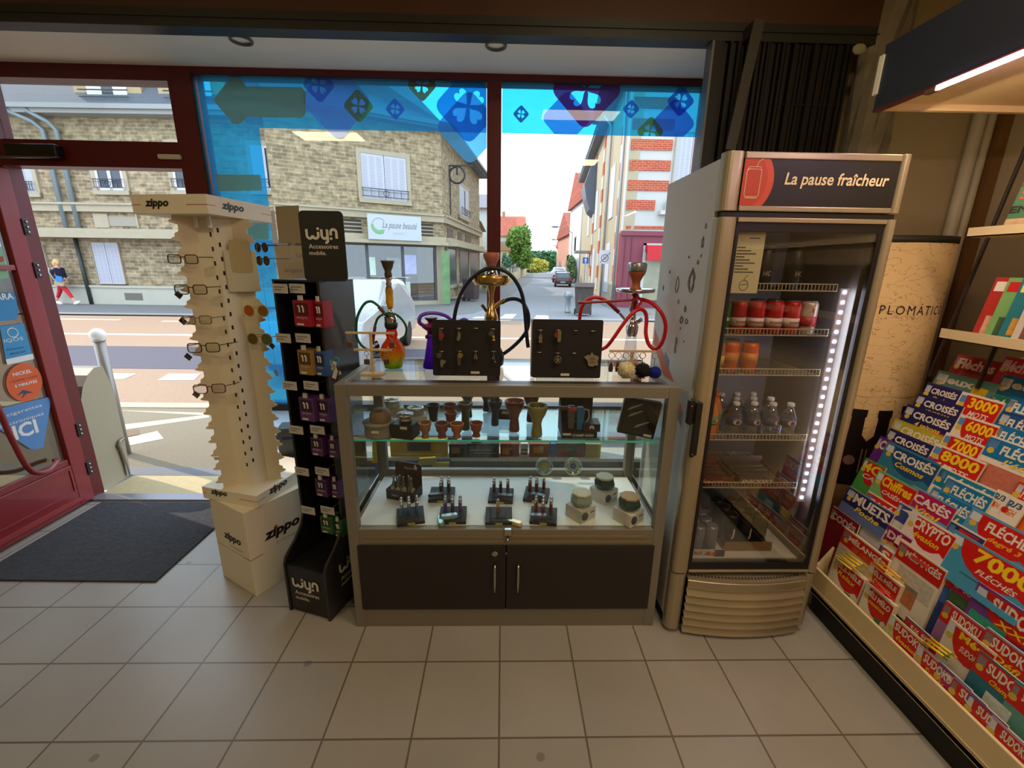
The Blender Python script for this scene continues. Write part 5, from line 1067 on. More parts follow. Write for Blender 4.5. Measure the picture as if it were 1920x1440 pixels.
mb.build('vent_slits', M((26, 22, 18), .7), f); MB().prism([(xs[0], .04)] + [(x, bow(x) + .002) for x in xs] + [(xs[-1], .04)], .283, .290, 'z').build('vent_shelf', SIL, f)
MB().box((.03, .05, 0), (FW_ - .03, FD, .30)).build('compressor_box', M((40, 37, 34), .7), f)
# side decoration: orange strip and ink drops
sd_ = MB().prism([(FD - .02, 1.215), (.30, 1.055), (.13, .97), (.10, .93), (.10, 1.0), (.22, 1.09), (.36, 1.17), (FD - .02, 1.28)], -.0008, 0, 'x').build('orange_swoosh', M((214, 104, 58), .45), f)
rnd = random.Random(4); dm = SWL
def drop(px, py, w_, h_, n=2):
    v = at(px, py, 'x', FX0); y = v.y - FY; z = v.z; 
    if not (.05 < y < FD - .01): return
    for k in range(n):
        s_ = 1 - .18 * k; dm.tube([(-.0006, y + w_ * s_ * cos(a * pi / 8) * (1 + .25 * rnd.uniform(-1, 1) / (k + 1)), z + h_ * s_ * sin(a * pi / 8) * (1.25 if a == 4 else 1)) for a in range(16)], .0011 + .0008 * rnd.random(), 4, 1, closed=True)
for px, py, w_, h_, n_ in ((1270, 535, .016, .030, 1), (1297, 528, .026, .042, 3), (1272, 566, .007, .008, 1), (1285, 580, .010, .012, 2), (1278, 600, .016, .014, 3), (1268, 640, .008, .014, 1), (1266, 655, .007, .016, 1), (1318, 455, .009, .018, 2), (1324, 424, .006, .008, 1), (1315, 480, .004, .005, 1), (1309, 492, .005, .007, 1),
                           (1292, 482, .003, .004, 1), (1287, 603, .014, .010, 2), (1244, 540, .005, .010, 1), (1282, 640, .003, .003, 1), (1276, 616, .003, .004, 1), (1256, 510, .004, .006, 1)): drop(px, py, w_, h_, n_)
dm.prism([(.12, .998), (.15, .965), (.115, .94), (.10, 1.0)], -.0010, -.0004, 'x', 2).prism([(.36, 1.20), (.30, 1.17), (.30, 1.13), (.37, 1.165)], -.0010, -.0004, 'x', 2)
dm.build('side_wall', [SIDE, M((92, 92, 98), .6), M((120, 130, 146), .45)], f)
# LED strip inside, at the right
ls = MB().box((FW_ - .100, .060, .62), (FW_ - .070, .068, 1.50)).build('led_strip', M((206, 204, 220), .4), f)
em = M((214, 216, 255), .5, emit=9.0); mb = MB()
for k in range(24): mb.cbox((FW_ - .085, .0585, .64 + k * .0368), (.0055, .0015, .0055))
mb.build('led_diodes', em, ls)
l = light('fridge_led_light', 'AREA', (FX1 - .085, FY + .085, 1.06), 2.4, (.86, .88, 1.0), (.03, .86), (R(90), 0, R(200))); l.parent = None
# wire shelves
WIRE = M((176, 166, 136), .4, .2); SZ = {}
for nm, z in (('a', 1.488), ('b', 1.320), ('c', 1.163), ('d', .890), ('e', .674)):
    SZ[nm] = z; mb = MB(); x0, x1, y0, y1 = .052, FW_ - .105, .075, .44
    for zz in (z + .001, z + .026): mb.tube([(x0, y0, zz), (x1, y0, zz)], .0020, 6)
    for i in range(34): x = x0 + (x1 - x0) * i / 33; mb.bar((x, y0, z), (x, y0, z + .026), .0022, .0022); mb.bar((x, y0, z), (x, y1, z), .0022, .0022)
    mb.tube([(x0, y1, z), (x1, y1, z)], .002, 6); mb.build('wire_shelf', WIRE, f)
# ---- contents
def canp(rgb, top=(150, 150, 150), R_=.031, H_=.122, band=None, nm='drink_can', txt=None, tc=(236, 226, 210)):
    t = thing(nm, 'x', 'can', (0, 0, -5), 0, 'x')
    MB().lathe([(R_ * .82, 0), (R_, .006), (R_, H_ - .014), (R_ * .84, H_ - .002)], 20).build('can_body', M(rgb, .25, .3), t, smooth=True)
    MB().lathe([(R_ * .84, H_ - .002), (R_ * .86, H_), (R_ * .74, H_ - .003), (.0001, H_ - .003)], 18).build('can_lid', M(top, .3, .9), t, smooth=True)
    if band: MB().lathe([(R_ + .0004, band[0]), (R_ + .0004, band[1])], 20).build('band', M(band[2], .4), t, smooth=True)
    if txt:
        mb = text_mesh(txt[0], w=txt[1], h=txt[2], bold=.03, align='C'); 
        for v in mb.v: a = v.x / R_; v.x, v.y = (R_ + .0008) * sin(a), -(R_ + .0008) * cos(a); v.z += txt[3]
        mb.build('lettering', M(tc, .4), t)
    return t
def row(proto, spots, z, lab, grp, rz0=0):
    for i, (x, y) in enumerate(spots):
        o = proto if i == 0 else dup(proto, (0, 0, 0)); o.location = (FX0 + x, FY + y, z + .0015); o.rotation_euler = (0, 0, R(rz0 + 17 * (i % 3))); o['label'] = lab(i) if callable(lab) else lab; o['group'] = grp
gs = 'cans on the upper shelves of the fridge'
# b: red cans 500 ml lying behind the price list too
row(canp((190, 22, 26), band=(.03, .062, (214, 200, 186)), H_=.128, txt=('kronenbourg', .07, .014, .038), tc=(170, 30, 30)), [(.252, .13), (.324, .13), (.391, .13), (.290, .20), (.360, .20), (.186, .14)], SZ['b'], lambda i: ('red beer can with cream band, %s in its row' % ['left of centre', 'in the middle', 'second from the right', 'behind, left', 'behind, right', 'far left'][i]), gs)
row(canp((30, 110, 40), H_=.128, txt=('Hein', .04, .016, .05)), [(.118, .13), (.105, .20)], SZ['b'], lambda i: ['green beer can at the left of the red cans', 'green beer can behind the front green one'][i], gs)
row(canp((196, 178, 160), H_=.128, band=(.03, .07, (170, 30, 30)), txt=('k', .012, .02, .085), tc=(160, 30, 30)), [(.457, .13)], SZ['b'], 'cream and red beer can at the right end of the red row', gs)
row(canp((176, 110, 96), H_=.122, band=(.03, .07, (196, 170, 60))), [(.118, .13), (.110, .20)], SZ['c'], lambda i: ['pink and yellow drink can at the left of the second shelf', 'pink and yellow drink can behind the front one'][i], gs)
o_ = canp((226, 96, 26), H_=.122, band=(.04, .08, (214, 130, 40))); row(o_, [(.252, .13), (.180, .14), (.215, .20)], SZ['c'], lambda i: ['orange soda can at the right of the second shelf', 'orange soda can in the middle of the second shelf', 'orange soda can behind the other two'][i], gs)
row(canp((22, 30, 34), H_=.160, txt=('HC', .03, .02, .05), tc=(150, 140, 110)), [(.27, .16), (.385, .16)], SZ['a'], lambda i: ['dark can with pale emblem, left one on the top shelf', 'dark can with pale emblem, right one on the top shelf'][i], 'dark cans on the top shelf')
def bottle(rgb, cap, lab, H_=.20, R_=.030, short=False):
    t = thing('drink_bottle', 'x', 'bottle', (0, 0, -5), 0, 'x')
    MB().lathe([(R_ * .85, 0), (R_, .008), (R_ * .96, H_ * .3), (R_, H_ * .36), (R_, H_ * .62), (R_ * .55, H_ * .82), (R_ * .38, H_ * .88), (R_ * .38, H_ * .92)], 20).build('bottle_body', rgb, t, smooth=True)
    MB().lathe([(R_ * .45, H_ * .90), (R_ * .47, H_ * .92), (R_ * .45, H_ * .985), (R_ * .3, H_), (.0001, H_)], 16).build('bottle_cap', M(cap, .4), t, smooth=True)
    MB().lathe([(R_ + .0006, H_ * .36), (R_ + .0006, H_ * .58)], 20).build('bottle_label', M(lab, .5), t, smooth=True)
    mb = MB().prism(circ(0, 0, .012, 12, 1.5), 0, .001, 'y')
    for v in mb.v: a = v.x / R_; v.x, v.y, v.z = (R_ + .0014) * sin(a), -(R_ + .0014) * cos(a), v.z + H_ * .47
    mb.build('label_oval', M((196, 176, 160), .5), t); return t
CLR = glassM('water_bottle', (.72, .78, .84), .16)
wb = bottle(CLR, (206, 206, 206), (40, 48, 92), .150); sp_ = [(.225, .12), (.300, .12), (.375, .115), (.445, .11), (.262, .19), (.335, .19), (.410, .19), (.228, .25), (.300, .26), (.372, .26)]
pos = ['front row, first from the left', 'front row, second', 'front row, third', 'front row, right end beside the lights', 'middle row, left', 'middle row, centre', 'middle row, right', 'rear row, left', 'rear row, centre', 'rear row, right']
row(wb, sp_, SZ['d'], lambda i: 'white capped water bottle in the fridge, ' + pos[i], 'water bottles in the fridge')
row(bottle(M((196, 110, 40), .2, coat=.5), (206, 84, 40), (90, 120, 60), .175, .027), [(.118, .10), (.165, .17), (.112, .20)], SZ['d'], lambda i: ['orange capped juice bottle at the left front of the water bottles', 'orange capped juice bottle behind the front one, right', 'orange capped juice bottle at the back left'][i], 'juice bottles in the fridge')
# e: cartons of bars
def barbox(x0, x1, y0, y1, z, h_, rgb, label, txt, tcol, tilt=0):
    t = thing('snack_carton', label, 'carton', (FX0 + x0, FY + y0, z + .0015)); MB().box((0, 0, 0), (x1 - x0, .003, h_)).box((0, 0, 0), (.003, y1 - y0, h_ * 1.2)).box((x1 - x0 - .003, 0, 0), (x1 - x0, y1 - y0, h_ * 1.2)).box((0, 0, 0), (x1 - x0, y1 - y0, .003)).box((0, y1 - y0 - .003, 0), (x1 - x0, y1 - y0, h_ * 1.9)).build('carton', M(rgb, .5), t)
    text(txt, 'lettering', M(tcol, .5), t, (.012, -.0008, h_ * .2), w=(x1 - x0) * .72, h=h_ * .55, bold=.04, shear=.2)
    g = 'bars in the ' + label.split(',')[0]
    for k in range(4):
        b_ = MB().box((-.5 * (x1 - x0) + .010, -.014, 0), (.5 * (x1 - x0) - .010, .014, .02)).build('chocolate_bar', M(tuple(int(v * .8) for v in rgb), .35, noise=.4, scale=60), None, bevel=.004); b_.location = (FX0 + (x0 + x1) / 2, FY + y0 + .028 + k * .034, z + .0055 + .004 * k); tag(b_, 'wrapped bar lying in the %s' % label.split(',')[0], 'chocolate bar', g)
barbox(.062, .255, .10, .26, SZ['e'], .034, (96, 26, 22), 'red brown carton of chocolate bars, left on the lower wire shelf', 'Mars', (206, 120, 70)); barbox(.275, .460, .10, .26, SZ['e'], .034, (70, 44, 34), 'dark brown carton of peanut bars, right on the lower wire shelf', 'SNICKERS', (206, 190, 180))
# bottom: energy cans and dark cans
ec = canp((120, 124, 140), R_=.0265, H_=.135, top=(170, 160, 140)); pts = [(.078 + .056 * i, .10 + .056 * j) for j in range(5) for i in range(3)]
row(ec, pts, .3455, 'slim silver energy drink can in the block at the bottom left of the fridge', 'slim silver cans at the bottom of the fridge')
dc = canp((18, 18, 20), R_=.031, H_=.160, top=(176, 150, 80), txt=('J', .012, .05, .05)); pts2 = [(.300 + .068 * i, .15 + .068 * j) for j in range(3) for i in range(3)]
row(dc, pts2, .3455, 'black energy drink can with gold lid at the bottom right of the fridge', 'black cans with gold lids')
t = thing('shelf_card', 'white and navy shelf card in front of the slim cans', 'label card', (FX0 + .055, FY + .066, .3455)); MB().box((0, 0, 0), (.190, .003, .034)).build('card', M((206, 200, 190), .5), t); MB().box((.145, -.0008, 0), (.190, 0, .034)).build('navy_corner', M((34, 38, 84), .5), t)
text('Red Bull', 'lettering', M((190, 50, 50), .5), t, (.012, -.0008, .012), w=.075, h=.014, bold=.03); MB().prism([(.100, .012), (.118, .026), (.140, .020), (.155, .028), (.150, .010), (.125, .006)], -.0012, -.0006, 'y').build('red_emblem', M((190, 60, 30), .5), t); MB().prism(circ(.130, .017, .008, 12), -.0016, -.0012, 'y').build('yellow_disc', M((220, 180, 60), .5), t)
t = thing('can_tray', 'brown cardboard tray front before the black cans', 'tray', (FX0 + .262, FY + .105, .3455)); MB().box((0, 0, 0), (.215, .003, .045)).box((0, 0, 0), (.215, .24, .0015)).build('cardboard', M((140, 108, 66), .8), t)
# ---------------------------------------------------------------- folded gate, pillar, wall corner
t = thing('folding_gate', 'folded black concertina security gate behind the fridge', 'security gate', (.925, 2.27, 0)); GT = M((30, 28, 25), .5, .3)
mb = MB(); rnd = random.Random(2); x = .0
mb.box((0, -.03, .05), (.05, .03, 2.54)); x = .058
while x < .64:
    ww = .010 + .004 * rnd.random(); dy = rnd.uniform(-.012, .012); mb.box((x, -.022 + dy, .05), (x + ww, .022 + dy, 2.54)); x += ww + .006
mb.box((0, .024, .05), (.65, .030, 2.52)); mb.build('gate_slats', GT, t)
MB().box((-.006, -.032, .05), (.004, .032, 2.54)).build('gate_edge', M((110, 112, 112), .4, .5), t)
mb = MB()
for z in (.4, .9, 1.4, 1.9, 2.3):
    for k in range(31): mb.ball((.06 + k * .0185, -.026, z), .003, n=6, k=4)
mb.build('rivets', M((70, 66, 60), .4, .5), t)
a, b_ = at(1424, 36, 'y', 2.16), at(1369, 281, 'y', 2.16)
t = thing('steel_bar', 'slanting dark steel flat bar in front of the folded gate', 'bar', (a.x, 2.16, b_.z - .05)); MB().bar((b_.x - a.x, 0, .05), (0, 0, a.z - b_.z + .05), .045, .008, up=(0, 1, 0)).build('bar', M((66, 64, 56), .45, .3), t)
MB().box((-.02, .0, a.z - b_.z), (.02, .10, a.z - b_.z + .05)).build('bracket', M((50, 48, 44), .5, .3), t)
t = thing('pillar', 'rough dark weathered pillar between the gate and the beige wall', 'pillar', (1.735, 2.30, 0)); mb = MB(); rnd = random.Random(9); n = 14; vs = []; fs = []
for j in range(16):
    for i in range(n):
        a = 2 * pi * i / n; r_ = .095 * (1 + .18 * rnd.uniform(-1, 1)); vs.append((r_ * cos(a), r_ * .8 * sin(a), j * 2.955 / 15))
for j in range(15):
    for i in range(n): fs.append((j * n + i, j * n + (i + 1) % n, (j + 1) * n + (i + 1) % n, (j + 1) * n + i))
mb.add(vs, fs); mb.build('trunk', M((122, 112, 94), .85, noise=.7, scale=9, bump=.8), t); t['kind'] = 'structure'
a = at(1612, 88, 'y', 2.17); MB().ball((a.x - 1.72, -.11, a.z), .022, n=10, k=6, sq=(1.4, .6, 1)).build('plaster_lump', M((150, 146, 120), .8), t)
t = thing('wall_pipe', 'pale painted pipe run up the corner of the beige wall', 'pipe', (0, 2.40, 0)); P0, P1 = at(1836, 225, 'y', 2.38), at(1858, 225, 'y', 2.38)
MB().tube([(P0.x, -.02, 0), (P0.x, -.02, 2.95)], .028, 12).build('pipe', M((196, 186, 160), .5), t, smooth=True); MB().tube([(P1.x, -.02, 0), (P1.x, -.02, 2.95)], .020, 12).build('pipe', M((190, 180, 152), .5), t, smooth=True)
for z in (.6, 1.7): MB().box((P0.x - .03, -.012, z), (P1.x + .025, .02, z + .02)).build('bracket', M((170, 160, 136), .5), t)
t = thing('wood_post', 'bare brown wooden post in the corner behind the magazine rack', 'post', (2.452, 2.355, 0)); MB().box((-.008, -.005, 0), (.045, .045, 2.95)).build('post', M((122, 84, 42), .7, noise=.2, scale=12), t); t['kind'] = 'structure'

# ---------------------------------------------------------------- canopy over the magazines with lit edge
CXF = 1.30
t = thing('canopy', 'dark blue canopy board with a lit edge over the magazine rack', 'canopy', (CXF, 1.71, 2.11)); y1 = -2.3
MB().box((0, y1, 0), (.018, 0, .20)).build('fascia', M((34, 38, 50), .55, noise=.1, scale=60), t); MB().box((-.002, y1, -.006), (.02, 0, 0)).build('red_edge', M((84, 26, 22), .5), t)
MB().box((.018, y1, .02), (1.19, 0, .035)).build('underside', M((222, 196, 146), .6), t); MB().prism([(.018, .0), (1.19, .0), (1.19, .10), (.018, .20)], -.018, 0, 'y').build('end_board', M((222, 196, 146), .6), t)
MB().box((.018, y1, .18), (1.19, 0, .2)).build('top_board', M((200, 176, 130), .7), t)
MB().box((-.006, -.006, .05), (.02, .012, .17)).build('end_clip', M((220, 216, 204), .5), t)
lt = MB().box((-.004, y1, -.016), (.008, at(1758, 161, 'x', 1.3).y - 1.71, -.006)).build('led_tube', M((255, 214, 240), .4, emit=45.0), t)
MB().cbox((.006, at(1752, 161, 'x', 1.3).y - 1.70, -.012), (.008, .018, .006)).build('tube_clip', M((120, 90, 70), .4, .4), t)
for yy in (-.4, -1.6):
    MB().tube([(.6, yy, .2), (.6, yy, .84)], .008, 6).build('hanger', M((90, 86, 80), .4, .4), t)
# ---------------------------------------------------------------- paper covered column with bottles (advertising roll)
a, b_ = at(1640, 446, 'y', 2.2), at(1778, 450, 'y', 2.2); ccx, cr = 1.845, .265
mapm, nt, bb, ln = node_mat('old_map_paper'); tc = nt.nodes.new('ShaderNodeTexCoord'); nz = nt.nodes.new('ShaderNodeTexNoise'); nz.inputs['Scale'].default_value = 14; nz.inputs['Detail'].default_value = 3
mp = nt.nodes.new('ShaderNodeMapping'); mp.inputs['Scale'].default_value = (1, 1, 2.0); ln(tc.outputs['Object'], mp.inputs[0]); ln(mp.outputs[0], nz.inputs['Vector'])
sb = nt.nodes.new('ShaderNodeMath'); sb.operation = 'SUBTRACT'; sb.inputs[1].default_value = .5; ln(nz.outputs['Fac'], sb.inputs[0]); ab = nt.nodes.new('ShaderNodeMath'); ab.operation = 'ABSOLUTE'; ln(sb.outputs[0], ab.inputs[0])
mr = nt.nodes.new('ShaderNodeMapRange'); mr.inputs[1].default_value = .003; mr.inputs[2].default_value = .010; ln(ab.outputs[0], mr.inputs[0]); mx = nt.nodes.new('ShaderNodeMix'); mx.data_type = 'RGBA'
mx.inputs[6].default_value = L4((146, 112, 66)); mx.inputs[7].default_value = L4((220, 190, 134)); ln(mr.outputs[0], mx.inputs[0]); ln(mx.outputs[2], bb.inputs['Base Color']); bb.inputs['Roughness'].default_value = .7
t = thing('advertising_column', 'tan map printed cardboard column with dark bottles behind the fridge', 'advertising column', (ccx, 2.14, 0)); CH = 1.712
MB().lathe([(cr, .0), (cr, CH)], 48, sy=.75).build('column', mapm, t, smooth=True); MB().lathe([(cr + .001, CH - .025), (cr + .001, CH + .005), (cr * .97, CH + .005)], 48, sy=.75).build('dark_rim', M((40, 42, 28), .6), t, smooth=True)
def wrap(mb, ang0, e=.0015):
    for v in mb.v:
        a = ang0 + v.x / cr; v.x, v.y = (cr + e) * sin(a), -(cr + e) * cos(a) * .75
    return mb
wrap(text_mesh('DIPLOMÁTICO', w=.40, h=.052, align='C', spacing=1.25).xf(Matrix.Translation((0, 0, 1.375))), .0).build('lettering', M((40, 30, 22), .6), t)
wrap(MB().prism([(x, z) for x, z in [(-.30 + i * .03, .985 + .004 * sin(i)) for i in range(20)]] + [(x, z) for x, z in [(.27 - i * .03, .990 + .004 * sin(19 - i)) for i in range(20)]], 0, .001, 'y'), .2).build('pale_crease', M((220, 196, 150), .6), t)
BOT = [(-.038, 0), (.038, 0), (.038, .20), (.030, .24), (.016, .27), (.015, .36), (.018, .365), (.018, .40), (-.018, .40), (-.018, .365), (-.015, .36), (-.016, .27), (-.030, .24), (-.038, .20)]
for k, (ax, zz) in enumerate(((-.02, .54), (.42, .56), (.85, .55), (-.45, .54))):
    bm = MB(); H7 = BOT[1:7] + [BOT[7]]; bm.add([(hw_ * 1.9 * (i / 3 - 1), 0, z + zz - .02) for hw_, z in H7 for i in range(7)], [(7 * j + i, 7 * j + i + 1, 7 * j + i + 8, 7 * j + i + 7) for j in range(6) for i in range(6)])
    o = wrap(bm, ax, .002).build('bottle_picture', M((26, 16, 14), .4), t)
    wrap(MB().prism([(x + 0, z + zz + .05) for x, z in ((-.05, 0), (.05, 0), (.05, .13), (-.05, .13))], 0, .001, 'y'), ax, .0028).build('bottle_label', M((176, 150, 130), .6), o)
    wrap(MB().prism(circ(0, zz + .115, .026, 16), 0, .001, 'y'), ax, .0036).build('portrait', M((120, 90, 78), .6), o)

# ---------------------------------------------------------------- magazine rack
RK = M((226, 206, 160), .55); PX = lambda z: 1.265 + .5 * z
t = thing('magazine_rack', 'long cream magazine rack with slanted tiers and a black plinth', 'magazine rack', (1.46, 1.70, 0)); YL = -2.6
MB().box((.02, YL, 0), (.62, 0, .11)).build('plinth', M((12, 11, 11), .6), t); MB().box((0, YL, .105), (.012, 0, .235)).build('front_lip', RK, t, bevel=.003)
MB().box((-.004, YL, .135), (0, 0, .141)).build('lip_bead', M((190, 172, 132), .5), t)
MB().box((.0, YL, .105), (.62, 0, .125)).build('bottom_shelf', RK, t)
def xz(mb, pts, y0, y1): return mb.prism(pts, y0, y1, 'y')
xz(MB(), [(.085, .125), (.115, .125), (.225, .64), (PX(1.15) + .125 - 1.46, 1.16), (PX(1.15) + .095 - 1.46, 1.16), (.195, .64)], YL, 0).build('sloping_back', RK, t)
xz(MB(), [(.0, .125), (.62, .125), (.72, 1.25), (.60, 1.20), (.02, .25), (.0, .25)], 0, .012).build('end_panel', RK, t)
MB().box((.60, YL, 1.10), (.98, 0, 1.13)).build('top_ledge', RK, t)
for k, z in enumerate((.82, .94)):
    MB().box((PX(z) - 1.46 + .012, YL, z - .19), (PX(z) - 1.46 + .10, 0, z - .187)).build('tier', RK, t)
for nm, z, h_ in (('upper_shelf', 1.692, .034), ('upper_shelf', 1.308, .040)):
    s_ = MB().box((.29, YL, z), (.296, 0, z + h_)).box((.29, YL, z), (.62, 0, z + .004)).build(nm, RK, t)
MB().box((.78, YL, 1.13), (.79, 0, 2.06)).build('wall_panel', M((196, 180, 140), .8), t)
for (p0, p1) in (((1886, 235), (1745, 700)), ((1925, 425), (1900, 505))):
    a = at(*p0, 'x', 1.98); b_ = at(*p1, 'x', 1.84); a = Vector((1.98, b_.y - .0, 2.08)); MB().tube([(b_.x - 1.46, b_.y - 1.70, 1.13), (a.x - 1.46, a.y - 1.70, 2.10)], .007, 8).build('upright_rod', M((30, 18, 16), .5), t)

# colours of the covers
NAVY, RED_, BLUE, TEAL, MAG, PUR_, WHT, YEL, MAR, SKYB, ORG, LILAC, GREEN = (36, 34, 92), (196, 30, 26), (16, 112, 168), (70, 140, 136), (170, 26, 92), (96, 40, 130), (222, 214, 200), (236, 200, 30), (120, 26, 36), (90, 160, 200), (214, 110, 40), (150, 120, 170), (70, 150, 70)
def mag(tlx, tly, trx, base, ban, title, tc, sub, sc, label, h=.27, style='bar', off=0.0, deep=0.006, tw=None, plane=None, tilt=-15, deco=(), group='puzzle magazines on the slanted rack', name='magazine', tx=.22, th=.042):
    """a cover leaning back on the rack; (tlx, tly) is its far top corner, trx the picture column of its near top corner"""
    d = ray(tlx, tly)
    if plane is None:
        s_ = max((1.265 + off + .5 * CAM_H) / (d.x - .5 * d.z), (1.40 + off + .3 * CAM_H) / (d.x - .3 * d.z))
    else: s_ = (plane + off) / d.x
    A = CAMLOC + d * s_
    if plane is None and A.z < .60: tilt = -6
    if plane is None: h = min(h, (A.z - .129) / cos(R(tilt)))
    if plane is None and A.z >= .60: h = min(h, max(.12, A.z - .52))
    # near corner on the same height and distance: find y where the picture column is trx
    lo, hi = A.y - .5, A.y
    for _ in range(30):
        mid = (lo + hi) / 2; X = Vector((A.x, mid, A.z)) - CAMLOC; px = 960 + F_PX * X.dot(RT) / X.dot(FW)
        if px > trx: lo = mid
        else: hi = mid
    w_ = A.y - lo
    m_ = thing(name, label, 'magazine', A, group=group, rot=(R(tilt), 0, R(-90)))
    MB().box((0, 0, -h), (w_, deep, -.001)).build('pages', M((216, 202, 168), .8), m_)
    MB().box((-.0005, -.0012, -h), (w_ + .0005, 0, 0)).build('cover', M(base, .3), m_)
    e = -.0016
    bh = .075 if style == 'bar' else .085
    if style == 'bar': MB().box((w_ * .0, e, -bh), (w_, -.0012, -.006)).build('title_banner', M(ban, .3), m_)
    elif style == 'oval':
        pts = [(w_ * .15, -.008), (w_, -.008), (w_, -bh * 1.15)] + [(w_ * (.60 + .44 * cos(R(a))), -.020 - bh * 1.05 * sin(R(a))) for a in (50, 70, 90, 110, 130, 150, 165)]
        MB().prism(pts, e, -.0012, 'y').build('title_banner', M(ban, .3), m_)
    W2 = (tw if tw else w_ * (1 - tx) - .008)
    text(title, 'lettering', M(tc, .4), m_, (w_ * tx, e - .0002, -.012 - th), w=W2, h=th, bold=.035, thick=.0004)
    if sub: text(sub, 'subtitle', M(sc, .4), m_, (w_ * tx + W2 * .15, e - .0002, -.012 - th - .030), w=W2 * .7, h=.022, bold=.02, shear=.25, thick=.0004)
    MB().prism(circ(w_ * .11, -.050, .011, 14), e - .0003, -.0012, 'y').build('level_badge', M((206, 176, 70) if ban != WHT else RED_, .4), m_)
    MB().box((w_ * .03, e, -.040), (w_ * .18, -.0012, -.012)).build('price_block', M((200, 206, 214) if base != WHT else (90, 140, 190), .4), m_)
    for (u0, v0, u1, v1, c) in deco:
        MB().box((w_ * u0, e - .0004, -v1), (w_ * u1, -.0012, -v0)).build('cover_picture', M(c, .4, noise=.35, scale=70), m_)
    return m_
P4 = (.2, .11, .9, .25, (150, 130, 110))
mag(1798, 664, 1880, (150, 36, 60), (150, 30, 44), 'Flèches', (222, 190, 196), 'évasion', (196, 90, 60), 'dim pink magazine headed Flèches at the very back, left', plane=1.93, h=.2, tx=.1)
mag(1888, 668, 1960, (206, 60, 100), (206, 40, 90), 'Fléchés', (236, 200, 210), 'Gourmand', (220, 120, 140), 'dim pink magazine headed Fléchés at the very back, right', plane=1.92, h=.2, tx=.05)
mag(1762, 694, 1873, (96, 140, 140), (96, 140, 140), 'Jeux', WHT, 'Soleil', GREEN, 'grey green magazine headed Jeux with yellow badge', off=.015, deco=((.68, .03, .92, .085, (226, 190, 40)),), tx=.12, tw=.13)
mag(1884, 702, 1990, BLUE, BLUE, 'Jeux', WHT, '', WHT, 'blue magazine headed Jeux at the right end of the top row', off=.015, tx=.1, tw=.13)
CR = 'CROISÉS'
mag(1741, 716, 1806, (60, 50, 84), NAVY, CR, WHT, 'Oméga', YEL, 'highest of the navy CROISÉS magazines in the left column', th=.03)
mag(1806, 734, 1885, WHT, RED_, '3000', YEL, 'MOTS', WHT, 'magazine headed 3000 MOTS in yellow on red', style='oval', tx=.28)
mag(1866, 738, 1896, (60, 140, 110), (30, 120, 100), 'FLÉ', WHT, '', WHT, 'green edged magazine behind the first blue fléchés', off=.01)
mag(1898, 742, 1990, BLUE, BLUE, 'FLÉCHÉS', WHT, 'Nature', YEL, 'blue fléchés magazine right of 3000 MOTS', tx=.15)
mag(1724, 737, 1808, (50, 44, 80), NAVY, CR, WHT, 'vacances', YEL, 'navy CROISÉS magazine subtitled vacances', th=.034)
mag(1803, 776, 1876, WHT, RED_, '6000', YEL, 'MOTS', WHT, 'magazine headed 6000 MOTS in yellow on red', style='oval', tx=.28)
mag(1882, 770, 1980, (40, 50, 110), (20, 80, 140), 'FLÉCHÉS', WHT, '800', (20, 70, 150), 'dark blue fléchés magazine right of 6000 MOTS', tx=.2)
mag(1703, 757, 1794, (44, 40, 78), NAVY, CR, WHT, '4 saisons', YEL, 'navy CROISÉS magazine subtitled 4 saisons with red flash', deco=((.7, .070, .95, .088, (200, 40, 40)),), th=.036)
mag(1776, 810, 1846, WHT, RED_, '7000', YEL, 'MOTS', WHT, 'magazine headed 7000 MOTS in yellow on red', style='oval', tx=.28)
mag(1870, 793, 1960, BLUE, BLUE, 'FLÉCHÉS', WHT, '80 grilles', NAVY, 'blue fléchés magazine with 80 in dark figures', tx=.2)
mag(1680, 784, 1772, (170, 160, 60), (180, 170, 50), 'CROISÉS', WHT, '', WHT, 'yellow banded CROISÉS magazine behind the navy level 3/4 one', off=.008, th=.04)
mag(1670, 802, 1752, (50, 50, 84), NAVY, CR, WHT, 'Niveau 3/4', (200, 180, 110), 'navy CROISÉS magazine of level 3/4 beside 8000 MOTS', th=.036)
mag(1756, 830, 1850, WHT, RED_, '8000', YEL, 'MOTS', WHT, 'magazine headed 8000 MOTS in yellow on red', style='oval', tx=.22)
mag(1838, 808, 1880, (70, 130, 180), (40, 90, 150), '3/4', WHT, '', WHT, 'blue puzzle magazine squeezed behind 8000 MOTS', off=.01, th=.02)
mag(1860, 816, 1985, WHT, BLUE, 'FLÉCHÉS', WHT, "l'été", (226, 200, 90), 'large blue fléchés magazine with pink food photo', tx=.26, deco=((.05, .095, .85, .17, (186, 110, 90)),), h=.3)
mag(1652, 817, 1680, PUR_, PUR_, 'CR', WHT, '', WHT, 'violet magazine peeping out left of CROISÉS Cosmos', off=.008)
mag(1667, 827, 1766, (50, 120, 150), (28, 70, 120), CR, WHT, 'Cosmos', YEL, 'teal and blue magazine headed CROISÉS Cosmos', style='oval', tx=.2)
mag(1744, 852, 1800, WHT, MAG, '4/5', WHT, '', WHT, 'white magazine with magenta corner left of FLÉCHÉS', off=.012, th=.02)
mag(1762, 872, 1872, WHT, (20, 120, 160), 'FLÉCHÉS', WHT, '', WHT, 'blue FLÉCHÉS magazine directly behind FLÉCHÉS Ultra', off=.008, tx=.22)
mag(1780, 893, 1865, WHT, (16, 116, 170), 'FLÉCHÉS', WHT, 'Ultra', (206, 206, 40), 'blue magazine headed FLÉCHÉS Ultra', tx=.2)
mag(1625, 858, 1662, GREEN, RED_, '4C', YEL, 'CA', WHT, 'half hidden red oval magazine at the left of Chiffres CASÉS', style='oval', off=.008, tx=.1)
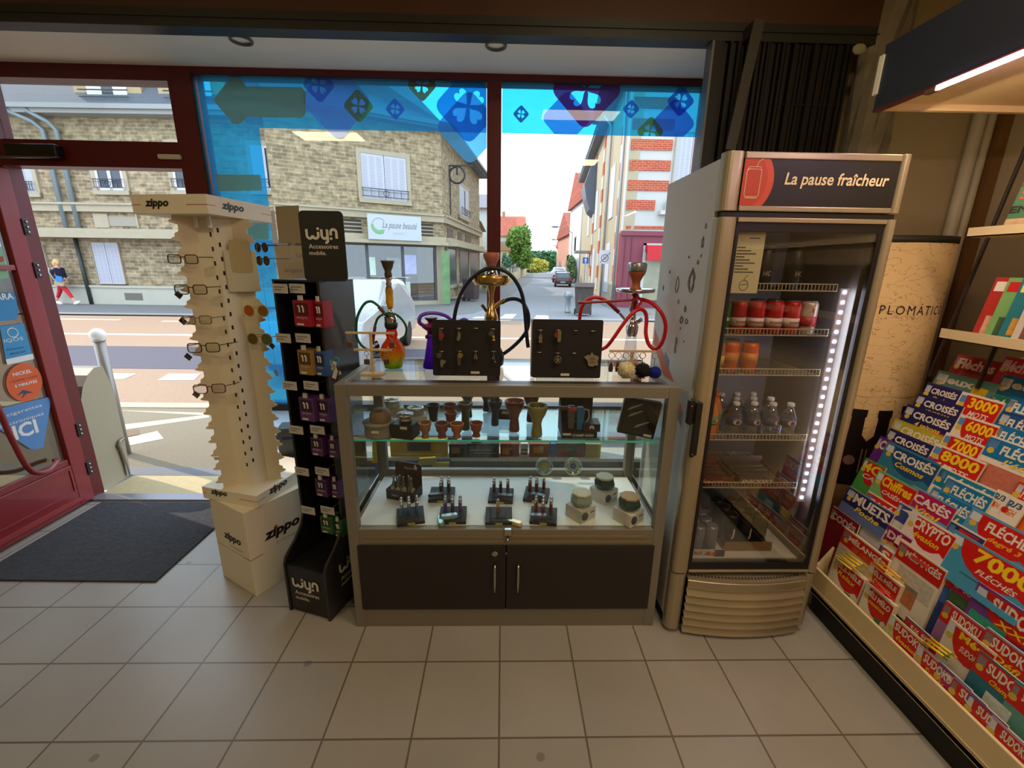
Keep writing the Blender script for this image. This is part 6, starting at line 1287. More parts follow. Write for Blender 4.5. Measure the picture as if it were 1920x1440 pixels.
mag(1650, 880, 1722, (120, 170, 110), RED_, 'Chiffres', YEL, 'CASÉS+', WHT, 'green magazine headed Chiffres CASÉS+', style='oval', tx=.2, deco=((.5, .11, .95, .16, WHT),))
mag(1712, 909, 1796, SKYB, MAG, 'CASÉS', WHT, 'Vital', YEL, 'magenta magazine headed CASÉS Vital', tx=.16)
mag(1752, 912, 1832, (60, 130, 190), (20, 116, 176), 'FLÉCHÉS', WHT, 'eau', YEL, 'blue fléchés magazine subtitled eau right of CASÉS Vital', off=.006, tx=.2)
mag(1872, 917, 1898, WHT, WHT, '2/3', (60, 80, 110), 'GH', ORG, 'narrow white magazine with orange GH badge, left one', tx=.1, th=.02, off=.004); mag(1897, 930, 1930, WHT, WHT, '2/3', (60, 80, 110), 'GH', ORG, 'white magazine with orange GH badge at the picture edge', tx=.1, th=.02)
mag(1914, 900, 1990, ORG, RED_, 'FLÉCHÉS', WHT, '', WHT, 'orange red magazine at the right edge behind the GH ones', off=.012)
mag(1594, 911, 1678, (90, 110, 160), NAVY, 'MUETS', WHT, 'Poche', YEL, 'navy magazine headed MUETS', tx=.2)
mag(1630, 920, 1692, WHT, RED_, 'CASÉS', WHT, '', WHT, 'red headed CASÉS magazine behind MUETS', off=.014, tx=.1)
mag(1690, 940, 1726, (200, 196, 190), (60, 70, 140), '4', WHT, '', WHT, 'white puzzle magazine half hidden left of CRYPTO', off=.012, th=.02)
mag(1562, 948, 1612, MAR, MAR, 'CODÉS', (200, 180, 180), '', WHT, 'dim maroon CODÉS magazine behind the fridge edge', tx=.08)
mag(1628, 955, 1712, (196, 196, 214), (150, 20, 90), 'CODÉS', WHT, '150 grilles', YEL, 'magenta headed magazine reading CODÉS 150 grilles', tx=.16, deco=((.5, .10, .95, .135, (90, 60, 140)), (.1, .14, .9, .22, (200, 206, 220))))
mag(1712, 956, 1796, (226, 206, 206), RED_, 'CRYPTO', WHT, 'évasion', YEL, 'pink magazine headed CRYPTO évasion in a red oval', style='oval', tx=.14, deco=((.45, .13, .85, .16, (200, 60, 50)),))
mag(1786, 975, 1850, WHT, (40, 50, 110), '5', RED_, '', WHT, 'white magazine with red 5 between CRYPTO and FLÉCHÉS', off=.012, th=.02)
mag(1826, 950, 1960, (90, 150, 190), RED_, 'FLÉCHÉS', WHT, 'degré 3', (236, 170, 40), 'large blue magazine headed FLÉCHÉS degré 3 in red', style='oval', tx=.30, h=.3)
mag(1585, 988, 1668, (200, 190, 160), RED_, 'MÉLANGÉS', WHT, '150 GRILLES', ORG, 'thick red headed MÉLANGÉS magazine beside the fridge', deep=.012, tx=.16, th=.03, deco=((.1, .085, .95, .16, (190, 180, 160)),))
mag(1656, 1022, 1676, WHT, RED_, 'S', WHT, '', WHT, 'second copy of the MÉLANGÉS magazine peeping out at its right', off=.010, tx=.1)
mag(1690, 1012, 1776, (220, 212, 196), RED_, 'MÉLANGÉS', WHT, '', WHT, 'red headed MÉLANGÉS magazine with word grid cover', deep=.016, tx=.20, th=.034, deco=((.18, .085, .95, .16, (196, 190, 180)), (.4, .14, .7, .22, (176, 110, 70))))
mag(1790, 992, 1960, (70, 150, 190), RED_, '7000', YEL, 'FLÉCHÉS', WHT, 'large magazine headed 7000 FLÉCHÉS in a red oval', style='oval', tx=.34, h=.3, th=.05)
mag(1772, 1052, 1830, (30, 60, 130), RED_, 'SUD', WHT, '6', WHT, 'blue and red sudoku magazine of level 6', off=.010, tx=.4, deco=((.1, .08, .9, .14, (50, 90, 160)),))
mag(1800, 1070, 1860, (60, 90, 60), MAG, '4/5', WHT, 'SUD', WHT, 'magenta cornered sudoku magazine left of SUDOKU XXL', off=.005, th=.02)
mag(1836, 1090, 1985, (110, 60, 140), RED_, 'SUDOKU', WHT, 'XXL', YEL, 'violet magazine headed SUDOKU XXL', style='oval', tx=.26, th=.05, deco=((.05, .095, .55, .13, (50, 150, 130)),), h=.3)
mag(1568, 1040, 1622, (226, 222, 210), RED_, 'PÊLE-MÊLE', WHT, 'Relax', YEL, 'white magazine headed PÊLE-MÊLE Relax with yellow pens', style='oval', tx=.1, th=.026, deep=.02, h=.2, deco=((.6, .11, .8, .15, (60, 140, 90)),))
mag(1634, 1054, 1690, (222, 180, 160), RED_, 'PÊLE-MÊLE', WHT, 'Détente', YEL, 'salmon magazine headed PÊLE-MÊLE with orange pens', style='oval', tx=.12, th=.026, deep=.02, h=.2, off=.01)
mag(1627, 1092, 1678, (226, 222, 210), RED_, 'MÉLI MÉLO', WHT, 'passion', YEL, 'white magazine headed MÉLI MÉLO with pink pens', style='oval', tx=.1, th=.030, deep=.02, h=.17, deco=((.6, .10, .8, .14, (60, 140, 90)),))
mag(1672, 1150, 1740, (196, 200, 160), RED_, 'SUDOKU', WHT, 'Évasion', YEL, 'pale green sudoku magazine first in the lowest row', style='oval', tx=.2, th=.03, h=.17, off=-.004)
mag(1700, 1155, 1762, (60, 90, 150), RED_, '5/6 SUD', WHT, '', WHT, 'blue sudoku magazine of level 5/6 in the lowest row', tx=.2, th=.024, h=.17, off=.010)
mag(1775, 1125, 1850, (160, 110, 160), RED_, 'SUDOKU', WHT, 'Zen', YEL, 'lilac sudoku magazine behind Méga SUDOKU', tx=.25, th=.034, off=.012)
mag(1783, 1160, 1868, (206, 200, 190), RED_, 'Méga', YEL, 'SUDOKU', WHT, 'magazine headed Méga SUDOKU with teal disc', style='oval', tx=.3, th=.034, deco=((.1, .10, .3, .135, (70, 160, 160)),))
mag(1725, 1206, 1796, (196, 180, 206), RED_, 'SUDOKU', WHT, 'Succès', YEL, 'lilac sudoku magazine with a bundle of yellow pens', style='oval', tx=.22, th=.032, h=.18, off=-.002)
mag(1852, 1175, 1950, (120, 160, 190), RED_, 'SUDOKU', WHT, 'Défi', YEL, 'red headed SUDOKU Défi magazine at the right edge', tx=.18, th=.036)
mag(1838, 1218, 1950, (40, 110, 130), RED_, 'SUDOKU', WHT, 'Champion', YEL, 'teal magazine headed SUDOKU Champion', tx=.22, th=.036, deco=((.35, .10, .8, .15, (200, 210, 206)),))
mag(1762, 1240, 1822, (60, 110, 170), MAG, '4/5', WHT, '', WHT, 'blue sudoku magazine with magenta corner in the lowest row', tx=.2, th=.02, h=.18, off=-.002)
mag(1790, 1268, 1850, (150, 130, 180), RED_, 'SUD', WHT, '', WHT, 'lilac sudoku magazine third from the right in the lowest row', tx=.3, th=.03, h=.18, off=-.004)
mag(1820, 1298, 1890, (110, 80, 150), RED_, 'SUDO', WHT, '', WHT, 'violet sudoku magazine second from the right in the lowest row', style='oval', tx=.3, th=.03, h=.18, off=-.004)
mag(1862, 1340, 1945, (180, 160, 190), RED_, 'SUDOKU', WHT, '', WHT, 'lilac sudoku magazine at the bottom right picture corner', style='oval', tx=.3, th=.03, h=.18, off=-.004)
mag(1905, 1275, 1980, (90, 150, 140), RED_, 'SUDOKU', WHT, '', WHT, 'green edged sudoku magazine at the right picture edge', tx=.3, th=.03, off=.0)
# pens
def pens(pairs, rgb, label, grp):
    for i, (x0, y0, x1, y1) in enumerate(pairs):
        a, b_ = [CAMLOC + ray(x, y) * ((1.40 - .012 + .3 * CAM_H) / (ray(x, y).x - .3 * ray(x, y).z)) for x, y in ((x0, y0), (x1, y1))]
        t = thing('felt_pen', label, 'pen', a, group=grp); MB().tube([(0, 0, 0), (b_ - a) * .8], .0042, 8).build('barrel', M(rgb, .3), t, smooth=True); MB().tube([(b_ - a) * .8, b_ - a], [.0036, .0018], 8).build('pen_tip', M(tuple(int(v * .8) for v in rgb), .3), t, smooth=True)
pens([(1566, 1045, 1606, 1075), (1572, 1040, 1614, 1070), (1580, 1039, 1622, 1067), (1588, 1037, 1626, 1064)], (236, 200, 20), 'yellow felt pen stuck on top of PÊLE-MÊLE Relax', 'yellow pens on PÊLE-MÊLE Relax')
pens([(1638, 1053, 1684, 1088), (1652, 1055, 1700, 1093)], (240, 170, 10), 'orange yellow felt pen on the salmon PÊLE-MÊLE magazine', 'orange pens on the salmon magazine')
pens([(1632, 1092, 1668, 1122), (1640, 1090, 1678, 1130)], (226, 40, 70), 'pink red felt pen on the MÉLI MÉLO magazine', 'pink pens on MÉLI MÉLO')
pens([(1738, 1198, 1788, 1236), (1746, 1197, 1795, 1233), (1732, 1203, 1780, 1238)], (236, 196, 20), 'yellow felt pen on the lilac sudoku magazine', 'yellow pens on the lilac sudoku magazine')
# upper shelves: fanned magazines
SHM = [((176, 50, 44), 'red'), ((120, 170, 100), 'green and white'), ((40, 120, 130), 'teal'), ((196, 190, 176), 'white'), ((60, 130, 140), 'sea green'), ((190, 60, 60), 'crimson'), ((220, 60, 130), 'bright pink'), ((214, 200, 60), 'yellow edged')]
for i, (c, nm) in enumerate(SHM):
    yy = 1.60 - i * .043; t = thing('magazine', nm + ' glossy magazine overlapping its neighbours on the lower wall shelf', 'magazine', (1.765 + .0, yy, 1.3135), group='glossy magazines on the lower wall shelf', rot=(R(-12), 0, R(-90 + 12)))
    MB().box((0, 0, 0), (.19, .004, .24)).build('pages', M((216, 206, 180), .7), t); MB().box((0, -.001, 0), (.19, 0, .24)).build('cover', M(c, .3, noise=.25, scale=14), t)
    MB().box((.008, -.0016, .19), (.18, -.001, .225)).build('title_banner', M([(226, 220, 206), (196, 40, 40), (230, 226, 90), (60, 60, 70), (240, 230, 220), (236, 220, 60), (250, 240, 240), (40, 90, 150)][i], .3), t)
    MB().box((.02, -.0016, .02 + .01 * (i % 3)), (.12, -.001, .10)).build('cover_picture', M([(200, 160, 130), (60, 90, 60), (190, 140, 60), (120, 80, 70), (180, 60, 60), (220, 200, 190), (240, 220, 60), (90, 70, 60)][i], .4, noise=.5, scale=50), t)
for i, (c, nm, s_) in enumerate((((70, 120, 80), 'green food magazine on the upper wall shelf at the picture edge', 'SO'), ((50, 60, 100), 'dark blue food magazine beside the green one on the upper shelf', 'EN'))):
    t = thing('magazine', nm, 'magazine', (1.765, 1.60 - i * .07, 1.6985), group='food magazines on the upper wall shelf', rot=(R(-14), 0, R(-90 + 12)))
    MB().box((0, 0, 0), (.20, .004, .27)).build('pages', M((216, 206, 180), .7), t); MB().box((0, -.001, 0), (.20, 0, .27)).build('cover', M(c, .3, noise=.2, scale=20), t)
    MB().box((.0, -.0016, .16), (.2, -.001, .24)).build('cover_picture', M((110, 70, 56), .4, noise=.6, scale=40), t); text('SOUPE', 'lettering', M((206, 70, 50), .4), t, (.01, -.002, .115), w=.15, h=.035, bold=.03); text('EN FÊTE', 'subtitle', M((20, 20, 20), .4), t, (.0, -.002, .07), w=.15, h=.03, bold=.03); MB().box((.0, -.0016, .005), (.2, -.001, .05)).build('cover_picture', M((190, 160, 120), .4, noise=.4, scale=50), t)
# ---------------------------------------------------------------- the street
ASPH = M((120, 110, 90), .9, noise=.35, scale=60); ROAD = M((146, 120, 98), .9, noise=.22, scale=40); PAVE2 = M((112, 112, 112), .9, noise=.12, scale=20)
SX = .12      # the side street runs up the +y axis leaning to the right
struct(MB().box((-90, 3.17, -.2), (60, 4.78, 0)), 'pavement_near', ASPH); struct(MB().box((-90, 4.62, -.2), (60, 4.78, .012)), 'kerb_near', M((186, 168, 132), .8, noise=.15, scale=8))
struct(MB().box((-90, 4.78, -.2), (60, 13.1, -.012)), 'road', ROAD)
struct(MB().box((-90, 6.5, -.1), (-1.2, 8.3, -.008)), 'road_painted_shade', M((80, 76, 86), .9, noise=.12, scale=30))  # band of shade along the road, painted in as a darker bluish strip
side = [(1.3, 13.1), (4.3, 13.1), (5.6, 24), (9.2, 55), (18, 130), (8, 130), (4.6, 55), (2.0, 30), (.0, 17)]
struct(MB().box((-90, 13.1, -.2), (60, 13.3, .02)).prism([(-2.2, 13.0), (6.0, 13.0), (6.4, 17), (-1.2, 17)], -.2, -.010, 'z'), 'road_mouth', M((132, 132, 136), .9, noise=.15, scale=30))
struct(MB().prism([(-90, 13.28), (-2.2, 13.28), (-1.0, 15), (-.2, 19), (3.2, 50), (9.0, 130), (-90, 130)], -.2, -.004, 'z'), 'pavement_far', PAVE2)
struct(MB().prism([(-1.2, 15), (4.9, 15), (4.3, 19), (7.9, 50), (16, 130), (9.0, 130), (3.2, 50), (-.2, 19)], -.2, -.011, 'z'), 'side_road', M((126, 128, 134), .9, noise=.15, scale=25))
struct(MB().prism([(4.0, 13.28), (60, 13.28), (60, 130), (16, 130), (7.9, 50), (4.3, 19)], -.2, .0, 'z'), 'pavement_right', PAVE2)
struct(MB().box((-90, 13.1, -.2), (-2.6, 13.3, .05)).box((4.4, 13.1, -.2), (60, 13.3, .05)), 'kerb_far', M((150, 148, 146), .8, noise=.1, scale=10))
PAINT = M((214, 208, 190), .8, noise=.06, scale=20)
def gpaint(pix, nm, label, z=.0, mat=PAINT, cat='road marking', grp=None):
    P = [at(x, y, 'z', z) for x, y in pix]; o = MB().prism([(p.x, p.y) for p in P], z, z + .004, 'z').build(nm, mat); tag(o, label, cat, grp); return o
ln_ = MB().box((-60, 9.62, -.012), (30, 9.78, -.007)).build('road_line', PAINT); tag(ln_, 'long white line along the middle of the sunlit road', 'road marking')
ln_ = MB().box((-60, 12.1, -.012), (-10.5, 12.25, -.007)).build('road_line', PAINT); tag(ln_, 'white line close to the far kerb, left stretch', 'road marking'); ln_ = MB().box((-9.2, 11.9, -.012), (-6, 12.05, -.007)).build('road_line', PAINT); tag(ln_, 'white line close to the far kerb, right stretch', 'road marking')
gpaint([(200, 700), (256, 701), (232, 711), (196, 711)], 'crossing_bar', 'white crossing bar on the road just right of the bollard', -.010, grp=None)
gpaint([(316, 701), (376, 701), (364, 713), (296, 713)], 'crossing_bar', 'white crossing bar on the road left of the eyewear stand', -.010)
gpaint([(893, 594), (935, 594), (918, 601), (870, 601)], 'crossing_bar', 'left white crossing bar at the mouth of the side street', -.009); gpaint([(948, 589), (969, 589), (957, 601), (930, 601)], 'crossing_bar', 'middle white crossing bar at the mouth of the side street', -.009); gpaint([(1006, 591), (1028, 592), (1030, 600), (1000, 599)], 'crossing_bar', 'right white crossing bar at the mouth of the side street', -.009)
gpaint([(233, 823), (295, 809), (307, 823), (236, 837)], 'white_patch', 'bright white painted block on the near pavement', 0); gpaint([(226, 770), (391, 775), (392, 783), (234, 806), (230, 797), (386, 779)], 'pale_kerb_line', 'pale painted stripe across the near pavement', 0, M((226, 206, 160), .8))
gpaint([(236, 808), (258, 805), (262, 815), (240, 819)], 'drain_cover', 'brown drain cover beside the white painted block', 0, M((110, 84, 60), .7), 'drain cover')

STONE = brick_mat('rubble_stone', (166, 146, 114), (126, 110, 84), (174, 158, 128), .30, .115, .010, .5, 'xz', noise=.45, nscale=5, bump=.5)
STONE_D = STONE
TRIM = M((168, 156, 132), .85, noise=.1, scale=3); TRIMD = M((170, 152, 118), .85, noise=.1, scale=3); SHUT = M((180, 180, 190), .6); GLZ = M((60, 66, 76), .12, spec=.6); GLZL = M((110, 118, 130), .12); IRON = M((46, 48, 54), .5, .3); PVC = M((220, 220, 222), .5)
def face(par, A, B_):
    """empty frame sub-part is avoided: returns a function placing meshes drawn in wall coordinates (x along A-B, y out of the wall = -, z up)"""
    A = Vector((A[0], A[1], 0)); B_ = Vector((B_[0], B_[1], 0)); ang = atan2(B_.y - A.y, B_.x - A.x)
    loc = A - Vector(par.location)
    def place(mb, nm, mat, parent=None, **k):
        o = mb.build(nm, mat, None, **k)
        if parent is None: o.parent = par; o.location = loc; o.rotation_euler = (0, 0, ang)
        else: o.parent = parent
        return o
    place.L = (B_ - A).length; place.A = A; place.B = B_; place.ang = ang
    def uz(px, py):
        v = atline(px, py, A, B_); return ((v - A).x * cos(ang) + (v - A).y * sin(ang), v.z)
    place.uz = uz
    return place
def win(F, x0, z0, x1, z1, kind='shutter', rail=True, surround=.14):
    s = MB(); q = surround
    s.box((x0 - q, -.07, z0 - q), (x0, .0, z1 + q)).box((x1, -.07, z0 - q), (x1 + q, .0, z1 + q)).box((x0, -.07, z1), (x1, 0, z1 + q)).box((x0 - q, -.11, z0 - q), (x1 + q, 0, z0))
    o = F(s, 'window_surround', TRIM)
    if kind == 'shutter':
        n = 6; 
        for k in range(2):
            a = x0 + (x1 - x0) * k / 2; b_ = a + (x1 - x0) / 2; p = F(MB().box((a + .01, -.05, z0), (b_ - .01, -.03, z1)), 'shutter', SHUT, o)
            sl = MB()
            for c in range(3):
                for r_ in range(int((z1 - z0) / .06) - 1): sl.box((a + .04 + c * (b_ - a - .06) / 3, -.053, z0 + .05 + r_ * .06), (a + .04 + (c + .7) * (b_ - a - .06) / 3, -.049, z0 + .07 + r_ * .06))
            F(sl, 'louvres', M((150, 150, 162), .7), p)
    else:
        F(MB().box((x0, -.02, z0), (x1, -.005, z1)), 'pane', GLZ, o); m_ = (x0 + x1) / 2
        F(MB().box((x0, -.05, z0), (x0 + .08, -.02, z1)).box((x1 - .08, -.05, z0), (x1, -.02, z1)).box((m_ - .05, -.05, z0), (m_ + .05, -.02, z1)).box((x0, -.05, z1 - .08), (x1, -.02, z1)).box((x0, -.05, z0), (x1, -.02, z0 + .08)), 'casement', PVC, o)
        if kind == 'half': F(MB().box((x0, -.06, z0), (x0 + (x1 - x0) * .38, -.04, z1)).box((x1 - (x1 - x0) * .38, -.06, z0), (x1, -.04, z1)), 'shutter', SHUT, o)
    if rail:
        r_ = MB().bar((x0 - .05, -.16, z0 + .34), (x1 + .05, -.16, z0 + .34), .025, .025).bar((x0 - .05, -.16, z0 + .08), (x1 + .05, -.16, z0 + .08), .02, .02).bar((x0 - .05, -.16, z0 + .26), (x1 + .05, -.16, z0 + .26), .012, .012)
        for i in range(7): u = x0 + (x1 - x0) * i / 6; r_.bar((u, -.16, z0 + .08), (u, -.16, z0 + .34), .012, .012)
        r_.tube([((x0 + x1) / 2 + .10 * cos(a * pi / 8), -.17, z0 + .2 + .10 * sin(a * pi / 8)) for a in range(16)], .01, 5, closed=True)
        F(r_, 'window_rail', IRON, o)
    return o
# ---- stone house
hs_ = thing('stone_house', 'long rubble stone corner house with a beauty salon across the street', 'building', (-8, 16.4, 0))
FA = face(hs_, (-32, 16.9), (-7.6, 16.35)); FB = face(hs_, (-7.6, 15.55), (-2.42, 18.42)); FC = face(hs_, (-2.42, 18.42), (-1.42, 27.0))
for F, z0, z1, nm in ((FA, .62, 6.15, 'stone_wall'), (FC, .2, 6.45, 'stone_wall')): F(MB().box((0, 0, z0), (F.L, .4, z1)), nm, STONE)
F = FB; F(MB().box((0, 0, 2.40), (F.L, .4, 6.5)), 'stone_wall', STONE)
FA(MB().box((0, -.06, 0), (FA.L, .4, .62)).box((0, -.10, .60), (FA.L, 0, .68)), 'base_course', M((180, 176, 160), .85, noise=.12, scale=2))
for F in (FA, FB, FC):
    F(MB().box((0, -.14, 3.18), (F.L, 0, 3.46)).box((0, -.20, 3.40), (F.L, 0, 3.47)), 'string_course', TRIM); F(MB().box((0, -.30, 2.42), (F.L, 0, 2.62)).box((0, -.55, 2.30), (F.L, 0, 2.42)), 'canopy_ledge', TRIM)
FA(MB().box((0, -.45, 6.12), (FA.L, .2, 6.24)).box((0, -.55, 6.24), (FA.L, -.35, 6.38)), 'eaves_gutter', M((150, 150, 148), .7)); FB(MB().box((-.4, -.40, 6.42), (FB.L + .3, .2, 6.52)).box((-.4, -.5, 6.50), (FB.L + .3, -.35, 6.64)), 'eaves_gutter', M((130, 130, 128), .7)); FC(MB().box((0, -.45, 6.40), (FC.L + .4, .2, 6.50)).box((0, -.55, 6.48), (FC.L + .4, -.35, 6.60)), 'eaves_gutter', M((96, 104, 104), .6))
SLATE = M((86, 90, 98), .7, noise=.2, scale=8)
FA(MB().prism([(-.35, 6.36), (1.6, 9.4), (8, 11), (8, 6.36)], 0, FA.L, 'x').xf(Matrix.Identity(4)), 'slate_roof', SLATE)
for F in (FB, FC): F(MB().prism([(-.4, 6.55), (4, 9.2), (4, 6.55)], 0, F.L, 'x'), 'slate_roof', SLATE)
for px0, px1 in ((143, 212), (300, 330)):     # dormers
    x0 = FA.uz(px0, 180)[0]; x1 = x0 + 2.2; o = FA(MB().box((x0, -.05, 6.38), (x1, 2.4, 8.6)), 'dormer', M((170, 146, 112), .8)); FA(MB().box((x0 - .2, -.3, 8.5), (x1 + .2, 2.6, 8.7)), 'dormer_roof', SLATE, o)
    FA(MB().box((x0 + .45, -.09, 6.45), (x0 + 1.75, -.05, 8.2)), 'dormer_frame', PVC, o); FA(MB().box((x0 + .95, -.11, 6.55), (x0 + 1.30, -.09, 8.1)), 'dormer_pane', GLZ, o)
    FA(MB().bar((x0 + .3, -.25, 6.85), (x1 - .3, -.25, 6.85), .03, .03).bar((x0 + .3, -.25, 6.65), (x1 - .3, -.25, 6.65), .02, .02), 'window_rail', IRON, o)
def winpx(F, a, b_, **k):
    p, q = F.uz(*a), F.uz(*b_); return win(F, min(p[0], q[0]), min(p[1], q[1]), max(p[0], q[0]), max(p[1], q[1]), **k)
winpx(FA, (168, 272), (238, 358), kind='open'); winpx(FA, (316, 272), (388, 358), kind='open'); winpx(FA, (20, 272), (72, 362), kind='shutter')
p0 = FA.uz(168, 272); win(FA, FA.uz(470, 280)[0], 3.95, FA.uz(536, 280)[0] + .1, 5.35, kind='half')
winpx(FA, (172, 455), (238, 532), kind='shutter', rail=False, surround=.02); winpx(FA, (82, 460), (98, 532), kind='shutter', rail=False, surround=.02)
q0, q1 = FA.uz(206, 418), FA.uz(262, 440); FA(MB().box((q0[0], -.03, 2.72), (q1[0], .0, 3.05)), 'transom_window', M((150, 142, 126), .6)); FA(MB().box((q0[0] - .5, -.05, 2.66), (q0[0], .0, 3.12)), 'transom_frame', TRIM); FA(MB().box((q1[0], -.05, 2.66), (q1[0] + .06, .0, 3.12)), 'transom_frame', TRIM)
q0, q1 = FA.uz(236, 552), FA.uz(272, 566); FA(MB().box((q0[0], -.065, .16), (q1[0], -.05, .42)), 'cellar_vent', M((110, 104, 92), .8))
u0, u1 = FA.uz(62, 195)[0], FA.uz(72, 230)[0]; u2 = FA.uz(104, 400)[0]
FA(MB().tube([(u0 - .5, -.45, 6.2), (u0 + .1, -.25, 5.9), (u1 + .2, -.12, 5.7), (u1 + .2, -.12, 2.4)], .075, 8).tube([(u0 + .15, -.45, 6.2), (u0 + .6, -.25, 5.9), (u1 + .65, -.12, 5.7), (u1 + .65, -.12, 2.4)], .075, 8), 'rain_pipes', M((130, 144, 150), .5, .3), smooth=True)
FA(MB().tube([(u1 + .4, -.10, 2.4), (u1 + .45, -.10, 0)], .06, 8), 'rain_pipe', M((60, 66, 66), .5, .3), smooth=True)
# chamfer: window with shutters, salon
winpx(FB, (674, 286), (764, 379), kind='shutter'); 
p, q = FB.uz(681, 403), FB.uz(781, 455); sb_ = FB(MB().box((p[0], -.62, q[1] + .03), (q[0], -.56, p[1])), 'shop_sign', M((180, 186, 194), .5))
mid = (p[0] + q[0]) / 2; wd_ = q[0] - p[0]
FB(text_mesh('La pause beauté', w=wd_ * .66, h=.30, shear=.45).xf(Matrix.Translation((p[0] + wd_ * .26, -.622, q[1] + .36))), 'lettering', M((96, 96, 98), .6), sb_); FB(text_mesh('INSTITUT', w=wd_ * .22, h=.07).xf(Matrix.Translation((p[0] + wd_ * .46, -.622, q[1] + .22))), 'lettering', M((160, 160, 160), .6), sb_)
mb = MB().tube([(p[0] + wd_ * .2 + .24 * cos(R(a)), -.622, q[1] + .52 + .24 * sin(R(a))) for a in range(40, 330, 15)], .012, 5)
FB(mb, 'logo_ring', M((150, 150, 150), .6), sb_); mb = MB()
for k in range(7): a = R(190 + k * 18); mb.ball((p[0] + wd_ * .2 + .24 * cos(a), -.622, q[1] + .52 + .24 * sin(a)), .06, n=8, k=4, sq=(1, .1, 1.4))
FB(mb, 'leaf_spray', M((110, 170, 110), .6), sb_)
for u0_, u1_ in ((.3, .0), ):
    pass
def strip(F, a, b_, nm, mat, z0, z1, y=-.02, par=None):
    u0, u1 = F.uz(a, 430)[0], F.uz(b_, 430)[0]; return F(MB().box((u0, y, z0), (u1, y + .02, z1)), nm, mat, par)
for a, b_ in ((560, 678), (784, 812)):
    o = strip(FB, a, b_, 'louvre_opening', M((60, 56, 50), .8), 2.66, 3.10); u0, u1 = FB.uz(a, 430)[0], FB.uz(b_, 430)[0]; mb = MB()
    for k in range(3): mb.box((u0, -.04, 2.72 + k * .13), (u1, -.02, 2.76 + k * .13))
    FB(mb, 'slats', TRIM, o)
F = FB; zs0, zs1 = .16, 2.30
fr0 = F(MB().box((0, -.05, 0), (F.L, .3, zs0)).box((F.uz(818, 500)[0], -.06, 0), (F.L, .3, zs1)), 'shop_base', TRIM)
gl = F(MB().box((.3, -.01, zs0), (F.uz(818, 500)[0], .02, zs1)), 'shop_window', glassM('shop_glass', (.50, .50, .50), .10)); F(MB().box((.2, 1.6, 0), (F.L - .6, 1.7, 2.6)).box((0, .3, 2.28), (F.L, 1.7, 2.40)), 'shop_interior', M((120, 96, 72), .8, noise=.3, scale=2))
mb = MB(); 
for px in (690, 756, 816): u = F.uz(px, 500)[0]; mb.box((u - .05, -.04, zs0), (u + .05, .03, zs1))
mb.box((.2, -.04, zs1 - .07), (F.uz(818, 500)[0], .03, zs1)).box((.2, -.04, zs0), (F.uz(818, 500)[0], .03, zs0 + .06)); F(mb, 'window_frame', M((76, 76, 80), .5), gl)
for (a, b_, c, d_, col_) in ((691, 705, 482, 516, (196, 214, 200)), (757, 781, 478, 514, (176, 180, 214)), (723, 752, 483, 520, (150, 156, 156)), (749, 770, 528, 560, (180, 192, 180)), (692, 704, 524, 536, (214, 200, 120))):
    p, q = F.uz(a, c), F.uz(b_, d_); F(MB().box((p[0], -.03, q[1]), (q[0], -.02, p[1])), 'poster', M(col_, .6, noise=.25, scale=5), gl)
p, q = F.uz(690, 524), F.uz(768, 527); F(MB().box((p[0], .1, p[1] - .06), (q[0], .5, p[1])), 'counter_top', M((206, 206, 200), .5), gl)
# side street front of the stone house
F = FC
winpx(F, (859, 345), (877, 412), kind='half')
for a, b_ in ((836, 847), (856, 863), (870, 880)):
    u0, u1 = F.uz(a + 2, 440)[0], F.uz(b_ + 2, 440)[0]; u0 = max(u0, .15); F(MB().box((u0, -.03, 2.68), (max(u1, u0 + .5), 0, 3.05)), 'small_vent', M((96, 88, 76), .8))
F(MB().box((.5, -.02, .75), (2.2, .0, 2.25)), 'shop_pane', GLZ); F(MB().box((3.0, -.02, .5), (5.0, .0, 2.25)).box((5.6, -.02, .5), (8.0, .0, 2.25)), 'shop_pane', M((80, 78, 84), .3))
F(MB().box((.2, -.05, .6), (8.2, -.02, .74)).box((.3, -.05, .6), (.5, -.02, 2.3)).box((2.2, -.05, .6), (2.45, -.02, 2.3)).box((5.15, -.05, .2), (5.4, -.02, 2.3)), 'shop_frame', TRIM)
g_ = F(MB().box((-.55, -.35, .05), (-.45, -.05, 2.1)), 'green_door_poster', M((104, 140, 92), .5, noise=.5, scale=4)); u = F.uz(864, 353)[0]
mb = MB(); c_ = Vector((u * .0 + 1.2, -.35, 5.15)); mb.tube([(c_.x + .0, -.35 + .0, 5.15)] + [(c_.x, -.35 - .32 * sin(a * pi / 8), 5.15 + .32 * cos(a * pi / 8)) for a in range(17)], .04, 6).bar((c_.x, 0, 5.5), (c_.x, -1.0, 5.5), .05, .05).bar((c_.x, -.05, 5.5), (c_.x, -.05, 3.6), .04, .04); F(mb, 'iron_bracket', IRON)
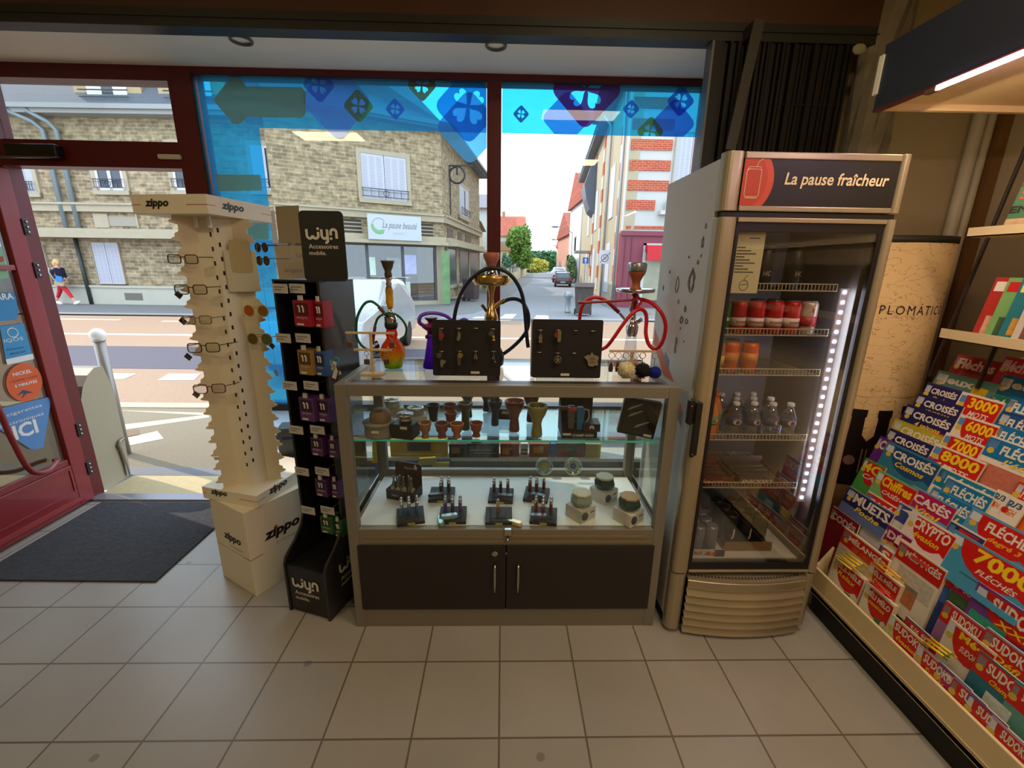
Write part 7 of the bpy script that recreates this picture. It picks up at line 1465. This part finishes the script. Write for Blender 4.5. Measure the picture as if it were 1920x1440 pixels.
# ---- bins
def bin_(loc, rz, rgb, lb):
    t = thing('wheelie_bin', lb, 'bin', loc, R(rz), 'wheelie bins'); MB().prism([(-.24, .08), (.24, .08), (.31, .95), (-.31, .95)], -.28, .30, 'y').build('bin_body', M(rgb, .6), t, bevel=.02); MB().prism([(-.36, .94), (.30, .95), (.34, 1.02), (-.30, 1.08)], -.31, .31, 'x').build('bin_lid', M(tuple(int(v * 1.4) for v in rgb), .6), t, bevel=.01)
    for s_ in (-1, 1): MB().lathe([(.09, 0), (.10, .01), (.10, .04), (.09, .05)], 14).xf(Matrix.Translation((s_ * .24, .26, .10)) @ Matrix.Rotation(s_ * pi / 2, 4, 'Y')).build('wheel', M((24, 24, 24), .7), t)
p = at(1088, 592, 'z', 0); bin_((p.x + .1, p.y + .1, 0), -8, (60, 52, 50), 'dark wheelie bin standing at the mouth of the side street'); p = at(884, 564, 'z', 0); bin_((p.x, p.y, 0), 70, (70, 58, 58), 'dark wheelie bin against the corner of the stone house')
p = at(1067, 586, 'z', 0); t = thing('street_post', 'small grey glazed street post left of the wheelie bin', 'bollard', (p.x - .05, p.y, 0)); MB().lathe([(.11, 0), (.12, .05), (.09, .1), (.10, .5), (.16, .55), (.14, .7), (.0001, .74)], 12).build('post', M((150, 156, 160), .4, .3), t, smooth=True)
# ---- red and white brick corner building
pb = thing('brick_building', 'cream corner building with red brick bands and a burgundy shopfront', 'building', (4.67, 17.9, 0))
BRK = brick_mat('red_brick', (186, 78, 52), (168, 66, 44), (190, 150, 120), .22, .075, .006, .5, 'xz', noise=.15, nscale=8, bump=.2); PL = M((190, 186, 182), .8, noise=.08, scale=2); CRM = M((172, 158, 130), .8, noise=.08, scale=2); BURG = M((124, 46, 64), .5)
GA = face(pb, (4.67, 17.9), (13.5, 17.9)); GB = face(pb, (7.0, 41.0), (4.67, 17.9))
GA(MB().box((0, 0, 2.9), (GA.L, .4, 9.0)), 'front_wall', PL); GA(MB().box((-.05, -.06, 0), (GA.L, .4, 2.9)).box((-.10, -.16, 2.78), (GA.L, .0, 2.95)), 'shopfront', BURG)
mb = MB(); zq = [3.05, 3.72, 4.42, 5.12, 5.82, 6.5, 7.2]
for k, z in enumerate(zq):
    if k == 0: mb.box((.1, -.03, z - .02), (GA.L, 0, z + .10))
    else: mb.box((.05, -.05, z), (1.15 + (.45 if k > 1 else 0), 0, z + .36))
    if k > 1: mb.box((3.1, -.05, z), (4.8, 0, z + .36))
GA(mb, 'brick_bands', BRK)
s_ = win(GA, 1.75, 3.95, 2.95, 6.4, kind='shutter', rail=False, surround=.05); GA(MB().box((1.3, -.30, 3.55), (3.4, 0, 3.70)).box((1.5, -.25, 3.70), (3.2, -.15, 4.05)), 'balcony_sill', PL)
GA(MB().box((.95, -.08, .3), (4.5, -.06, 2.35)), 'shop_pane', M((150, 146, 120), .1, noise=.4, scale=1.2)); GA(MB().box((.9, -.40, 2.2), (4.6, -.06, 2.42)).box((.9, -.42, 1.85), (4.6, -.40, 2.2)), 'awning', M((196, 26, 40), .6)); GA(MB().box((.84, -.10, .2), (.95, -.06, 2.5)).box((.84, -.10, 2.42), (4.6, -.06, 2.5)), 'white_frame', PL); GA(MB().box((.35, -.09, .3), (.40, -.06, 2.7)).box((.10, -.09, .3), (.14, -.06, 2.7)), 'panel_moulding', M((110, 34, 50), .5))
GB(MB().box((0, 0, 0), (GB.L, .4, 8.8)), 'side_wall', CRM); L_ = GB.L
GB(MB().box((L_ - .5, -.03, 0), (L_, 0, 8.8)), 'corner_pier', PL); mb = MB(); m2 = MB()
for x in (L_ - 1.9, L_ - 6.2, L_ - 8.6, L_ - 13):
    for k in range(12): (mb if k % 2 else m2).box((x, -.05, .3 + k * .68), (x + .7, 0, .3 + (k + 1) * .68))
GB(mb, 'brick_bands', BRK); GB(m2, 'plaster_bands', PL)
for x in (L_ - 4.2, L_ - 11.2, L_ - 16.5):
    for z in (.4, 3.8): GB(MB().box((x - .5, -.04, z), (x + .9, 0, z + 2.3)), 'window_opening', M((196, 196, 204), .5))
GB(MB().box((-.3, -.5, 8.7), (L_ + .2, .3, 8.9)).box((-.3, -.55, 8.85), (L_ + .2, -.35, 9.0)), 'eaves_gutter', M((110, 112, 120), .6)); GB(MB().tube([(L_ - .7, -.12, 0), (L_ - .7, -.12, 8.7)], .06, 8).tube([(L_ - 5.0, -.12, 0), (L_ - 5.0, -.12, 8.0), (L_ - 5.6, -.4, 8.6)], .06, 8), 'rain_pipes', M((160, 158, 160), .5, .2), smooth=True)
GA(MB().prism([(-.4, 8.9), (4, 12), (8, 8.9)], 0, GA.L, 'x'), 'slate_roof', SLATE)
b0 = (L_ - 14.6); GB(MB().box((b0, -1.1, 2.5), (b0 + 1.6, 0, 2.65)).box((b0, -1.1, 3.5), (b0 + 1.6, -1.05, 3.58)), 'balcony', M((150, 146, 146), .7)); mb = MB()
for k in range(9): mb.bar((b0 + .1 + k * .18, -1.07, 2.6), (b0 + .1 + k * .18, -1.07, 3.55), .03, .03)
GB(mb, 'balcony_bars', IRON); GB(MB().prism([(-.6, 5.9), (-.75, 6.7), (-.3, 8.0), (0, 8.0), (0, 4.9), (-.35, 5.2)], b0 - .2, b0 + 2.4, 'x'), 'bay_roof', M((92, 98, 112), .5))
# street signs
p = at(1159, 478, 'y', 19.6); t = thing('speed_sign', 'square white end of zone sign with a black diagonal near the brick building', 'road sign', (p.x - .1, 19.0, 0)); v = [at(x, y, 'y', 19.0) for x, y in ((1124, 469), (1144, 495))]
cx_, z0_, z1_ = (v[0].x + v[1].x) / 2 - t.location.x, v[1].z, v[0].z; hw_ = (v[1].x - v[0].x) / 2
MB().box((cx_ - hw_, 0, z0_), (cx_ + hw_, .02, z1_)).build('plate', M((206, 200, 206), .5), t); MB().tube([(cx_ + (z1_ - z0_) * .26 * cos(a * pi / 10), -.004, (z0_ + z1_) / 2 - .04 + (z1_ - z0_) * .26 * sin(a * pi / 10)) for a in range(20)], .012, 5, closed=True).bar((cx_ - hw_ * .85, -.006, z0_ + .04), (cx_ + hw_ * .85, -.006, z1_ - .08), .05, .004).build('symbol', M((70, 64, 70), .5), t)
text('30', 'lettering', M((90, 84, 90), .5), t, (cx_ - .07, -.006, (z0_ + z1_) / 2 - .11), w=.14, h=.13); MB().tube([(cx_, .04, 0), (cx_, .04, z1_)], .03, 8).build('post', M((150, 150, 150), .5, .3), t)
v = [at(x, y, 'y', 30.0) for x, y in ((1093, 482), (1103, 495))]; t = thing('one_way_sign', 'square blue one way sign with a white arrow on the right of the side street', 'road sign', ((v[0].x + v[1].x) / 2, 30.0, 0)); hw_ = (v[1].x - v[0].x) / 2; zc = (v[0].z + v[1].z) / 2
MB().box((-hw_, 0, zc - hw_), (hw_, .02, zc + hw_)).build('plate', M((30, 90, 190), .5), t); MB().prism([(-.04, zc - .15), (.04, zc - .15), (.04, zc + .02), (.11, zc + .02), (0, zc + .16), (-.11, zc + .02), (-.04, zc + .02)], -.006, 0, 'y').build('arrow', M((230, 230, 236), .5), t); MB().tube([(0, .04, 0), (0, .04, zc + hw_)], .03, 8).build('post', M((150, 150, 150), .5, .3), t)
# ---- houses further up the side street
TILE = brick_mat('roof_tiles', (176, 84, 58), (150, 70, 52), (110, 60, 46), .3, .2, .02, .5, 'xz', noise=.2, nscale=3, bump=.2)
def house(x0, y0, x1, y1, h_, rh, wall, roof, label, wins=2, axis='x', name='house', facex=None):
    t = thing(name, label, 'building', ((x0 + x1) / 2, y0, 0)); hx = (x1 - x0) / 2; d = y1 - y0
    MB().box((-hx, 0, 0), (hx, d, h_)).build('walls', M(wall, .85, noise=.06, scale=1), t)
    if axis == 'x': MB().prism([(-hx - .3, h_), (0, h_ + rh), (hx + .3, h_)], -.3, d + .3, 'y').build('roof', roof, t)
    else: MB().prism([(-.4, h_), (d / 2, h_ + rh), (d + .4, h_)], -hx - .3, hx + .3, 'x').build('roof', roof, t)
    for k in range(wins):
        for z in ((1.0, 3.6) if h_ > 4.5 else (1.0,)):
            u = -hx + (k + .5) * 2 * hx / wins; w2 = MB().box((u - .45, -.03, z), (u + .45, 0, z + 1.3)).build('window', M((150, 156, 166), .4), t); MB().box((u - .02, -.05, z), (u + .02, -.03, z + 1.3)).box((u - .5, -.05, z - .1), (u + .5, -.01, z)).build('window_frame', PVC, w2)
    fx_ = facex
    if fx_:
        for k in range(3):
            v_ = d * (k + .5) / 3; sx_ = hx * fx_; MB().box((min(sx_, sx_ + .03 * fx_), v_ - .5, 1.0), (max(sx_, sx_ + .03 * fx_), v_ + .5, 2.4)).build('window', M((170, 176, 186), .4), t)
    MB().box((-.3, d * .4, h_ + rh * .6), (.3, d * .4 + .5, h_ + rh + .7)).build('chimney', M((170, 120, 96), .8), t)
    return t
def sxy(y): return 4.67 + .12 * (y - 17.9)
house(7.2, 42, 13.5, 50, 7.4, 3.0, (206, 206, 212), TILE, 'white house with steep red tiled roof on the right of the side street', 1, 'y', facex=-1)
house(8.4, 56, 14, 70, 5.5, 3.2, (196, 140, 120), TILE, 'pinkish house with red roof further up on the right', 1, 'y', facex=-1)
house(10.8, 76, 17, 92, 5.2, 3.0, (196, 176, 150), M((176, 90, 66), .8), 'tan gabled house far up on the right', 1, 'y', facex=-1)
house(-7.5, 29, -1.7, 37, 4.2, 2.6, (214, 198, 160), M((150, 120, 100), .8), 'cream gabled house directly behind the stone house', 2, 'x', facex=1)
house(-6.5, 39, -.9, 46, 6.2, 1.6, (214, 216, 214), M((120, 116, 120), .8), 'white house with an upper dormer behind the mullion', 2, 'y', facex=1)
house(-6, 50, .6, 58, 3.2, 2.8, (220, 204, 160), M((176, 130, 96), .8), 'low cream bungalow with brown roof on the left of the side street', 2, 'x', facex=1)
house(-7, 64, 1.6, 76, 5.6, 3.0, (220, 210, 190), TILE, 'pale house with a broad red roof behind the tree', 3, 'y', facex=1)
house(-4, 84, 4.0, 98, 7.0, 4.0, (214, 206, 186), M((172, 84, 62), .8), 'tall pale house with red roof at the far left end', 3, 'y', facex=1)
# garden walls
def gwall(x0, y0, x1, y1, h_, lb, rgb=(206, 190, 150)):
    t = thing('garden_wall', lb, 'wall', (x0, y0, 0)); MB().bar((0, 0, h_ / 2), (x1 - x0, y1 - y0, h_ / 2), .18, h_).build('masonry', M(rgb, .8, noise=.1, scale=3), t); n = 5
    for k in range(n + 1): MB().box((-.14 + (x1 - x0) * k / n, -.14 + (y1 - y0) * k / n, 0), (.14 + (x1 - x0) * k / n, .14 + (y1 - y0) * k / n, h_ + .45)).build('gate_pier', M((210, 200, 176), .8), t)
    f_ = MB()
    for k in range(26): f_.bar(((x1 - x0) * k / 26, (y1 - y0) * k / 26, h_), ((x1 - x0) * k / 26, (y1 - y0) * k / 26, h_ + .6), .05, .05)
    f_.build('railing', M((110, 120, 116), .6), t)
gwall(-1.2, 28, .3, 41, .9, 'low garden wall with piers just beyond the stone house'); gwall(.4, 42, 2.1, 59, .9, 'pale garden wall with railing in front of the tree'); gwall(2.6, 64, 4.2, 84, 1.0, 'far garden wall on the left side of the street', (220, 206, 170))
# trees and shrubs
def foliage(loc, size, n, rgb, label, name='tree', trunk=0, seed=1, leaf=.16, cat='tree', group=None):
    t = thing(name, label, cat, loc, group=group); rnd = random.Random(seed); mb = MB(); sx_, sy_, sz_ = size
    blobs = [Vector((rnd.uniform(-.6, .6) * sx_, rnd.uniform(-.6, .6) * sy_, rnd.uniform(-.6, .6) * sz_)) for _ in range(14)]
    for i in range(n):
        c = blobs[i % 14]; u = rnd.uniform(-1, 1); a = rnd.uniform(0, 2 * pi); r_ = rnd.uniform(.25, .5); q = sqrt(1 - u * u)
        p_ = c + Vector((q * cos(a) * sx_ * r_, q * sin(a) * sy_ * r_, u * sz_ * r_)); l_ = leaf * rnd.uniform(.7, 1.5); d1 = Vector((rnd.uniform(-1, 1), rnd.uniform(-1, 1), rnd.uniform(-1, 1))).normalized() * l_; d2 = d1.orthogonal().normalized() * l_ * .6
        p_.z += trunk + sz_; mb.add([p_ - d1, p_ + d2, p_ + d1, p_ - d2], [(0, 1, 2, 3)])
    mb.build('foliage', M(rgb, .8, noise=.4, scale=2), t)
    MB().tube([(0, 0, 0), (0, 0, trunk + sz_)], [.12, .05], 8).build('trunk', M((96, 80, 60), .9), t)
    return t
foliage((2.2, 62.6, 0), (1.9, 1.9, 3.0), 5200, (96, 134, 48), 'bright green street tree left of the road in front of the red roofed house', trunk=1.0, seed=3, leaf=.20)
foliage((-6.0, 106, 0), (4, 4, 5.5), 3000, (104, 130, 90), 'pale green tree rising behind the red roofs at the left', trunk=4, seed=5, leaf=.4)
foliage((11.5, 122, 0), (7.5, 3, 2.8), 5200, (52, 100, 52), 'wide dark green hedge closing the far end of the street', 'hedge', 0, 7, .4, 'hedge')
foliage((8.0, 112, 0), (3, 2, 1.8), 2600, (176, 166, 60), 'yellow green shrubs left of the far hedge', 'shrub', 0, 8, .35, 'shrub')
foliage((-.75, 27.2, 0), (.6, .5, .7), 2600, (106, 130, 70), 'grey green rounded shrub at the stone house corner', 'shrub', .2, 9, .09, 'shrub')
foliage((-1.0, 38, 0), (.5, 2, 1.0), 3000, (90, 120, 80), 'green hedge behind the first garden wall', 'hedge', .3, 10, .12, 'hedge')
foliage((.35, 48, 0), (.5, 1.6, 1.4), 3000, (70, 110, 84), 'dark green hedge behind the second garden wall', 'hedge', .1, 12, .14, 'hedge')
foliage((6.75, 44.5, 0), (.35, 1.5, 1.3), 2600, (90, 120, 74), 'green climber at the foot of the white house on the right', 'shrub', .1, 11, .13, 'shrub')
foliage((20, 130, 0), (4, 4, 4), 2600, (110, 136, 70), 'light green tree above the hedge at the far right', trunk=2.5, seed=14, leaf=.4)
# lamp posts and poles
def pole(x, y, h_, lb, lamp=True, r_=.07):
    t = thing('street_lamp' if lamp else 'utility_pole', lb, 'street lamp' if lamp else 'pole', (x, y, 0)); MB().tube([(0, 0, 0), (0, 0, h_)], [r_, r_ * .7], 8).build('pole', M((176, 170, 160), .7), t, smooth=True)
    if lamp: MB().tube([(0, 0, h_ - .1), (-.6, 0, h_ + .35), (-1.4, 0, h_ + .5)], .035, 6).build('arm', M((150, 150, 150), .5, .4), t); MB().ball((-1.8, 0, h_ + .5), .42, n=12, k=6, sq=(1, .45, .25)).build('lamp_head', M((120, 126, 130), .5), t, smooth=True)
pole(7.05, 47, 5.0, 'nearest street lamp leaning over the side street from the right'); pole(9.7, 72, 5.2, 'second street lamp further up the side street'); pole(7.05, 41.6, 6.8, 'tall concrete pole beside the white house', False, .1); pole(13, 100, 5.5, 'third street lamp, small in the distance'); pole(6.0, 99.5, 6.2, 'street lamp far away on the left of the side street')
t = thing('overhead_wire', 'thin overhead wire rising to the brick building eaves', 'wire', (0, 0, 0)); a, b_, c_ = at(950, 370, 'y', 60), at(1040, 325, 'y', 40), at(1126, 275, 'y', 30); MB().tube(spline([a, b_, c_], 6), .02, 5).build('wire', M((120, 120, 120), .6), t)
# parked cars
def car_(loc, rz, rgb, lb, sc_=1.0):
    t = thing('parked_car', lb, 'car', loc, R(rz), 'cars parked in the side street'); t.scale = (sc_,) * 3; c = M(rgb, .25, .2, coat=.5)
    prof_ = [(-.1, .30), (-.12, .62), (-.05, .86), (.0, .90), (.30, 1.42), (.9, 1.52), (2.0, 1.50), (2.9, 1.05), (3.9, .92), (4.15, .62), (4.15, .30)]
    xs_ = [(-.86, .90), (-.80, 1.0), (.80, 1.0), (.86, .90)]; vs = []; n = len(prof_)
    for x, k in xs_:
        for yv, z in prof_: vs.append((x * (1 - .16 * max(0, z - .95) / .55), .0 + yv, .30 + (z - .30) * (k if z > 1.2 else 1)))
    fs = [(i * n + j, i * n + (j + 1) % n, (i + 1) * n + (j + 1) % n, (i + 1) * n + j) for i in range(3) for j in range(n)] + [tuple(range(n - 1, -1, -1)), tuple(3 * n + j for j in range(n))]
    MB().add(vs, fs).build('body', c, t, bevel=.02)
    MB().add([(-.62, -.005, .94), (.62, -.005, .94), (.52, .262, 1.38), (-.52, .262, 1.38)], [(0, 1, 2, 3)]).build('rear_window', M((70, 100, 116), .1), t)
    for s_ in (-1, 1):
        MB().box((s_ * .70 - .12, -.135, .66), (s_ * .70 + .12, -.06, .92)).build('tail_light', M((170, 30, 24), .3), t, bevel=.01)
        for yy in (.65, 3.35): MB().lathe([(.24, -.10), (.31, -.08), (.31, .08), (.24, .10)], 18).xf(Matrix.Translation((s_ * .76, yy, .31)) @ Matrix.Rotation(pi / 2, 4, 'Y')).build('wheel', M((24, 24, 24), .7), t)
        MB().box((s_ * .90 - .08, 2.55, .95), (s_ * .90 + .08, 2.68, 1.08)).build('wing_mirror', c, t, bevel=.01)
    MB().box((-.80, -.16, .30), (.80, -.08, .55)).build('bumper', M((40, 36, 36), .6), t, bevel=.02); MB().box((-.25, -.165, .46), (.25, -.155, .56)).build('number_plate', M((214, 210, 190), .5), t)
    return t
p = at(1055, 538.5, 'z', -.011); car_((p.x, p.y, -.011), -6.8, (60, 34, 38), 'dark red hatchback parked nearest in the side street', .78)
car_((p.x + 1.0, p.y + 10, -.011), -6.8, (150, 160, 176), 'silver blue car parked beyond the dark red hatchback', .85); car_((p.x + 1.8, p.y + 17, -.011), -6.8, (210, 208, 204), 'white van like car furthest up the side street', 1.0)
# ---- near street furniture, seen through the open door
p = at(183, 628, 'y', 3.42); t = thing('bollard', 'grey steel bollard with a bright white ball top outside the door', 'bollard', (p.x, 3.42, 0)); zb_ = p.z
MB().lathe([(.038, 0), (.038, zb_ - .04)], 20).build('post', M((150, 146, 140), .4, .5), t, smooth=True); MB().ball((0, 0, zb_), .052, n=20, k=12).build('ball_top', M((240, 240, 236), .35), t, smooth=True); MB().lathe([(.030, zb_ - .05), (.044, zb_ - .045), (.044, zb_ - .03), (.030, zb_ - .03)], 18).build('collar', M((190, 190, 186), .4, .3), t, smooth=True)
XP = -2.80; out = [at(*q, 'x', XP) for q in ((190, 921), (246, 894), (234, 824), (212, 729), (192, 686), (176, 690), (164, 704), (155, 725), (152, 750), (158, 790), (175, 850))]
t = thing('metal_guard', 'grey curved metal guard panel standing outside the door hinge', 'metal guard', (XP, 2.80, 0)); pts = [(v.y - 2.80, max(v.z, 0)) for v in out]
MB().prism(pts, -.004, 0, 'x').build('side_sheet', M((166, 158, 134), .5, .3), t)
tp = pts[3:9]; vs = []; 
for (yy, zz) in tp: vs += [(0, yy, zz), (-.42, yy, zz)]
MB().add(vs, [(2 * i, 2 * i + 1, 2 * i + 3, 2 * i + 2) for i in range(len(tp) - 1)]).build('curved_top', M((132, 126, 120), .5, .3), t)
v = [at(*q, 'x', XP + .012) for q in ((241, 890), (234, 865), (226, 842), (222, 836), (224, 828), (233, 822))]; MB().tube([q - Vector((XP, 2.80, 0)) for q in v], .012, 8).build('bent_tube', M((140, 132, 120), .35, .6), t, smooth=True)
# ---- white car passing outside the window, just its nose
p = at(752, 745, 'z', 0); car_((p.x - 1.4, 9.35, -.012), 180, (150, 156, 162), 'pale silver car close outside the window behind the rainbow hookah', .88)['group'] = 'car at the near kerb'
# ---- woman walking on the far pavement
pf = at(122, 571, 'z', 0); t = thing('person', 'blond woman in navy jumper and red trousers striding along the far pavement', 'person', (pf.x, pf.y, 0)); SCL = 1.52 / 1.65; t.scale = (SCL,) * 3
def skin(verts, edges, rad, nm, mat, par, sub=2):
    me = bpy.data.meshes.new(nm); me.from_pydata(verts, edges, []); me.materials.append(mat); o = bpy.data.objects.new(nm, me); COL.objects.link(o); o.parent = par
    sk = o.modifiers.new('skin', 'SKIN'); sk.use_smooth_shade = True
    for i, r_ in enumerate(rad): me.skin_vertices[0].data[i].radius = r_ if isinstance(r_, tuple) else (r_, r_); me.skin_vertices[0].data[i].use_root = (i == 0)
    s2 = o.modifiers.new('sub', 'SUBSURF'); s2.levels = s2.render_levels = sub; return o
SKN = M((206, 160, 136), .6)
V = [(0, 0, .92), (.02, 0, 1.12), (.05, 0, 1.34), (.07, 0, 1.42), (.09, -.01, 1.50), (.11, -.02, 1.58),                       # pelvis .. head
     (.06, -.08, .84), (.30, -.09, .50), (.50, -.09, .13), (.60, -.09, .07),                                               # front leg
     (-.04, .08, .84), (-.16, .09, .50), (-.38, .09, .13), (-.29, .09, .06),                                               # rear leg
     (.04, -.19, 1.34), (-.02, -.23, 1.10), (.16, -.22, .98), (.24, -.20, 1.02), (.06, .18, 1.34), (.04, .22, 1.10), (.20, .16, 1.00), (.27, .12, 1.03)]
E_ = [(0, 1), (1, 2), (2, 3), (3, 4), (4, 5), (0, 6), (6, 7), (7, 8), (8, 9), (0, 10), (10, 11), (11, 12), (12, 13), (2, 14), (14, 15), (15, 16), (16, 17), (2, 18), (18, 19), (19, 20), (20, 21)]
Rr = [(.11, .13), (.12, .15), (.13, .16), .055, .085, .080, .10, .065, .038, .03, .10, .065, .038, .03, .055, .045, .034, .032, .055, .045, .034, .032]
skin(V, E_, Rr, 'body', SKN, t)
skin([V[0], V[1], V[2], V[14], V[15], V[16], V[18], V[19], V[20], (.06, 0, 1.40)], [(0, 1), (1, 2), (2, 3), (3, 4), (4, 5), (2, 6), (6, 7), (7, 8), (2, 9)], [(.135, .16), (.135, .165), (.135, .165), .07, .062, .048, .07, .062, .048, .07], 'jumper', M((26, 30, 56), .8), t)
skin([(0, 0, .93), V[6], V[7], (.44, -.09, .24), V[10], V[11], (-.31, .09, .24)], [(0, 1), (1, 2), (2, 3), (0, 4), (4, 5), (5, 6)], [(.12, .145), .105, .080, .055, .105, .080, .055], 'trousers', M((200, 26, 44), .7), t)
for fx_, fy_, fz_, a in ((.56, -.09, .08, 22), (-.31, .09, .055, -14)): MB().ball((0, 0, 0), .15, n=12, k=8, sq=(1, .36, .42)).xf(Matrix.Translation((fx_, fy_, fz_)) @ Matrix.Rotation(R(-a), 4, 'Y')).build('shoe', M((226, 226, 230), .6), t, smooth=True)
MB().ball((.085, -.015, 1.60), .118, n=14, k=10, sq=(.95, .95, 1.0)).ball((.03, 0, 1.54), .105, n=12, k=8, sq=(.9, 1.1, 1.1)).build('hair', M((206, 170, 110), .8), t, smooth=True); MB().ball((.155, -.045, 1.57), .072, n=12, k=8, sq=(.8, .85, 1.1)).build('face', SKN, t, smooth=True)
t2 = thing('shoulder_bag', 'beige shoulder bag hanging at the walking woman\'s hip', 'bag', pf + Vector((.24, -.27, .68))); MB().prism([(-.20, 0), (.12, -.04), (.18, .14), (-.14, .22)], 0, .10, 'y').build('pouch', M((170, 150, 120), .7), t2, bevel=.02); MB().tube([(-.12, -.02, .20), (-.22, -.03, .45), (-.24, .02, .60)], .012, 6).build('strap', M((190, 184, 170), .7), t2)
t2 = thing('folder', 'bright blue folder held by the walking woman', 'folder', pf + Vector((.22, -.30, .90))); MB().prism([(-.06, -.06), (.16, -.10), (.20, .08), (.0, .12)], 0, .02, 'y').build('cover', M((30, 120, 206), .5), t2)
